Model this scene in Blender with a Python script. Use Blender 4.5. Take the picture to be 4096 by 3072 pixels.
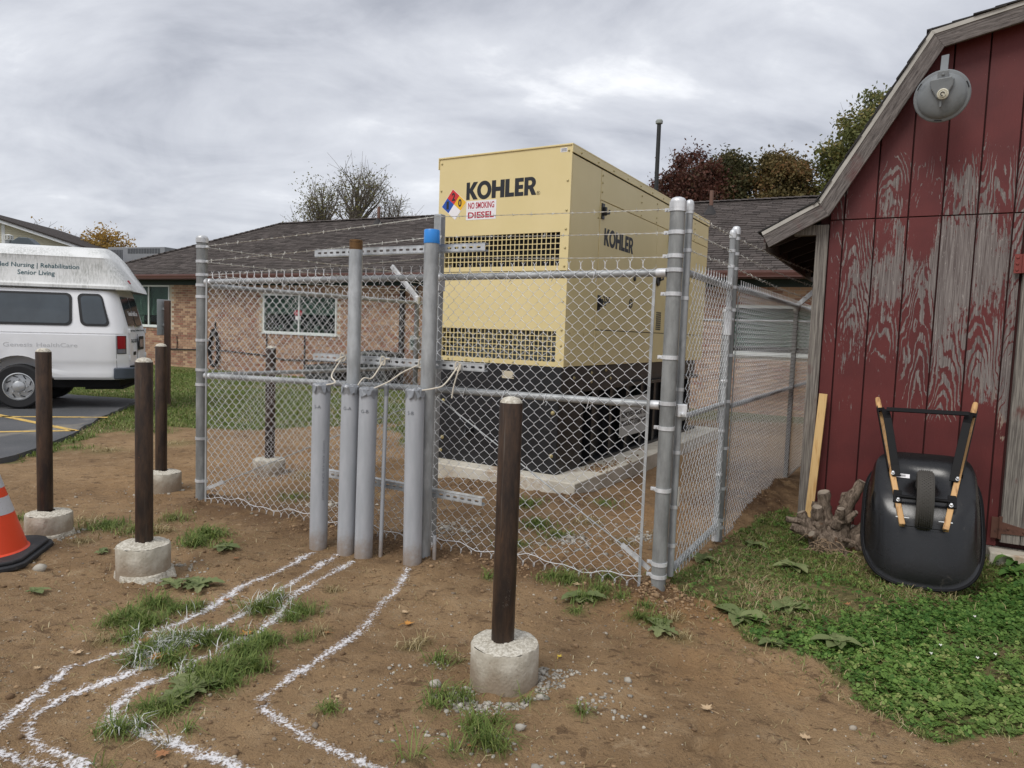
import bpy, bmesh, math, random
import numpy as np
from mathutils import Matrix, Vector
random.seed(7); rng = np.random.default_rng(7)
R = math.radians
for o in list(bpy.data.objects): bpy.data.objects.remove(o)
scene = bpy.context.scene
COL = scene.collection

# ------------------------------------------------------------------ camera
CAM_H, FPX, PITCH, ROLL = 1.62, 2820.0, R(4.2), R(2.1)
cam_d = bpy.data.cameras.new('camera'); cam = bpy.data.objects.new('camera', cam_d); COL.objects.link(cam)
cam_d.sensor_width = 36; cam_d.lens = FPX / 4096 * 36; cam_d.clip_start = .05; cam_d.clip_end = 2000
cam.matrix_world = Matrix.Translation((0, 0, CAM_H)) @ Matrix.Rotation(R(90) - PITCH, 4, 'X') @ Matrix.Rotation(ROLL, 4, 'Z')
scene.camera = cam
scene.view_settings.view_transform = 'Standard'; scene.view_settings.look = 'None'
scene.view_settings.gamma = 1; scene.view_settings.use_curve_mapping = False
scene.view_settings.exposure = 0.42
scene.render.engine = 'CYCLES'
scene.cycles.max_bounces = 5; scene.cycles.transparent_max_bounces = 24

# ------------------------------------------------------------------ sky: overcast cloud deck over a clear-sky base
SUN_DIR = Vector((-.55, -.62, 1.0)).normalized()
w = bpy.data.worlds.new('World'); scene.world = w; w.use_nodes = True
nt = w.node_tree; nt.nodes.clear(); N = nt.nodes.new; LK = nt.links.new
out = N('ShaderNodeOutputWorld'); bg = N('ShaderNodeBackground'); bg.inputs[1].default_value = .1
sky = N('ShaderNodeTexSky'); sky.sky_type = 'NISHITA'; sky.sun_disc = False
sky.sun_elevation = math.asin(SUN_DIR.z); sky.sun_rotation = math.atan2(SUN_DIR.x, SUN_DIR.y)
tc = N('ShaderNodeTexCoord'); sp = N('ShaderNodeSeparateXYZ'); LK(tc.outputs['Generated'], sp.inputs[0])
def wm(op, a, b=None, c=None):
    n = N('ShaderNodeMath'); n.operation = op
    for i, x in enumerate((a, b, c)):
        if x is None: continue
        if isinstance(x, (int, float)): n.inputs[i].default_value = x
        else: LK(x, n.inputs[i])
    return n.outputs[0]
zz = wm('ADD', wm('MAXIMUM', sp.outputs[2], 0.0), .34)
cx = wm('DIVIDE', sp.outputs[0], zz); cy = wm('DIVIDE', sp.outputs[1], zz)
cb = N('ShaderNodeCombineXYZ'); LK(cx, cb.inputs[0]); LK(cy, cb.inputs[1])
mp = N('ShaderNodeMapping'); LK(cb.outputs[0], mp.inputs[0]); mp.inputs['Rotation'].default_value = (0, 0, R(-38)); mp.inputs['Scale'].default_value = (1.15, 1.75, 1); mp.inputs['Location'].default_value = (3.3, 1.2, 0)
def wnoise(scale, detail, dist, rough=.55):
    n = N('ShaderNodeTexNoise'); n.inputs['Scale'].default_value = scale; n.inputs['Detail'].default_value = detail
    n.inputs['Distortion'].default_value = dist; n.inputs['Roughness'].default_value = rough; LK(mp.outputs[0], n.inputs['Vector']); return n.outputs['Fac']
n1 = wnoise(.95, 9, .7, .58); n2 = wnoise(2.9, 6, .5, .55); n3 = wnoise(.33, 2, .1, .5)
mixn = wm('ADD', wm('ADD', wm('MULTIPLY', n1, .6), wm('MULTIPLY', n2, .26)), wm('MULTIPLY', n3, .14))
rp = N('ShaderNodeValToRGB'); LK(mixn, rp.inputs[0])
e = rp.color_ramp.elements; e[0].position = .375; e[0].color = (.33, .345, .39, 1); e[1].position = .63; e[1].color = (.80, .81, .83, 1)
k = rp.color_ramp.elements.new(.45); k.color = (.44, .455, .50, 1)
k = rp.color_ramp.elements.new(.55); k.color = (.565, .58, .62, 1)
sc_ = N('ShaderNodeVectorMath'); sc_.operation = 'SCALE'; LK(rp.outputs[0], sc_.inputs[0]); sc_.inputs['Scale'].default_value = 10.4
mx = N('ShaderNodeMix'); mx.data_type = 'RGBA'; mx.inputs['Factor'].default_value = .93
LK(sky.outputs[0], mx.inputs['A']); LK(sc_.outputs[0], mx.inputs['B'])
LK(mx.outputs['Result'], bg.inputs[0]); LK(bg.outputs[0], out.inputs[0])

# ------------------------------------------------------------------ sun behind the clouds
sd_ = bpy.data.lights.new('sun', 'SUN'); sun = bpy.data.objects.new('sun', sd_); COL.objects.link(sun)
sd_.energy = 1.5; sd_.angle = R(28); sd_.color = (1, .965, .91)
sun.rotation_euler = (-SUN_DIR).to_track_quat('-Z', 'Y').to_euler()

# ------------------------------------------------------------------ helpers
def ray(u, v):
    a0, b0 = (u - 2048) / FPX, (v - 1536) / FPX
    c, s = math.cos(ROLL), math.sin(ROLL)
    a, b = a0 * c + b0 * s, -a0 * s + b0 * c
    return Vector((a, math.cos(PITCH) - math.sin(PITCH) * b, -math.sin(PITCH) - math.cos(PITCH) * b))
def gp(u, v, z=0.):          # survey helper: the ground point seen at photograph coordinate u, v
    r = ray(u, v); t = (z - CAM_H) / r.z
    return Vector((0, 0, CAM_H)) + r * t
def fbm2(x, y, seed=0, octaves=4, scale=1.0, gain=.5):
    """vectorised value noise, about -1..1"""
    x = np.asarray(x, float) * scale; y = np.asarray(y, float) * scale
    tot = np.zeros(np.broadcast(x, y).shape); amp = 1.; norm = 0.
    for o in range(octaves):
        xi = np.floor(x).astype(np.int64); yi = np.floor(y).astype(np.int64); fx = x - xi; fy = y - yi
        fx = fx * fx * (3 - 2 * fx); fy = fy * fy * (3 - 2 * fy)
        def h(i, j):
            n = (i * 374761393 + j * 668265263 + (seed + o) * 974634341) & 0xffffffff
            n = ((n ^ (n >> 13)) * 1274126177) & 0xffffffff
            return ((n ^ (n >> 16)) & 0xffff) / 32767.5 - 1
        v = (h(xi, yi) * (1 - fx) + h(xi + 1, yi) * fx) * (1 - fy) + (h(xi, yi + 1) * (1 - fx) + h(xi + 1, yi + 1) * fx) * fy
        tot += v * amp; norm += amp; amp *= gain; x = x * 2.03 + 17.1; y = y * 2.03 + 5.3
    return tot / norm

class MB:
    """collects shapes for one mesh"""
    def __init__(s): s.v = []; s.f = []; s.attr = []
    def add(s, vs, fs, a=0.):
        o = len(s.v); s.v += [tuple(p) for p in vs]; s.f += [tuple(i + o for i in f) for f in fs]; s.attr += [a] * len(vs); return s
    def box(s, c, d, rot=None, a=0.):
        vs = [Vector((x * d[0] / 2, y * d[1] / 2, z * d[2] / 2)) for x in (-1, 1) for y in (-1, 1) for z in (-1, 1)]
        if rot is not None: vs = [rot @ p for p in vs]
        c = Vector(c); vs = [p + c for p in vs]
        return s.add(vs, [(0, 1, 3, 2), (4, 6, 7, 5), (0, 4, 5, 1), (2, 3, 7, 6), (0, 2, 6, 4), (1, 5, 7, 3)], a)
    def bx(s, x0, x1, y0, y1, z0, z1, a=0.): return s.box(((x0 + x1) / 2, (y0 + y1) / 2, (z0 + z1) / 2), (x1 - x0, y1 - y0, z1 - z0), None, a)
    def beam(s, p, q, w, h, up=(0, 0, 1)):
        p, q = Vector(p), Vector(q); d = (q - p); L = d.length; d = d / L; u = Vector(up); r = d.cross(u).normalized(); u = r.cross(d)
        m = Matrix((d, r, u)).transposed(); return s.box((p + q) / 2, (L, w, h), m)
    def tube(s, path, r, n=8, cap=True, closed=False, a=0.):
        path = [Vector(p) for p in path]; m = len(path); rs = r if isinstance(r, (list, tuple)) else [r] * m
        t0 = (path[1] - path[0]).normalized(); up = Vector((0, 0, 1)) if abs(t0.z) < .9 else Vector((1, 0, 0)); x = t0.cross(up).normalized()
        vs = []
        for i, p in enumerate(path):
            if closed: t = (path[(i + 1) % m] - path[i - 1]).normalized()
            else: t = (path[min(i + 1, m - 1)] - path[max(i - 1, 0)]).normalized()
            x = (x - t * x.dot(t)); x = x.normalized() if x.length > 1e-6 else t.orthogonal().normalized(); y = t.cross(x)
            for k in range(n):
                an = 2 * math.pi * k / n; vs.append(p + (x * math.cos(an) + y * math.sin(an)) * rs[i])
        fs = []
        for i in range(m if closed else m - 1):
            j = (i + 1) % m
            for k in range(n): k2 = (k + 1) % n; fs.append((i * n + k, i * n + k2, j * n + k2, j * n + k))
        if cap and not closed: fs.append(tuple(range(n - 1, -1, -1))); fs.append(tuple((m - 1) * n + k for k in range(n)))
        return s.add(vs, fs, a)
    def lathe(s, prof, n=24, c=(0, 0, 0), ax=None, cap=True, a=0.):
        c = Vector(c); vs = []; fs = []; m = len(prof)
        for (r, z) in prof:
            for k in range(n):
                an = 2 * math.pi * k / n; p = Vector((r * math.cos(an), r * math.sin(an), z)); vs.append((ax @ p if ax is not None else p) + c)
        for i in range(m - 1):
            for k in range(n): k2 = (k + 1) % n; fs.append((i * n + k, i * n + k2, (i + 1) * n + k2, (i + 1) * n + k))
        if cap: fs.append(tuple(range(n - 1, -1, -1))); fs.append(tuple((m - 1) * n + k for k in range(n)))
        return s.add(vs, fs, a)
    def prism(s, poly, o, ex, ey, ez, th):
        """polygon (2-D list) in plane o + ex, ey, given thickness th along ez"""
        o, ex, ey, ez = Vector(o), Vector(ex), Vector(ey), Vector(ez); n = len(poly)
        vs = [o + ex * p[0] + ey * p[1] for p in poly] + [o + ex * p[0] + ey * p[1] + ez * th for p in poly]
        fs = [tuple(range(n - 1, -1, -1)), tuple(range(n, 2 * n))] + [(i, (i + 1) % n, n + (i + 1) % n, n + i) for i in range(n)]
        return s.add(vs, fs)
    def mesh(s, name, attr=None):
        m = bpy.data.meshes.new(name); m.from_pydata(s.v, [], s.f); m.update()
        if attr: a = m.attributes.new(attr, 'FLOAT', 'POINT'); a.data.foreach_set('value', s.attr)
        return m
def smooth_mesh(m, ang=35):
    m.polygons.foreach_set('use_smooth', [True] * len(m.polygons))
    try: m.set_sharp_from_angle(angle=R(ang))
    except Exception: pass
def fix_normals(m):
    b = bmesh.new(); b.from_mesh(m); bmesh.ops.recalc_face_normals(b, faces=b.faces); b.to_mesh(m); b.free()
def obj(name, mb, mat, parent=None, smooth=True, attr=None, bevel=0, kind=None, normals=True):
    m = mb.mesh(name, attr) if isinstance(mb, MB) else mb
    if normals and isinstance(mb, MB): fix_normals(m)
    if smooth: smooth_mesh(m)
    if mat is not None and not m.materials: m.materials.append(mat)
    o = bpy.data.objects.new(name, m); COL.objects.link(o)
    if parent is not None: o.parent = parent
    if bevel:
        b = o.modifiers.new('bevel', 'BEVEL'); b.width = bevel; b.segments = 2; b.limit_method = 'ANGLE'; b.angle_limit = R(40); b.harden_normals = False
    if kind: o['kind'] = kind
    return o
def npmesh(name, verts, faces, mat, parent=None, smooth=True, kind=None, attrs=None):
    """verts (n,3), faces (m,k) numpy"""
    m = bpy.data.meshes.new(name); k = faces.shape[1]
    m.vertices.add(len(verts)); m.vertices.foreach_set('co', np.ascontiguousarray(verts, np.float32).ravel())
    m.loops.add(faces.size); m.loops.foreach_set('vertex_index', np.ascontiguousarray(faces, np.int32).ravel())
    m.polygons.add(len(faces)); m.polygons.foreach_set('loop_start', np.arange(0, faces.size, k, dtype=np.int32))
    m.update(calc_edges=True)
    if smooth: m.polygons.foreach_set('use_smooth', np.ones(len(faces), bool))
    for a, val in (attrs or {}).items():
        at = m.attributes.new(a, 'FLOAT', 'POINT'); at.data.foreach_set('value', np.ascontiguousarray(val, np.float32))
    m.materials.append(mat); o = bpy.data.objects.new(name, m); COL.objects.link(o)
    if parent is not None: o.parent = parent
    if kind: o['kind'] = kind
    return o
def thing(name, label, cat, loc=(0, 0, 0), rz=0., group=None, mat=None):
    o = bpy.data.objects.new(name, None); COL.objects.link(o); o.empty_display_size = .1
    if mat is not None: o.matrix_world = mat
    else: o.location = loc; o.rotation_euler = (0, 0, rz)
    o['label'] = label; o['category'] = cat
    if group: o['group'] = group
    return o
def tag(o, label, cat, group=None):
    o['label'] = label; o['category'] = cat
    if group: o['group'] = group
    return o
def struct(o): o['kind'] = 'structure'; return o
def frame(o, ex, ey, ez):
    m = Matrix((Vector(ex), Vector(ey), Vector(ez))).transposed().to_4x4(); m.translation = Vector(o); return m
def text_mesh(txt, size, bold=0., font_scale_x=1., depth=.0015, align='LEFT'):
    c = bpy.data.curves.new('t', 'FONT'); c.body = txt; c.size = size; c.offset = bold; c.extrude = depth; c.align_x = align; c.resolution_u = 3
    o = bpy.data.objects.new('t', c); COL.objects.link(o); bpy.context.view_layer.update()
    m = bpy.data.meshes.new_from_object(o.evaluated_get(bpy.context.evaluated_depsgraph_get()))
    bpy.data.objects.remove(o); bpy.data.curves.remove(c)
    m.transform(Matrix.Diagonal((font_scale_x, 1, 1, 1))); return m
def fit_text(txt, o, ex, ey, ez, x0, x1, y0, y1, mat, name, parent, bold=.0, depth=.0015):
    """lettering stretched into the rectangle x0..x1, y0..y1 of the plane o, ex, ey"""
    m = text_mesh(txt, 1., bold, depth=.5)
    co = np.zeros(len(m.vertices) * 3, np.float32); m.vertices.foreach_get('co', co); co = co.reshape(-1, 3)
    a, b = co.min(0), co.max(0); q = (co - a) / np.maximum(b - a, 1e-6)
    P = np.array(o)[None] + np.outer(x0 + q[:, 0] * (x1 - x0), np.array(ex)) + np.outer(y0 + q[:, 1] * (y1 - y0), np.array(ey)) + np.outer(q[:, 2] * depth, np.array(ez))
    m.vertices.foreach_set('co', P.astype(np.float32).ravel()); m.update()
    m.materials.clear(); m.materials.append(mat); m.name = name
    ob = bpy.data.objects.new(name, m); COL.objects.link(ob); ob.parent = parent; return ob

# ------------------------------------------------------------------ materials
def srgb(r, g, b):
    f = lambda c: (c / 255 / 12.92) if c <= 10 else ((c / 255 + .055) / 1.055) ** 2.4
    return (f(r), f(g), f(b))
class NT:
    def __init__(s, name):
        s.m = bpy.data.materials.new(name); s.m.use_nodes = True; s.t = s.m.node_tree; s.b = s.t.nodes['Principled BSDF']; s.co = None
    def n(s, typ, **kw):
        x = s.t.nodes.new(typ)
        for k, v in kw.items(): setattr(x, k, v)
        return x
    def l(s, a, b): s.t.links.new(a, b)
    def coord(s, kind='Object'):
        t = s.n('ShaderNodeTexCoord'); return t.outputs[kind]
    def val(s, sock, x):
        if isinstance(x, (int, float)): sock.default_value = x
        elif isinstance(x, tuple): sock.default_value = (*x, 1) if len(x) == 3 else x
        else: s.l(x, sock)
    def map(s, vec, scale=(1, 1, 1), loc=(0, 0, 0), rot=(0, 0, 0)):
        p = s.n('ShaderNodeMapping'); s.l(vec, p.inputs[0]); p.inputs['Scale'].default_value = scale; p.inputs['Location'].default_value = loc; p.inputs['Rotation'].default_value = rot; return p.outputs[0]
    def noise(s, vec, scale=5., detail=4., rough=.55, dist=0.):
        p = s.n('ShaderNodeTexNoise'); s.l(vec, p.inputs['Vector']); p.inputs['Scale'].default_value = scale; p.inputs['Detail'].default_value = detail
        p.inputs['Roughness'].default_value = rough; p.inputs['Distortion'].default_value = dist; return p.outputs['Fac']
    def voro(s, vec, scale, feature='F1', out='Distance'):
        p = s.n('ShaderNodeTexVoronoi'); p.feature = feature; s.l(vec, p.inputs['Vector']); p.inputs['Scale'].default_value = scale; return p.outputs[out]
    def math(s, op, a, b=None, c=None, clamp=False):
        p = s.n('ShaderNodeMath', operation=op); p.use_clamp = clamp
        for i, x in enumerate((a, b, c)):
            if x is not None: s.val(p.inputs[i], x)
        return p.outputs[0]
    def step(s, x, lo, hi, smooth=True):
        p = s.n('ShaderNodeMapRange'); p.interpolation_type = 'SMOOTHSTEP' if smooth else 'LINEAR'; s.val(p.inputs[0], x)
        p.inputs[1].default_value = lo; p.inputs[2].default_value = hi; return p.outputs[0]
    def mix(s, f, a, b, mode='MIX'):
        p = s.n('ShaderNodeMix', data_type='RGBA', blend_type=mode); s.val(p.inputs['Factor'], f); s.val(p.inputs['A'], a); s.val(p.inputs['B'], b); return p.outputs['Result']
    def attr(s, name):
        p = s.n('ShaderNodeAttribute'); p.attribute_name = name; return p.outputs['Fac']
    def bump(s, h, strength=.3, dist=.01):
        p = s.n('ShaderNodeBump'); p.inputs['Strength'].default_value = strength; p.inputs['Distance'].default_value = dist; s.l(h, p.inputs['Height']); s.l(p.outputs[0], s.b.inputs['Normal'])
    def set(s, col=None, rough=None, metal=None, spec=None):
        for k, x in (('Base Color', col), ('Roughness', rough), ('Metallic', metal), ('Specular IOR Level', spec)):
            if x is not None: s.val(s.b.inputs[k], x)
        return s.m
def mat(name, col, rough=.6, metal=0., layers=(), bump=None, spec=None, vari=.08, vscale=3., coord='Object'):
    """layers: (colour, noise scale, low, high, stretch) painted one over another"""
    t = NT(name); c = t.coord(coord); base = col
    if vari:
        f = t.noise(c, vscale, 5); base = t.mix(t.step(f, .3, .7), tuple(x * (1 - vari) for x in col), tuple(min(1, x * (1 + vari)) for x in col))
    rr = rough
    for (lc, sc, lo, hi, st) in layers:
        f = t.step(t.noise(t.map(c, st), sc, 6, .6), lo, hi); base = t.mix(f, base, lc)
    if bump: t.bump(t.noise(t.map(c, bump[3] if len(bump) > 3 else (1, 1, 1)), bump[0], 6, .6), bump[1], bump[2] if len(bump) > 2 else .004)
    return t.set(base, rr, metal, spec)

# ================================================================== GROUND
def in_poly(x, y, poly):
    x = np.asarray(x); y = np.asarray(y); c = np.zeros(x.shape, bool); n = len(poly)
    for i in range(n):
        x0, y0 = poly[i]; x1, y1 = poly[(i + 1) % n]
        if y0 == y1: continue
        m = ((y0 > y) != (y1 > y)) & (x < (x1 - x0) * (y - y0) / (y1 - y0) + x0); c ^= m
    return c
def gl(pts): return [tuple(gp(u, v)[:2]) for u, v in pts]
FARLAWN = gl([(40, 1850), (93, 1830), (186, 1811), (332, 1764), (424, 1731), (550, 1724), (637, 1698), (782, 1705), (1000, 1712), (1250, 1706), (1560, 1690)]) + [(-1.25, 9.3), (.6, 12.2), (2.2, 14.2), (60, 12), (300, 12), (300, 320), (-300, 320), (-300, 7), (-8, 7)]
LAWN = gl([(2640, 2330), (2660, 2352), (2716, 2398), (2800, 2415), (2856, 2440), (2898, 2463), (2930, 2509), (3019, 2570), (3120, 2590), (3237, 2621), (3298, 2657), (3391, 2768), (3527, 2826), (3685, 2899), (3848, 2946), (3974, 2931), (4096, 2936)]) + [(4.2, 2.3), (9, 1.8), (9, 5), (3.75, 5.25), (2.62, 5.86)] + gl([(3170, 2060), (3050, 2090), (2960, 2120), (2890, 2170), (2680, 2330)])
CLOVER = gl([(3250, 2480), (3000, 2520), (3050, 2575), (3237, 2621), (3320, 2640), (3391, 2768), (3527, 2826), (3685, 2899), (3848, 2940), (3974, 2925), (4096, 2930)]) + [(4.0, 2.4), (4.6, 4.2)] + gl([(4096, 2300), (3930, 2330), (3820, 2400), (3560, 2400), (3440, 2440)])
# tufts: u, v, radius m, blades, height, lean, kind
TUFTS = [(430, 2095, .22, 330, .07, .7, 0), (540, 2120, .16, 220, .07, .8, 0), (350, 2080, .2, 120, .06, .9, 1), (690, 2070, .16, 200, .06, .8, 0), (640, 2120, .12, 150, .06, .8, 1),
 (830, 2140, .17, 520, .085, .45, 0), (780, 2170, .12, 260, .08, .5, 0), (900, 2180, .1, 160, .05, .9, 0),
 (620, 2420, .1, 260, .09, .8, 0), (530, 2470, .12, 300, .08, .95, 0), (450, 2500, .1, 170, .07, 1.0, 0), (590, 2500, .11, 260, .08, .8, 0), (700, 2440, .12, 230, .07, .8, 0), (780, 2425, .1, 140, .06, .8, 0), (520, 2550, .1, 170, .07, .9, 0), (420, 2560, .07, 60, .06, 1., 1),
 (640, 2590, .12, 330, .08, .8, 0), (720, 2570, .12, 300, .08, .8, 0), (800, 2560, .11, 260, .08, .8, 0), (560, 2640, .1, 240, .08, .8, 0), (900, 2540, .1, 150, .07, .8, 0), (690, 2640, .1, 200, .07, .9, 0),
 (980, 2600, .13, 380, .08, .7, 0), (1060, 2560, .12, 330, .08, .7, 0), (1000, 2660, .11, 320, .08, .8, 0), (880, 2680, .13, 360, .08, .85, 0), (820, 2720, .11, 260, .08, .9, 0), (900, 2730, .1, 200, .07, .9, 0), (760, 2680, .08, 130, .06, .9, 0),
 (600, 2830, .1, 170, .07, .9, 0), (680, 2840, .09, 150, .06, .9, 0), (720, 2790, .08, 120, .06, .9, 0),
 (470, 2930, .09, 190, .07, .8, 0), (560, 2905, .06, 90, .06, .8, 0), (740, 2925, .05, 26, .09, .9, 0), (660, 2960, .05, 22, .08, .9, 1), (430, 3055, .05, 14, .11, .9, 0),
 (1040, 2430, .12, 330, .08, .7, 0), (1100, 2390, .1, 200, .07, .8, 0), (1210, 2440, .12, 230, .08, .8, 0), (1160, 2470, .08, 120, .07, .8, 0), (1280, 2510, .07, 60, .06, .9, 1), (1210, 2540, .08, 70, .06, .9, 0), (1330, 2350, .06, 50, .05, .9, 1),
 (1640, 2575, .08, 60, .06, .9, 1), (1690, 2555, .06, 40, .06, .9, 1), (1320, 2845, .045, 70, .06, .6, 0), (1660, 3020, .06, 24, .11, .9, 0), (1820, 3000, .05, 22, .1, .8, 0), (1760, 2640, .09, 80, .07, .9, 0), (1830, 2630, .06, 40, .06, .9, 1),
 (1940, 2960, .08, 130, .1, .75, 0), (1900, 2900, .08, 110, .09, .8, 0), (1990, 2990, .07, 70, .09, .8, 0), (1980, 2880, .06, 50, .08, .8, 0), (1760, 2790, .08, 80, .08, .9, 0), (1860, 2790, .07, 70, .08, .9, 0), (1740, 2830, .08, 60, .07, .9, 0), (2110, 2800, .04, 26, .09, .7, 0), (2330, 2840, .06, 50, .06, .8, 0), (2060, 2540, .05, 26, .06, .9, 1),
 (2330, 2400, .12, 230, .07, .9, 0), (2270, 2330, .14, 300, .07, .85, 0), (2400, 2370, .13, 220, .06, .9, 0), (2200, 2320, .1, 150, .06, .9, 0), (2430, 2320, .1, 120, .06, .9, 0), (2480, 2400, .08, 90, .05, .9, 0), (1950, 2310, .05, 50, .07, .8, 0), (2300, 2440, .08, 80, .05, 1., 0),
 (2560, 2470, .1, 120, .07, .8, 0), (2640, 2490, .09, 110, .07, .8, 0), (2580, 2440, .06, 60, .06, .8, 0), (2700, 2470, .07, 60, .05, .9, 1), (2720, 2540, .1, 90, .05, 1., 1),
 (2150, 2090, .2, 330, .07, .9, 0), (2100, 2020, .2, 300, .07, .9, 0), (2230, 2130, .18, 220, .06, .9, 0), (2060, 2170, .16, 200, .06, .9, 0), (2350, 2080, .16, 90, .05, .9, 1), (2500, 2160, .12, 80, .05, .9, 1), (2420, 2020, .2, 120, .06, .9, 0),
 (1430, 1980, .2, 90, .06, .9, 1), (1180, 1990, .25, 150, .06, .9, 0), (1250, 1900, .25, 120, .06, .9, 1), (330, 2160, .1, 60, .05, .9, 1), (220, 2120, .1, 70, .05, .9, 0), (100, 2070, .15, 90, .06, .9, 0), (600, 1720, .4, 350, .06, .8, 0), (700, 1770, .3, 90, .05, .9, 1), (300, 1790, .3, 160, .06, .8, 0), (420, 1800, .25, 90, .06, .8, 1)]
TW = [(gp(t[0], t[1]), *t[2:]) for t in TUFTS]
FC = Vector((.97, 4.36, 0)); FDIR = Vector((math.cos(R(153.5)), math.sin(R(153.5)), 0)); RDIR = Vector((math.cos(R(59.6)), math.sin(R(59.6)), 0)); FLEN = 4.15
def seg_dist(x, y, a, b):
    ax, ay = a[0], a[1]; dx, dy = b[0] - ax, b[1] - ay; L2 = dx * dx + dy * dy
    t = np.clip(((x - ax) * dx + (y - ay) * dy) / L2, 0, 1); return np.hypot(x - ax - t * dx, y - ay - t * dy)
SHED_A = Vector((2.514, 5.949, 0)); SHED_ANG = R(-29)
FL = FC + FDIR * FLEN
_pr = random.Random(17); PRINTS = [(_pr.uniform(-3.4, 2.3), _pr.uniform(2.1, 4.6), _pr.uniform(0, 6.28), _pr.uniform(.09, .15), _pr.uniform(.006, .016)) for _ in range(46)] + [(_pr.uniform(.5, 1.9), _pr.uniform(2.4, 3.8), _pr.uniform(.3, 1.2), _pr.uniform(.09, .14), _pr.uniform(.01, .018)) for _ in range(14)]
def hgt(x, y):
    x = np.asarray(x, float); y = np.asarray(y, float)
    near = np.clip(1.4 - np.hypot(x, y - 4) / 14, 0, 1)
    h = .016 * fbm2(x, y, 3, 2, .7) + near * (.016 * fbm2(x, y, 5, 3, 2.2) + .015 * fbm2(x, y, 9, 4, 7.) + .011 * np.clip(fbm2(x, y, 19, 3, 16.) - .05, 0, 1) * (fbm2(x, y, 23, 2, 1.3) > -.1) * 2.2 - .014 * np.clip(fbm2(x, y, 29, 2, 4.5) - .42, 0, 1) * 2.)
    dug = np.exp(-(seg_dist(x, y, FC, FL) / .26) ** 2)
    rough = fbm2(x, y, 21, 4, 11.)
    h = h + dug * (.028 + .028 * rough)
    for (cx, cy, rr, a) in ((.99, 4.33, .3, .035), (2.25, 6.75, .55, .12), (2.75, 7.7, .6, .12), (1.95, 6.2, .35, .045), (.6, 6.75, .5, .05), (-.4, 7.2, .5, .05), (-2.68, 6.15, .3, .03), (-.55, 4.75, .4, .02)):
        g = np.exp(-(((x - cx) ** 2 + (y - cy) ** 2) / rr ** 2)); h = h + g * a * (1 + .55 * rough)
    ws = (x - SHED_A.x) * math.sin(SHED_ANG) - (y - SHED_A.y) * math.cos(SHED_ANG)   # distance in front of the shed wall
    hs = np.clip(1 - np.abs(ws) / .9, 0, 1) * np.clip((x - 2.2) / .6, 0, 1); h = h + .05 * hs * hs * (3 - 2 * hs)
    for (cx, cy, an, L, d) in PRINTS:
        ca, sa = math.cos(an), math.sin(an); a = (x - cx) * ca + (y - cy) * sa; b = -(x - cx) * sa + (y - cy) * ca; q = (a / L) ** 2 + (b / (L * .42)) ** 2
        h = h - d * np.exp(-q ** 2) + d * .5 * np.exp(-((np.sqrt(q) - 1.35) / .3) ** 2)
    return h - .015
def H(x, y): return float(hgt(np.array([x]), np.array([y]))[0])
def G(u, v):
    p = gp(u, v); z = H(p.x, p.y); p = gp(u, v, z); return Vector((p.x, p.y, H(p.x, p.y)))

def spread(dense0, dense1, step, lo, hi, grow=1.06):
    xs = list(np.arange(dense0, dense1 + 1e-6, step)); s = step; x = xs[-1]
    while x < hi: s *= grow; x += s; xs.append(x)
    s = step; x = xs[0]; left = []
    while x > lo: s *= grow; x -= s; left.append(x)
    return np.array(left[::-1] + xs)
gx = spread(-4.2, 4.6, .024, -420, 420); gy = spread(1.6, 7.4, .024, -40, 520)
X, Y = np.meshgrid(gx, gy); Z = hgt(X, Y)
wx = X + .10 * fbm2(X, Y, 31, 3, 3.) ; wy = Y + .10 * fbm2(X, Y, 37, 3, 3.)
farw = np.clip((Y - 6) / 6, 0, 1)
lawn = in_poly(wx, wy, LAWN).astype(float)
fl = in_poly(X + (.1 + .35 * farw) * fbm2(X, Y, 31, 3, 1.6), Y + (.1 + .3 * farw) * fbm2(X, Y, 37, 3, 1.6), FARLAWN).astype(float)
gm = np.maximum(lawn * .75, fl * .95)
for (p, rad, nb, hh, ln, kd) in TW: gm = np.maximum(gm, .45 * np.clip(1.25 - np.hypot(X - p.x, Y - p.y) / max(rad, .05), 0, 1))
dark = np.exp(-(seg_dist(X, Y, FC, FL) / .30) ** 2) * .8
for (cx, cy, rr, a) in ((2.25, 6.75, .7, 1.), (2.75, 7.7, .8, 1.), (3.1, 8.8, .8, 1.), (.6, 6.8, .55, .8), (-.4, 7.3, .55, .8), (1.4, 8.1, .5, .7), (-1.4, 6.3, .9, .5), (-.2, 6.1, .7, .4)):
    dark = np.maximum(dark, a * np.exp(-(((X - cx) ** 2 + (Y - cy) ** 2) / rr ** 2)))
orange = np.zeros_like(X)
for (cx, cy, rr, a) in ((1.0, 4.25, .42, 1.), (1.25, 4.0, .3, .7), (.6, 5.3, .6, .5), (.45, 4.9, .45, .5), (1.5, 6.3, .6, .7), (-2.4, 8.4, 1.5, .45), (-3.2, 7.2, 1.2, .35), (1.05, 3.45, .3, .35), (1.35, 3.3, .2, .4)):
    orange = np.maximum(orange, a * np.exp(-(((X - cx) ** 2 + (Y - cy) ** 2) / rr ** 2)))
nx_, ny_ = len(gx), len(gy)
ii = np.arange(nx_ * ny_).reshape(ny_, nx_); F = np.stack([ii[:-1, :-1], ii[:-1, 1:], ii[1:, 1:], ii[1:, :-1]], -1).reshape(-1, 4)

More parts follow.
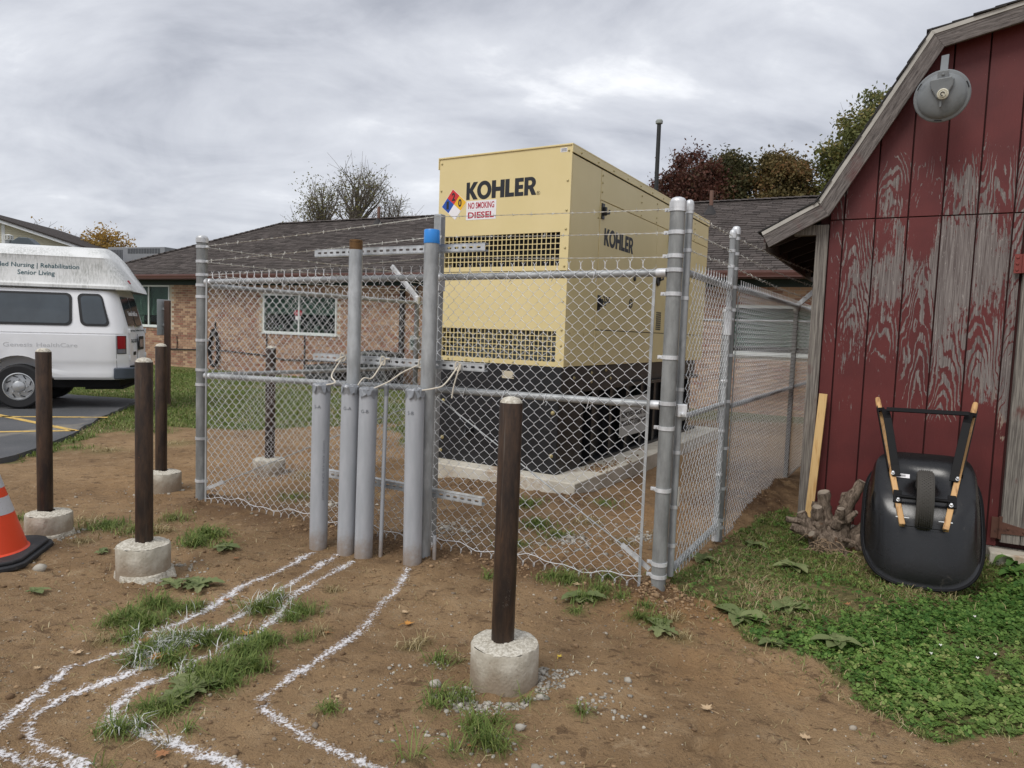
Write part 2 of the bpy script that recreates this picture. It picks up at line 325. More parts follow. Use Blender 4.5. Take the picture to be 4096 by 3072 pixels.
t = NT('soil'); c = t.coord('Object')
big = t.noise(c, .9, 4, .6); mid = t.noise(c, 4.5, 5, .62); fine = t.noise(c, 38, 5, .7); vf = t.noise(c, 140, 3, .7)
col = t.mix(t.step(big, .35, .68), srgb(138, 112, 82), srgb(164, 136, 102))
col = t.mix(t.math('MULTIPLY', t.step(mid, .5, .74), .6), col, srgb(174, 149, 117))
col = t.mix(t.math('MULTIPLY', t.step(mid, .46, .27), .55), col, srgb(98, 77, 57))
col = t.mix(t.math('MULTIPLY', t.attr('orange'), t.step(mid, .25, .6)), col, srgb(160, 122, 80))
dk = t.math('MULTIPLY', t.attr('dark'), t.step(t.noise(c, 3.2, 5, .65), .3, .52))
col = t.mix(dk, col, srgb(92, 69, 50))
scf = t.noise(t.map(c, (1, 1.6, 1)), 7.5, 6, .72, .6); col = t.mix(t.math('MULTIPLY', t.step(scf, .56, .63), .72), col, srgb(92, 71, 52)); col = t.mix(t.math('MULTIPLY', t.step(t.noise(t.map(c, (1, 1.3, 1), (7, 3, 0)), 5., 6, .7, .4), .60, .68), .55), col, srgb(182, 158, 126))
col = t.mix(t.step(fine, .44, .26), col, t.mix(.7, col, srgb(62, 45, 33)))
col = t.mix(t.math('MULTIPLY', t.step(vf, .58, .8), .55), col, srgb(184, 160, 128))
col = t.mix(t.math('MULTIPLY', t.step(vf, .44, .26), .65), col, srgb(74, 54, 40))
vo = t.voro(c, 46); vo2 = t.voro(c, 46, 'F1', 'Color')
peb = t.math('MULTIPLY', t.step(vo, .26, .16), t.step(t.noise(c, 9, 3), .5, .64))
col = t.mix(t.math('MULTIPLY', peb, .8), col, t.mix(t.noise(c, 60, 1), srgb(150, 128, 104), srgb(204, 188, 164)))
gcol = t.mix(t.step(t.noise(c, 7, 5), .35, .65), srgb(82, 86, 50), srgb(122, 114, 76))
gcol = t.mix(t.step(t.noise(c, .35, 4), .4, .7), gcol, srgb(92, 108, 54))
col = t.mix(t.math('MULTIPLY', t.attr('grassy'), t.step(t.noise(c, 14, 5, .7), .15, .5)), col, gcol)
hsum = t.math('ADD', t.math('MULTIPLY', fine, .7), t.math('ADD', t.math('MULTIPLY', vf, .3), t.math('MULTIPLY', peb, .35)))
hsum = t.math('ADD', hsum, t.math('MULTIPLY', t.noise(c, 12, 5, .65), .8))
t.bump(hsum, 1.0, .03); M_SOIL = t.set(col, .95, 0, .25)
ground = struct(npmesh('ground', np.stack([X, Y, Z], -1).reshape(-1, 3), F, M_SOIL, attrs=dict(grassy=gm.ravel(), dark=dark.ravel(), orange=orange.ravel())))

# ------------------------------------------------------------------ parking lot
t = NT('asphalt'); c = t.coord('Object')
col = t.mix(t.step(t.noise(c, .5, 5), .35, .7), srgb(74, 76, 79), srgb(98, 98, 100))
col = t.mix(t.math('MULTIPLY', t.step(t.noise(t.map(c, (1, .35, 1)), 1.3, 5, .65), .55, .68), .55), col, srgb(150, 142, 128))
col = t.mix(t.step(t.noise(c, 70, 3), .62, .75), col, srgb(126, 124, 120)); t.bump(t.noise(c, 60, 4), .5, .01)
M_ASPH = t.set(col, .85)
apoly = [tuple(gp(u, v)[:2]) for u, v in [(560, 1604), (470, 1650), (380, 1690), (290, 1745), (215, 1775), (150, 1802), (60, 1832), (0, 1846)]] + [(-6.2, 5.6), (-40, 2), (-40, 24), (-14, 15.6)]
def edge_noise(poly, step=.25, amp=.035):
    o = []
    for i in range(len(poly)):
        a, b = Vector(poly[i]), Vector(poly[(i + 1) % len(poly)]); L = (b - a).length; n = max(1, int(min(L, 12) / step)) if L < 12 else 1; nn = Vector((-(b - a).y, (b - a).x)).normalized()
        for k in range(n):
            p = a.lerp(b, k / n); o.append(p + nn * random.uniform(-amp, amp) * (1 if k else 0))
    return o
mb = MB(); ap = edge_noise(apoly); n = len(ap); ZA = .035
mb.add([(p.x, p.y, ZA) for p in ap] + [(p.x, p.y, -.08) for p in ap], [tuple(range(n))] + [(i, (i + 1) % n, n + (i + 1) % n, n + i) for i in range(n)])
lot = struct(obj('parking_lot', mb, M_ASPH, smooth=False))
M_YEL = mat('line_paint', srgb(214, 178, 96), .8, layers=[(srgb(96, 94, 90), 14, .52, .7, (1, 1, 1)), (srgb(150, 135, 100), 4, .5, .75, (1, 1, 1))])
def strip(p, q, wd, z):
    p, q = Vector(p), Vector(q); d = (q - p).normalized(); nn = Vector((-d.y, d.x)) * wd / 2; m = MB()
    m.add([(*(p + nn), z), (*(p - nn), z), (*(q - nn), z), (*(q + nn), z)], [(0, 1, 2, 3)]); return m
for (a, b, lab) in (((-400, 1664), (431, 1670), 'long faded yellow line on the asphalt beside the van'), ((-300, 1600), (303, 1724), 'slanting faded yellow hatch line crossing the parking bay'), ((-500, 1736), (300, 1723), 'nearest faded yellow bay line on the asphalt by the dirt')):
    ml = obj('painted_line', strip(gp(*a, ZA)[:2], gp(*b, ZA)[:2], .105, ZA + .004), M_YEL, smooth=False); tag(ml, lab, 'road marking', 'yellow parking bay lines')

# ------------------------------------------------------------------ sprayed white utility lines
t = NT('spray_paint'); c = t.coord('Object'); ed = t.attr('edge')
spk = t.noise(c, 60, 4, .75); pat = t.noise(c, 9, 4, .6); brk = t.noise(c, 3.2, 3, .5)
core = t.math('SUBTRACT', 1.1, ed)
al = t.math('ADD', t.math('MULTIPLY', core, 1.15), t.math('MULTIPLY', t.math('SUBTRACT', pat, .5), 1.3))
al = t.math('ADD', al, t.math('MULTIPLY', t.math('SUBTRACT', brk, .56), 1.3))
al = t.math('ADD', al, t.math('MULTIPLY', t.math('SUBTRACT', spk, .5), 4.6))
alpha = t.math('MULTIPLY', t.step(al, .50, 1.5), .82)
t.l(alpha, t.b.inputs['Alpha']); M_SPRAY = t.set(t.mix(t.noise(c, 30, 3), srgb(226, 224, 226), srgb(246, 245, 247)), .85)
SPRAY = {'the far left grey conduit': [(1256, 2206), (1190, 2238), (1117, 2276), (1040, 2308), (967, 2334), (867, 2410), (732, 2481), (586, 2551), (498, 2604), (363, 2651), (281, 2668), (234, 2702), (129, 2780), (35, 2856), (-40, 2930), (-120, 3020)],
 'the left of the touching conduits': [(1352, 2216), (1252, 2270), (1146, 2334), (1076, 2375), (996, 2428), (890, 2498), (779, 2545), (645, 2605), (560, 2665), (486, 2709), (328, 2750), (234, 2797), (145, 2858), (118, 2912), (152, 2979), (246, 3014), (305, 3049), (380, 3110)],
 'the right of the touching conduits': [(1412, 2238), (1328, 2282), (1234, 2334), (1164, 2387), (1105, 2463), (1040, 2510), (937, 2563), (838, 2616), (703, 2680), (586, 2733), (516, 2774), (462, 2827), (452, 2868), (498, 2900), (586, 2926), (674, 2955), (762, 2991), (867, 3026), (961, 3067), (1050, 3110)],
 'the grey conduit beside the blue-capped pipe': [(1632, 2272), (1586, 2352), (1527, 2410), (1457, 2487), (1375, 2557), (1275, 2621), (1193, 2680), (1105, 2744), (1045, 2786), (1058, 2832), (1141, 2885), (1205, 2920), (1293, 2973), (1381, 3008), (1469, 3049), (1527, 3076), (1600, 3115)],
 None: [(-60, 3000), (0, 3014), (117, 3032), (205, 3061), (290, 3110)]}
for nm, pts in SPRAY.items():
    P = [Vector(gp(u, v)[:2]) for u, v in pts]; Q = []
    for i in range(len(P) - 1):
        p0, p1, p2, p3 = P[max(i - 1, 0)], P[i], P[i + 1], P[min(i + 2, len(P) - 1)]
        ns = max(2, int((p2 - p1).length / .02))
        for s_ in range(ns):
            q = s_ / ns; Q.append(.5 * ((2 * p1) + (p2 - p0) * q + (2 * p0 - 5 * p1 + 4 * p2 - p3) * q * q + (3 * p1 - p0 - 3 * p2 + p3) * q ** 3))
    Q = np.array([tuple(q) for q in Q]); T = np.gradient(Q, axis=0); T /= np.linalg.norm(T, axis=1)[:, None] + 1e-9; NN = np.stack([-T[:, 1], T[:, 0]], 1)
    hw = .050 * (1 + .3 * fbm2(np.arange(len(Q)) * .02, np.zeros(len(Q)), len(nm or "e"), 2, 5.)); K = 9
    offs = np.linspace(-1, 1, K); V = Q[:, None] + NN[:, None] * (offs[None, :, None] * hw[:, None, None])
    vz = hgt(V[..., 0], V[..., 1]) + .004; VV = np.concatenate([V, vz[..., None]], -1).reshape(-1, 3)
    ed = np.broadcast_to(np.abs(offs)[None], V.shape[:2]).ravel(); idx = np.arange(len(VV)).reshape(len(Q), K)
    FF = np.stack([idx[:-1, :-1], idx[:-1, 1:], idx[1:, 1:], idx[1:, :-1]], -1).reshape(-1, 4)
    o = npmesh('spray_line', VV, FF, M_SPRAY, attrs=dict(edge=ed))
    tag(o, ('white sprayed line on dirt from ' + nm) if nm else 'short white sprayed line on the dirt in the bottom left corner', 'spray line', 'white sprayed utility lines on the dirt')

# ------------------------------------------------------------------ grass, clover, weeds
def leaf_mat(name, c0, c1, dry, rough=.6, trans=.25):
    t = NT(name); a = t.attr('tone'); c = t.coord('Object')
    col = t.mix(a, c0, c1); col = t.mix(t.step(a, .84, .9), col, dry); col = t.mix(t.math('MULTIPLY', t.step(t.noise(c, 1.5, 4), .5, .75), .35), col, dry)
    pt = t.attr('paint'); col = t.mix(pt, col, srgb(225, 226, 222))
    b2 = t.n('ShaderNodeBsdfTranslucent'); t.val(b2.inputs[0], col); ms = t.n('ShaderNodeMixShader'); ms.inputs[0].default_value = trans
    t.set(col, rough, 0, .3); o_ = t.t.nodes['Material Output']; t.l(t.b.outputs[0], ms.inputs[1]); t.l(b2.outputs[0], ms.inputs[2]); t.l(ms.outputs[0], o_.inputs[0]); return t.m
M_GRASS = leaf_mat('grass_blades', srgb(78, 102, 44), srgb(140, 154, 84), srgb(182, 166, 118))
M_DRYG = leaf_mat('dry_grass_blades', srgb(140, 126, 88), srgb(190, 172, 130), srgb(202, 188, 152))
M_CLOV = leaf_mat('clover_leaves', srgb(62, 98, 40), srgb(122, 152, 74), srgb(146, 156, 92))
M_WEED = leaf_mat('weed_leaves', srgb(100, 114, 70), srgb(146, 154, 106), srgb(172, 162, 118))
def blades(xy, h, wd, lean, tone, seed=1):
    n = len(xy); r = np.random.default_rng(seed); an = r.uniform(0, 2 * np.pi, n); hh = h * r.uniform(.45, 1.15, n); le = lean * r.uniform(.4, 1.3, n)
    z0 = hgt(xy[:, 0], xy[:, 1]) - .003; d = np.stack([np.cos(an), np.sin(an)], 1); sd = np.stack([-d[:, 1], d[:, 0]], 1)
    L = hh * 1.0; mx_ = d * (L * .55 * np.sin(le * .7))[:, None]; tx = d * (L * np.sin(np.minimum(le * 1.15, 1.5)))[:, None] * 1.05
    zm = z0 + L * .55 * np.cos(le * .7); zt = z0 + np.maximum(L * np.cos(np.minimum(le * 1.25, 1.52)), L * .06); w2 = (wd * r.uniform(.7, 1.3, n))[:, None] / 2
    V = np.stack([np.c_[xy - sd * w2, z0], np.c_[xy + sd * w2, z0], np.c_[xy + mx_ - sd * w2 * .9, zm], np.c_[xy + mx_ + sd * w2 * .9, zm], np.c_[xy + tx, zt]], 1)
    b = (np.arange(n) * 5)[:, None, None]; Fc = np.array([[0, 1, 3], [0, 3, 2], [2, 3, 4]])[None] + b
    return V.reshape(-1, 3), Fc.reshape(-1, 3), np.repeat(tone, 5)
def join_np(parts):
    V = []; Fs = []; A = []; B = []; o = 0
    for p in parts:
        V.append(p[0]); Fs.append(p[1] + o); A.append(p[2]); B.append(p[3] if len(p) > 3 else np.zeros(len(p[0]))); o += len(p[0])
    return np.concatenate(V), np.concatenate(Fs), np.concatenate(A), np.concatenate(B)
def sample(poly, dens, jitter=.1, warp=3.):
    P = np.array(poly); lo, hi = P.min(0), P.max(0); n = int(dens * (hi - lo).prod()); q = rng.uniform(lo, hi, (n, 2))
    k_ = in_poly(q[:, 0] + jitter * fbm2(q[:, 0], q[:, 1], 31, 3, warp), q[:, 1] + jitter * fbm2(q[:, 0], q[:, 1], 37, 3, warp), poly); return q[k_]
spray_pts = np.array([tuple(gp(u, v)[:2]) for k_ in SPRAY for i in range(len(SPRAY[k_]) - 1) for s_ in (0, .2, .4, .6, .8) for u, v in [tuple(np.array(SPRAY[k_][i]) * (1 - s_) + np.array(SPRAY[k_][i + 1]) * s_)]])
def paintmask(xy):
    d = np.min(np.hypot(xy[:, None, 0] - spray_pts[None, :, 0], xy[:, None, 1] - spray_pts[None, :, 1]), 1); return (d < .05).astype(float) * (rng.random(len(xy)) < .38)
green, dry = [], []
for i, (p, rad, nb, hh, ln, kd) in enumerate(TW):
    nb = int(nb * .8); a = rng.uniform(0, 2 * np.pi, nb); r_ = rad * np.abs(rng.normal(0, .55, nb)); xy = np.c_[p.x + r_ * np.cos(a), p.y + r_ * np.sin(a) * .8]
    d = blades(xy, hh * 1.45, .0042 if p.y < 4.6 else .006, max(1.08, ln * 1.2), rng.uniform(0, .87 if kd == 0 else 1, nb), i + 10); pm = np.repeat(paintmask(xy), 5)
    (dry if kd else green).append((*d, pm))
    if kd == 0 and nb > 100:
        m_ = nb // 8; xy2 = xy[:m_] + rng.normal(0, .05, (m_, 2)); dry.append(blades(xy2, hh * .8, .004, 1.2, rng.uniform(0, 1, m_), i + 300))
# lawn by the shed: short matted grass, more dry stalks towards the fence
q = sample(LAWN, 6500); inx = (q[:, 0] < 5.2) & (q[:, 1] > 2.2); q = q[inx]; cl = in_poly(q[:, 0], q[:, 1], CLOVER); keep = ~cl | (rng.random(len(q)) < .13)
q = q[keep]; thin = fbm2(q[:, 0], q[:, 1], 77, 3, 2.2) > -.38; q = q[thin]
dd = fbm2(q[:, 0], q[:, 1], 51, 3, 1.8) + rng.normal(0, .35, len(q)); isd = dd > .28
green.append(blades(q[~isd], .05, .0048, 1.15, rng.uniform(0, .9, (~isd).sum()), 1)); dry.append(blades(q[isd], .085, .0038, 1.4, rng.uniform(0, 1, isd.sum()), 2))
# ragged fringe where the lawn breaks up into the dirt
q = np.c_[rng.uniform(.8, 4.2, 26000), rng.uniform(2.2, 5.2, 26000)]; q = q[~in_poly(q[:, 0], q[:, 1], LAWN)]; q = q[q[:, 1] < 4.9 - .5 * (q[:, 0] - .9)]
db = np.min([seg_dist(q[:, 0], q[:, 1], LAWN[i], LAWN[i + 1]) for i in range(16)], 0); q = q[rng.random(len(q)) < np.exp(-db / .075) * .75 * (fbm2(q[:, 0], q[:, 1], 71, 3, 4.) > -.15)]
hd = rng.random(len(q)) < .45; green.append(blades(q[~hd], .05, .0046, 1.25, rng.uniform(0, .9, (~hd).sum()), 7)); dry.append(blades(q[hd], .075, .0036, 1.45, rng.uniform(0, 1, hd.sum()), 8))
# far lawn
q = sample(FARLAWN[:11] + [(-1.25, 9.3), (-1.9, 12.5), (-2.5, 19.8), (-13.5, 24.5), (-13.5, 13)], 850, .3, 1.6); q = q[~in_poly(q[:, 0], q[:, 1], apoly)]
dd = fbm2(q[:, 0], q[:, 1], 51, 3, .9) + rng.normal(0, .3, len(q)); isd = dd > .5; fw = np.clip(np.hypot(q[:, 0], q[:, 1]) / 12, .6, 1.8)
green.append(blades(q[~isd], .075, .012, .75, rng.uniform(0, .9, (~isd).sum()), 3)); dry.append(blades(q[isd], .06, .010, 1.0, rng.uniform(0, 1, isd.sum()), 4))
# thin dry stalks lying on the dirt
q = np.c_[rng.uniform(-4, 4.2, 9000), rng.uniform(1.9, 6.0, 9000)]; q = q[(fbm2(q[:, 0], q[:, 1], 88, 3, 1.5) + rng.normal(0, .3, 9000)) > .05]
dry.append(blades(q, .05, .0034, 1.5, rng.uniform(0, 1, len(q)), 5))
for nm, pr, m_, lab, cat in (('grass', green, M_GRASS, 'green grass blades in tufts on the dirt and over the lawns', 'grass'), ('dry_grass', dry, M_DRYG, 'straw coloured dry grass stalks among the green grass', 'dry grass')):
    V, Fc, A, B = join_np(pr); o = npmesh(nm, V, Fc, m_, kind='stuff', smooth=False, attrs=dict(tone=A, paint=B)); tag(o, lab, cat)
def leaflets(cen, nrm_tilt, size, tone, nleaf, seed, aspect=1.0, rise=0.):
    """round leaflets fanned about points; returns verts, quads"""
    r = np.random.default_rng(seed); n = len(cen); a0 = r.uniform(0, 2 * np.pi, n); V = []; T = []
    tilt = np.stack([r.normal(0, nrm_tilt, n), r.normal(0, nrm_tilt, n)], 1)
    for k_ in range(nleaf):
        a = a0 + k_ * 2 * np.pi / nleaf + r.normal(0, .12, n); d = np.stack([np.cos(a), np.sin(a)], 1); s_ = np.stack([-d[:, 1], d[:, 0]], 1); L = size * r.uniform(.8, 1.15, n)
        pts = []
        for (al, ac) in ((.05, 0), (.55, .52 * aspect), (1.0, .28 * aspect), (.93, 0), (1.0, -.28 * aspect), (.55, -.52 * aspect)):
            xy = cen[:, :2] + d * (L * al)[:, None] + s_ * (L * ac)[:, None]; off = xy - cen[:, :2]
            pts.append(np.c_[xy, cen[:, 2] + (off * tilt).sum(1) + rise * L * al - L * .12 * abs(ac)])
        V.append(np.stack(pts, 1)); T.append(tone)
    V = np.stack(V, 1).reshape(-1, 6, 3); b = (np.arange(len(V)) * 6)[:, None, None]
    Fc = np.array([[0, 1, 2, 3], [0, 3, 4, 5]])[None] + b
    return V.reshape(-1, 3), Fc.reshape(-1, 4), np.repeat(np.repeat(tone, nleaf), 6)
q = sample(CLOVER, 4200); q = q[(q[:, 0] < 5) & (q[:, 1] > 2.2)]
th = fbm2(q[:, 0], q[:, 1], 61, 4, 2.4) + rng.normal(0, .15, len(q)); q = q[th > -.36]; dcl = np.min([seg_dist(q[:, 0], q[:, 1], CLOVER[i], CLOVER[(i + 1) % len(CLOVER)]) for i in range(len(CLOVER))], 0); kq = rng.random(len(q)) < np.clip(.22 + dcl / .28, 0, 1); q = q[kq]; dcl = dcl[kq]; hq = .008 + .042 * np.clip(dcl / .35, .12, 1) * np.clip(.55 + fbm2(q[:, 0], q[:, 1], 66, 3, 2.6), .1, 1.2) * rng.uniform(.2, 1.0, len(q))
q2 = sample(LAWN, 600); q2 = q2[(q2[:, 0] < 5) & (q2[:, 1] > 2.4)]; h2 = np.full(len(q2), .02) + rng.uniform(0, .02, len(q2))
qq = np.concatenate([q, q2]); hh = np.concatenate([hq, h2]); cen = np.c_[qq, hgt(qq[:, 0], qq[:, 1]) + hh]
V, Fc, A = leaflets(cen, .35, np.where(np.arange(len(cen)) < len(q), .0205, .014) * rng.uniform(.6, 1.25, len(cen)), np.clip(rng.normal(.42, .3, len(cen)) + .35 * fbm2(qq[:, 0], qq[:, 1], 91, 3, 1.5), 0, .95), 3, 5)
o = npmesh('clover', V, Fc, M_CLOV, kind='stuff', smooth=False, attrs=dict(tone=A, paint=np.zeros(len(A)))); tag(o, 'dense bright green clover covering the lawn by the shed', 'clover')
def weed(name, u, v, nl, size, lab, mt=M_WEED, jag=0., rise=.35, seed=0, grp=None, xy=None):
    p = G(u, v) if xy is None else Vector((xy[0], xy[1], H(*xy))); r = random.Random(seed); m = MB()
    for k_ in range(nl):
        a = 2 * math.pi * k_ / nl * 1.0 + r.uniform(-.9, .9); L = size * r.uniform(.35, 1.12); wd = L * r.uniform(.22, .4); d = Vector((math.cos(a), math.sin(a), 0)); s_ = Vector((-d.y, d.x, 0)); ns = 7; vs = []
        up = rise * r.uniform(.3, 1.2)
        for i in range(ns + 1):
            q = i / ns; ww = wd * (math.sin(math.pi * min(1, q * .9 + .08)) ** .8) * (1 - jag * (i % 2)) * r.uniform(.85, 1.1); zc = L * (up * q - up * 1.0 * q * q) + .012 + r.uniform(0, .004); c_ = d * (L * q) + Vector((0, 0, zc + size * .02))
            vs += [c_ + s_ * ww + Vector((0, 0, ww * .35)), c_, c_ - s_ * ww + Vector((0, 0, ww * .35))]
        f = []
        for i in range(ns):
            b_ = i * 3; f += [(b_, b_ + 1, b_ + 4, b_ + 3), (b_ + 1, b_ + 2, b_ + 5, b_ + 4)]
        m.add(vs, f, min(.8, max(0, r.gauss(.45, .22))))
    o = obj(name, m, mt, attr='tone', normals=False); o.location = p; tag(o, lab, 'weed', grp); return o
weed('dock_plant', 2960, 2480, 11, .17, 'broad pale leaved weed at the edge of the dirt, leftmost on the lawn', seed=1)
weed('dock_plant', 3150, 2445, 12, .15, 'drooping grey green weed behind the broad pale weed', jag=.1, rise=.8, seed=2)
weed('dock_plant', 3350, 2590, 10, .16, 'broad leaved weed at the clover edge above the bare dirt', rise=.7, seed=3)
weed('dandelion', 2640, 2520, 12, .13, 'flat jagged weed on the dirt below the fence corner post', jag=.45, rise=.15, seed=4)
weed('dandelion', 3080, 2580, 9, .1, 'small jagged weed on the clover edge by the broad weeds', jag=.3, rise=.15, seed=14)
weed('dandelion', 800, 2345, 18, .16, 'wide leafy weed lying flat across the leftmost white line', jag=.35, rise=.25, seed=5)
weed('dandelion', 690, 2345, 10, .12, 'leafy weed just left of the wide flat weed by the bollard', jag=.35, rise=.25, seed=15)
weed('dandelion', 770, 2770, 16, .15, 'wilted grey green weed between two white lines in the foreground', jag=.35, rise=.12, seed=6)
weed('dandelion', 410, 2215, 10, .1, 'small leafy weed left of the bare concrete bollard footing', jag=.3, rise=.3, seed=7)
weed('dandelion', 130, 2370, 9, .09, 'small weed on bare dirt below the traffic cone', jag=.3, rise=.12, seed=8)
weed('dandelion', 2330, 2395, 14, .14, 'leafy weed growing under the front fence by the corner post', jag=.35, rise=.3, seed=9)
weed('dandelion', 900, 2195, 12, .12, 'pale leafy weed at the end of the thick grass tuft', jag=.3, rise=.2, seed=10)
weed('dock_plant', 3010, 2185, 10, .15, 'low leafy weed on the lawn between gate and stump', jag=.15, rise=.4, seed=11)
weed('dock_plant', 3170, 2280, 10, .14, 'low leafy weed on the lawn below the tree stump', jag=.15, rise=.5, seed=12)
weed('dandelion', 2800, 2250, 10, .15, 'low leafy weed beside the corner of the fence gate', jag=.15, rise=.4, seed=13)
weed('dandelion', 2100, 2620, 7, .06, 'tiny leafy weed right of the nearest bollard', rise=.5, seed=16)
M_WGREEN = leaf_mat('green_weed_leaves', srgb(60, 96, 44), srgb(108, 142, 70), srgb(120, 140, 80))
for i, (xs, yy, sz, rs, nl) in enumerate([(3.62, 4.92, .13, 1.4, 12), (3.85, 4.75, .12, 1.2, 12), (4.0, 4.95, .16, 1.6, 9), (3.75, 5.08, .14, 1.5, 10), (3.55, 4.7, .10, 1.0, 12), (4.2, 4.8, .14, 1.3, 10)]):
    weed('mallow_plant', 0, 0, nl, sz, ('leafy green weed touching the right side of the wheelbarrow rim', 'leafy green weed in front of the concrete step', 'tall upright weed on the concrete step by the hinge', 'leafy green weed between wheelbarrow and concrete step', 'low leafy weed nearest the bottom of the wheelbarrow', 'leafy green weed at the right edge by the shed door')[i], mt=M_WGREEN, rise=rs, seed=30 + i, xy=(xs, yy), grp='weeds at the foot of the shed door')
# clover flowers
M_PETAL = mat('clover_flower', srgb(232, 230, 222), .8)
fl_ = MB()
for (u, v) in [(3758, 2632), (3720, 2668), (3977, 2668), (3905, 2690), (3895, 2512)]:
    p = G(u, v); p.z += .07
    for k_ in range(10):
        a = k_ * 2.4; d = Vector((math.cos(a), math.sin(a), .7 * math.sin(k_ * 1.7))).normalized(); fl_.tube([p, p + d * .008], [.0022, .0012], 4)
tag(obj('clover_flowers', fl_, M_PETAL, kind='stuff'), 'small white clover flowers in the green clover', 'flower')

# ------------------------------------------------------------------ stones and clods
t = NT('stone'); c = t.coord('Object'); M_STONE = t.set(t.mix(t.attr('tone'), srgb(120, 108, 94), srgb(190, 180, 164)), .9); 
t = NT('grey_rubble'); c = t.coord('Object'); t.bump(t.noise(c, 90, 4), .5, .006); M_RUB = t.set(t.mix(t.attr('tone'), srgb(128, 122, 112), srgb(186, 180, 168)), .95)
t = NT('clod'); c = t.coord('Object'); t.bump(t.noise(c, 70, 4), .6, .008); M_CLOD = t.set(t.mix(t.attr('tone'), srgb(104, 82, 60), srgb(162, 134, 102)), .97)
ico = bmesh.new(); bmesh.ops.create_icosphere(ico, subdivisions=1, radius=1); ICO_V = np.array([v.co[:] for v in ico.verts]); ICO_F = np.array([[v.index for v in f.verts] for f in ico.faces]); ico.free()
def rocks(name, xy, size, m_, lab, cat, sink=.35, flat=.7, seed=3):
    r = np.random.default_rng(seed); n = len(xy); nv = len(ICO_V); jit = r.uniform(.68, 1.25, (n, nv, 1)); sc_ = np.stack([size * r.uniform(.7, 1.3, n), size * r.uniform(.7, 1.3, n), size * flat * r.uniform(.6, 1.2, n)], 1)
    a = r.uniform(0, 6.28, n); V = ICO_V[None] * jit * sc_[:, None]; ca, sa = np.cos(a)[:, None], np.sin(a)[:, None]
    Vx = V[..., 0] * ca - V[..., 1] * sa + xy[:, None, 0]; Vy = V[..., 0] * sa + V[..., 1] * ca + xy[:, None, 1]; Vz = V[..., 2] + (hgt(xy[:, 0], xy[:, 1]) + size * (flat * .8 - sink))[:, None]
    Fc = (ICO_F[None] + (np.arange(n) * nv)[:, None, None]).reshape(-1, 3)
    o = npmesh(name, np.stack([Vx, Vy, Vz], -1).reshape(-1, 3), Fc, m_, kind='stuff', smooth=False, attrs=dict(tone=np.repeat(r.random(n), nv))); return tag(o, lab, cat)
BN = Vector((.005, 3.21, 0))
def ring(c_, r0, r1, n): a = rng.uniform(0, 6.28, n); r_ = r0 + (r1 - r0) * np.abs(rng.normal(0, .42, n)); return np.c_[c_[0] + r_ * np.cos(a), c_[1] + r_ * np.sin(a)]
q = ring((.02, 3.15), .15, .66, 2600); keep = (fbm2(q[:, 0], q[:, 1], 41, 3, 5.) > -.12) & (q[:, 1] < 3.34); q = q[keep]
rocks('gravel', q, .0062 * np.exp(rng.normal(0, .42, len(q))), M_RUB, 'loose grey concrete rubble round the nearest bollard', 'gravel', .4, .75, 5)
q = np.concatenate([ring((-2.2, 4.45), .14, .3, 160), ring((-3.36, 6.7), .12, .35, 120), ring((-3.42, 5.15), .16, .3, 110), ring((-2.6, 7.55), .15, .4, 150)])
rocks('gravel', q, .008 * np.exp(rng.normal(0, .4, len(q))), M_RUB, 'crumbs of grey concrete round the footings of the left bollards', 'gravel', .4, .7, 6)
q = np.c_[rng.uniform(-4, 3, 5200), rng.uniform(2.0, 6.4, 5200)]; q = q[(fbm2(q[:, 0], q[:, 1], 43, 3, 1.2) + rng.normal(0, .35, len(q))) > .05]; q = q[~in_poly(q[:, 0], q[:, 1], LAWN)]
rocks('pebbles', q, .0042 * np.exp(rng.normal(0, .45, len(q))), M_STONE, 'small pale pebbles scattered over the brown dirt', 'pebbles', .35, .65, 7)
q = []
for k_ in range(3400):
    s_ = rng.uniform(-.1, FLEN + .1); d = rng.normal(0, .17); p = FC + FDIR * s_; q.append((p.x - FDIR.y * d, p.y + FDIR.x * d))
q = np.array(q); q = q[(fbm2(q[:, 0], q[:, 1], 47, 3, 2.) + rng.normal(0, .25, len(q))) > -.05]
q = np.concatenate([q, ring((1.0, 4.28), .06, .42, 900), ring((2.25, 6.7), 0, 1.0, 300), ring((2.8, 7.9), 0, 1.1, 260), ring((.6, 6.75), 0, .9, 300), ring((-.4, 7.2), 0, .8, 260), np.c_[rng.uniform(-4, 3.4, 2600), rng.uniform(2.0, 5.4, 2600)]])
cr = np.c_[rng.uniform(-3.6, 3.4, 15000), rng.uniform(1.9, 4.9, 15000)]; cr = cr[(fbm2(cr[:, 0], cr[:, 1], 63, 3, 2.5) + rng.normal(0, .2, len(cr))) > .08]; cr = cr[~in_poly(cr[:, 0], cr[:, 1], LAWN)]
rocks('soil_crumbs', cr, .0026 * np.exp(rng.normal(0, .45, len(cr))), M_CLOD, 'tiny crumbs of dry brown soil over the bare dirt', 'soil', .3, .75, 12)
q = q[~in_poly(q[:, 0], q[:, 1], LAWN)]
rocks('soil_clods', q, .0056 * np.exp(rng.normal(0, .5, len(q))), M_CLOD, 'crumbled lumps of freshly dug brown soil along the fence', 'soil', .35, .75, 8)
q = np.concatenate([ring((.5, 5.55), 0, .6, 200), ring((-.5, 5.75), 0, .5, 180), ring((-1.6, 6.3), 0, .7, 160), ring((1.15, 5.75), 0, .5, 120)])
rocks('gravel', q, .011 * np.exp(rng.normal(0, .4, len(q))), M_RUB, 'pale gravel scattered on the ground inside the fence', 'gravel', .4, .65, 9)
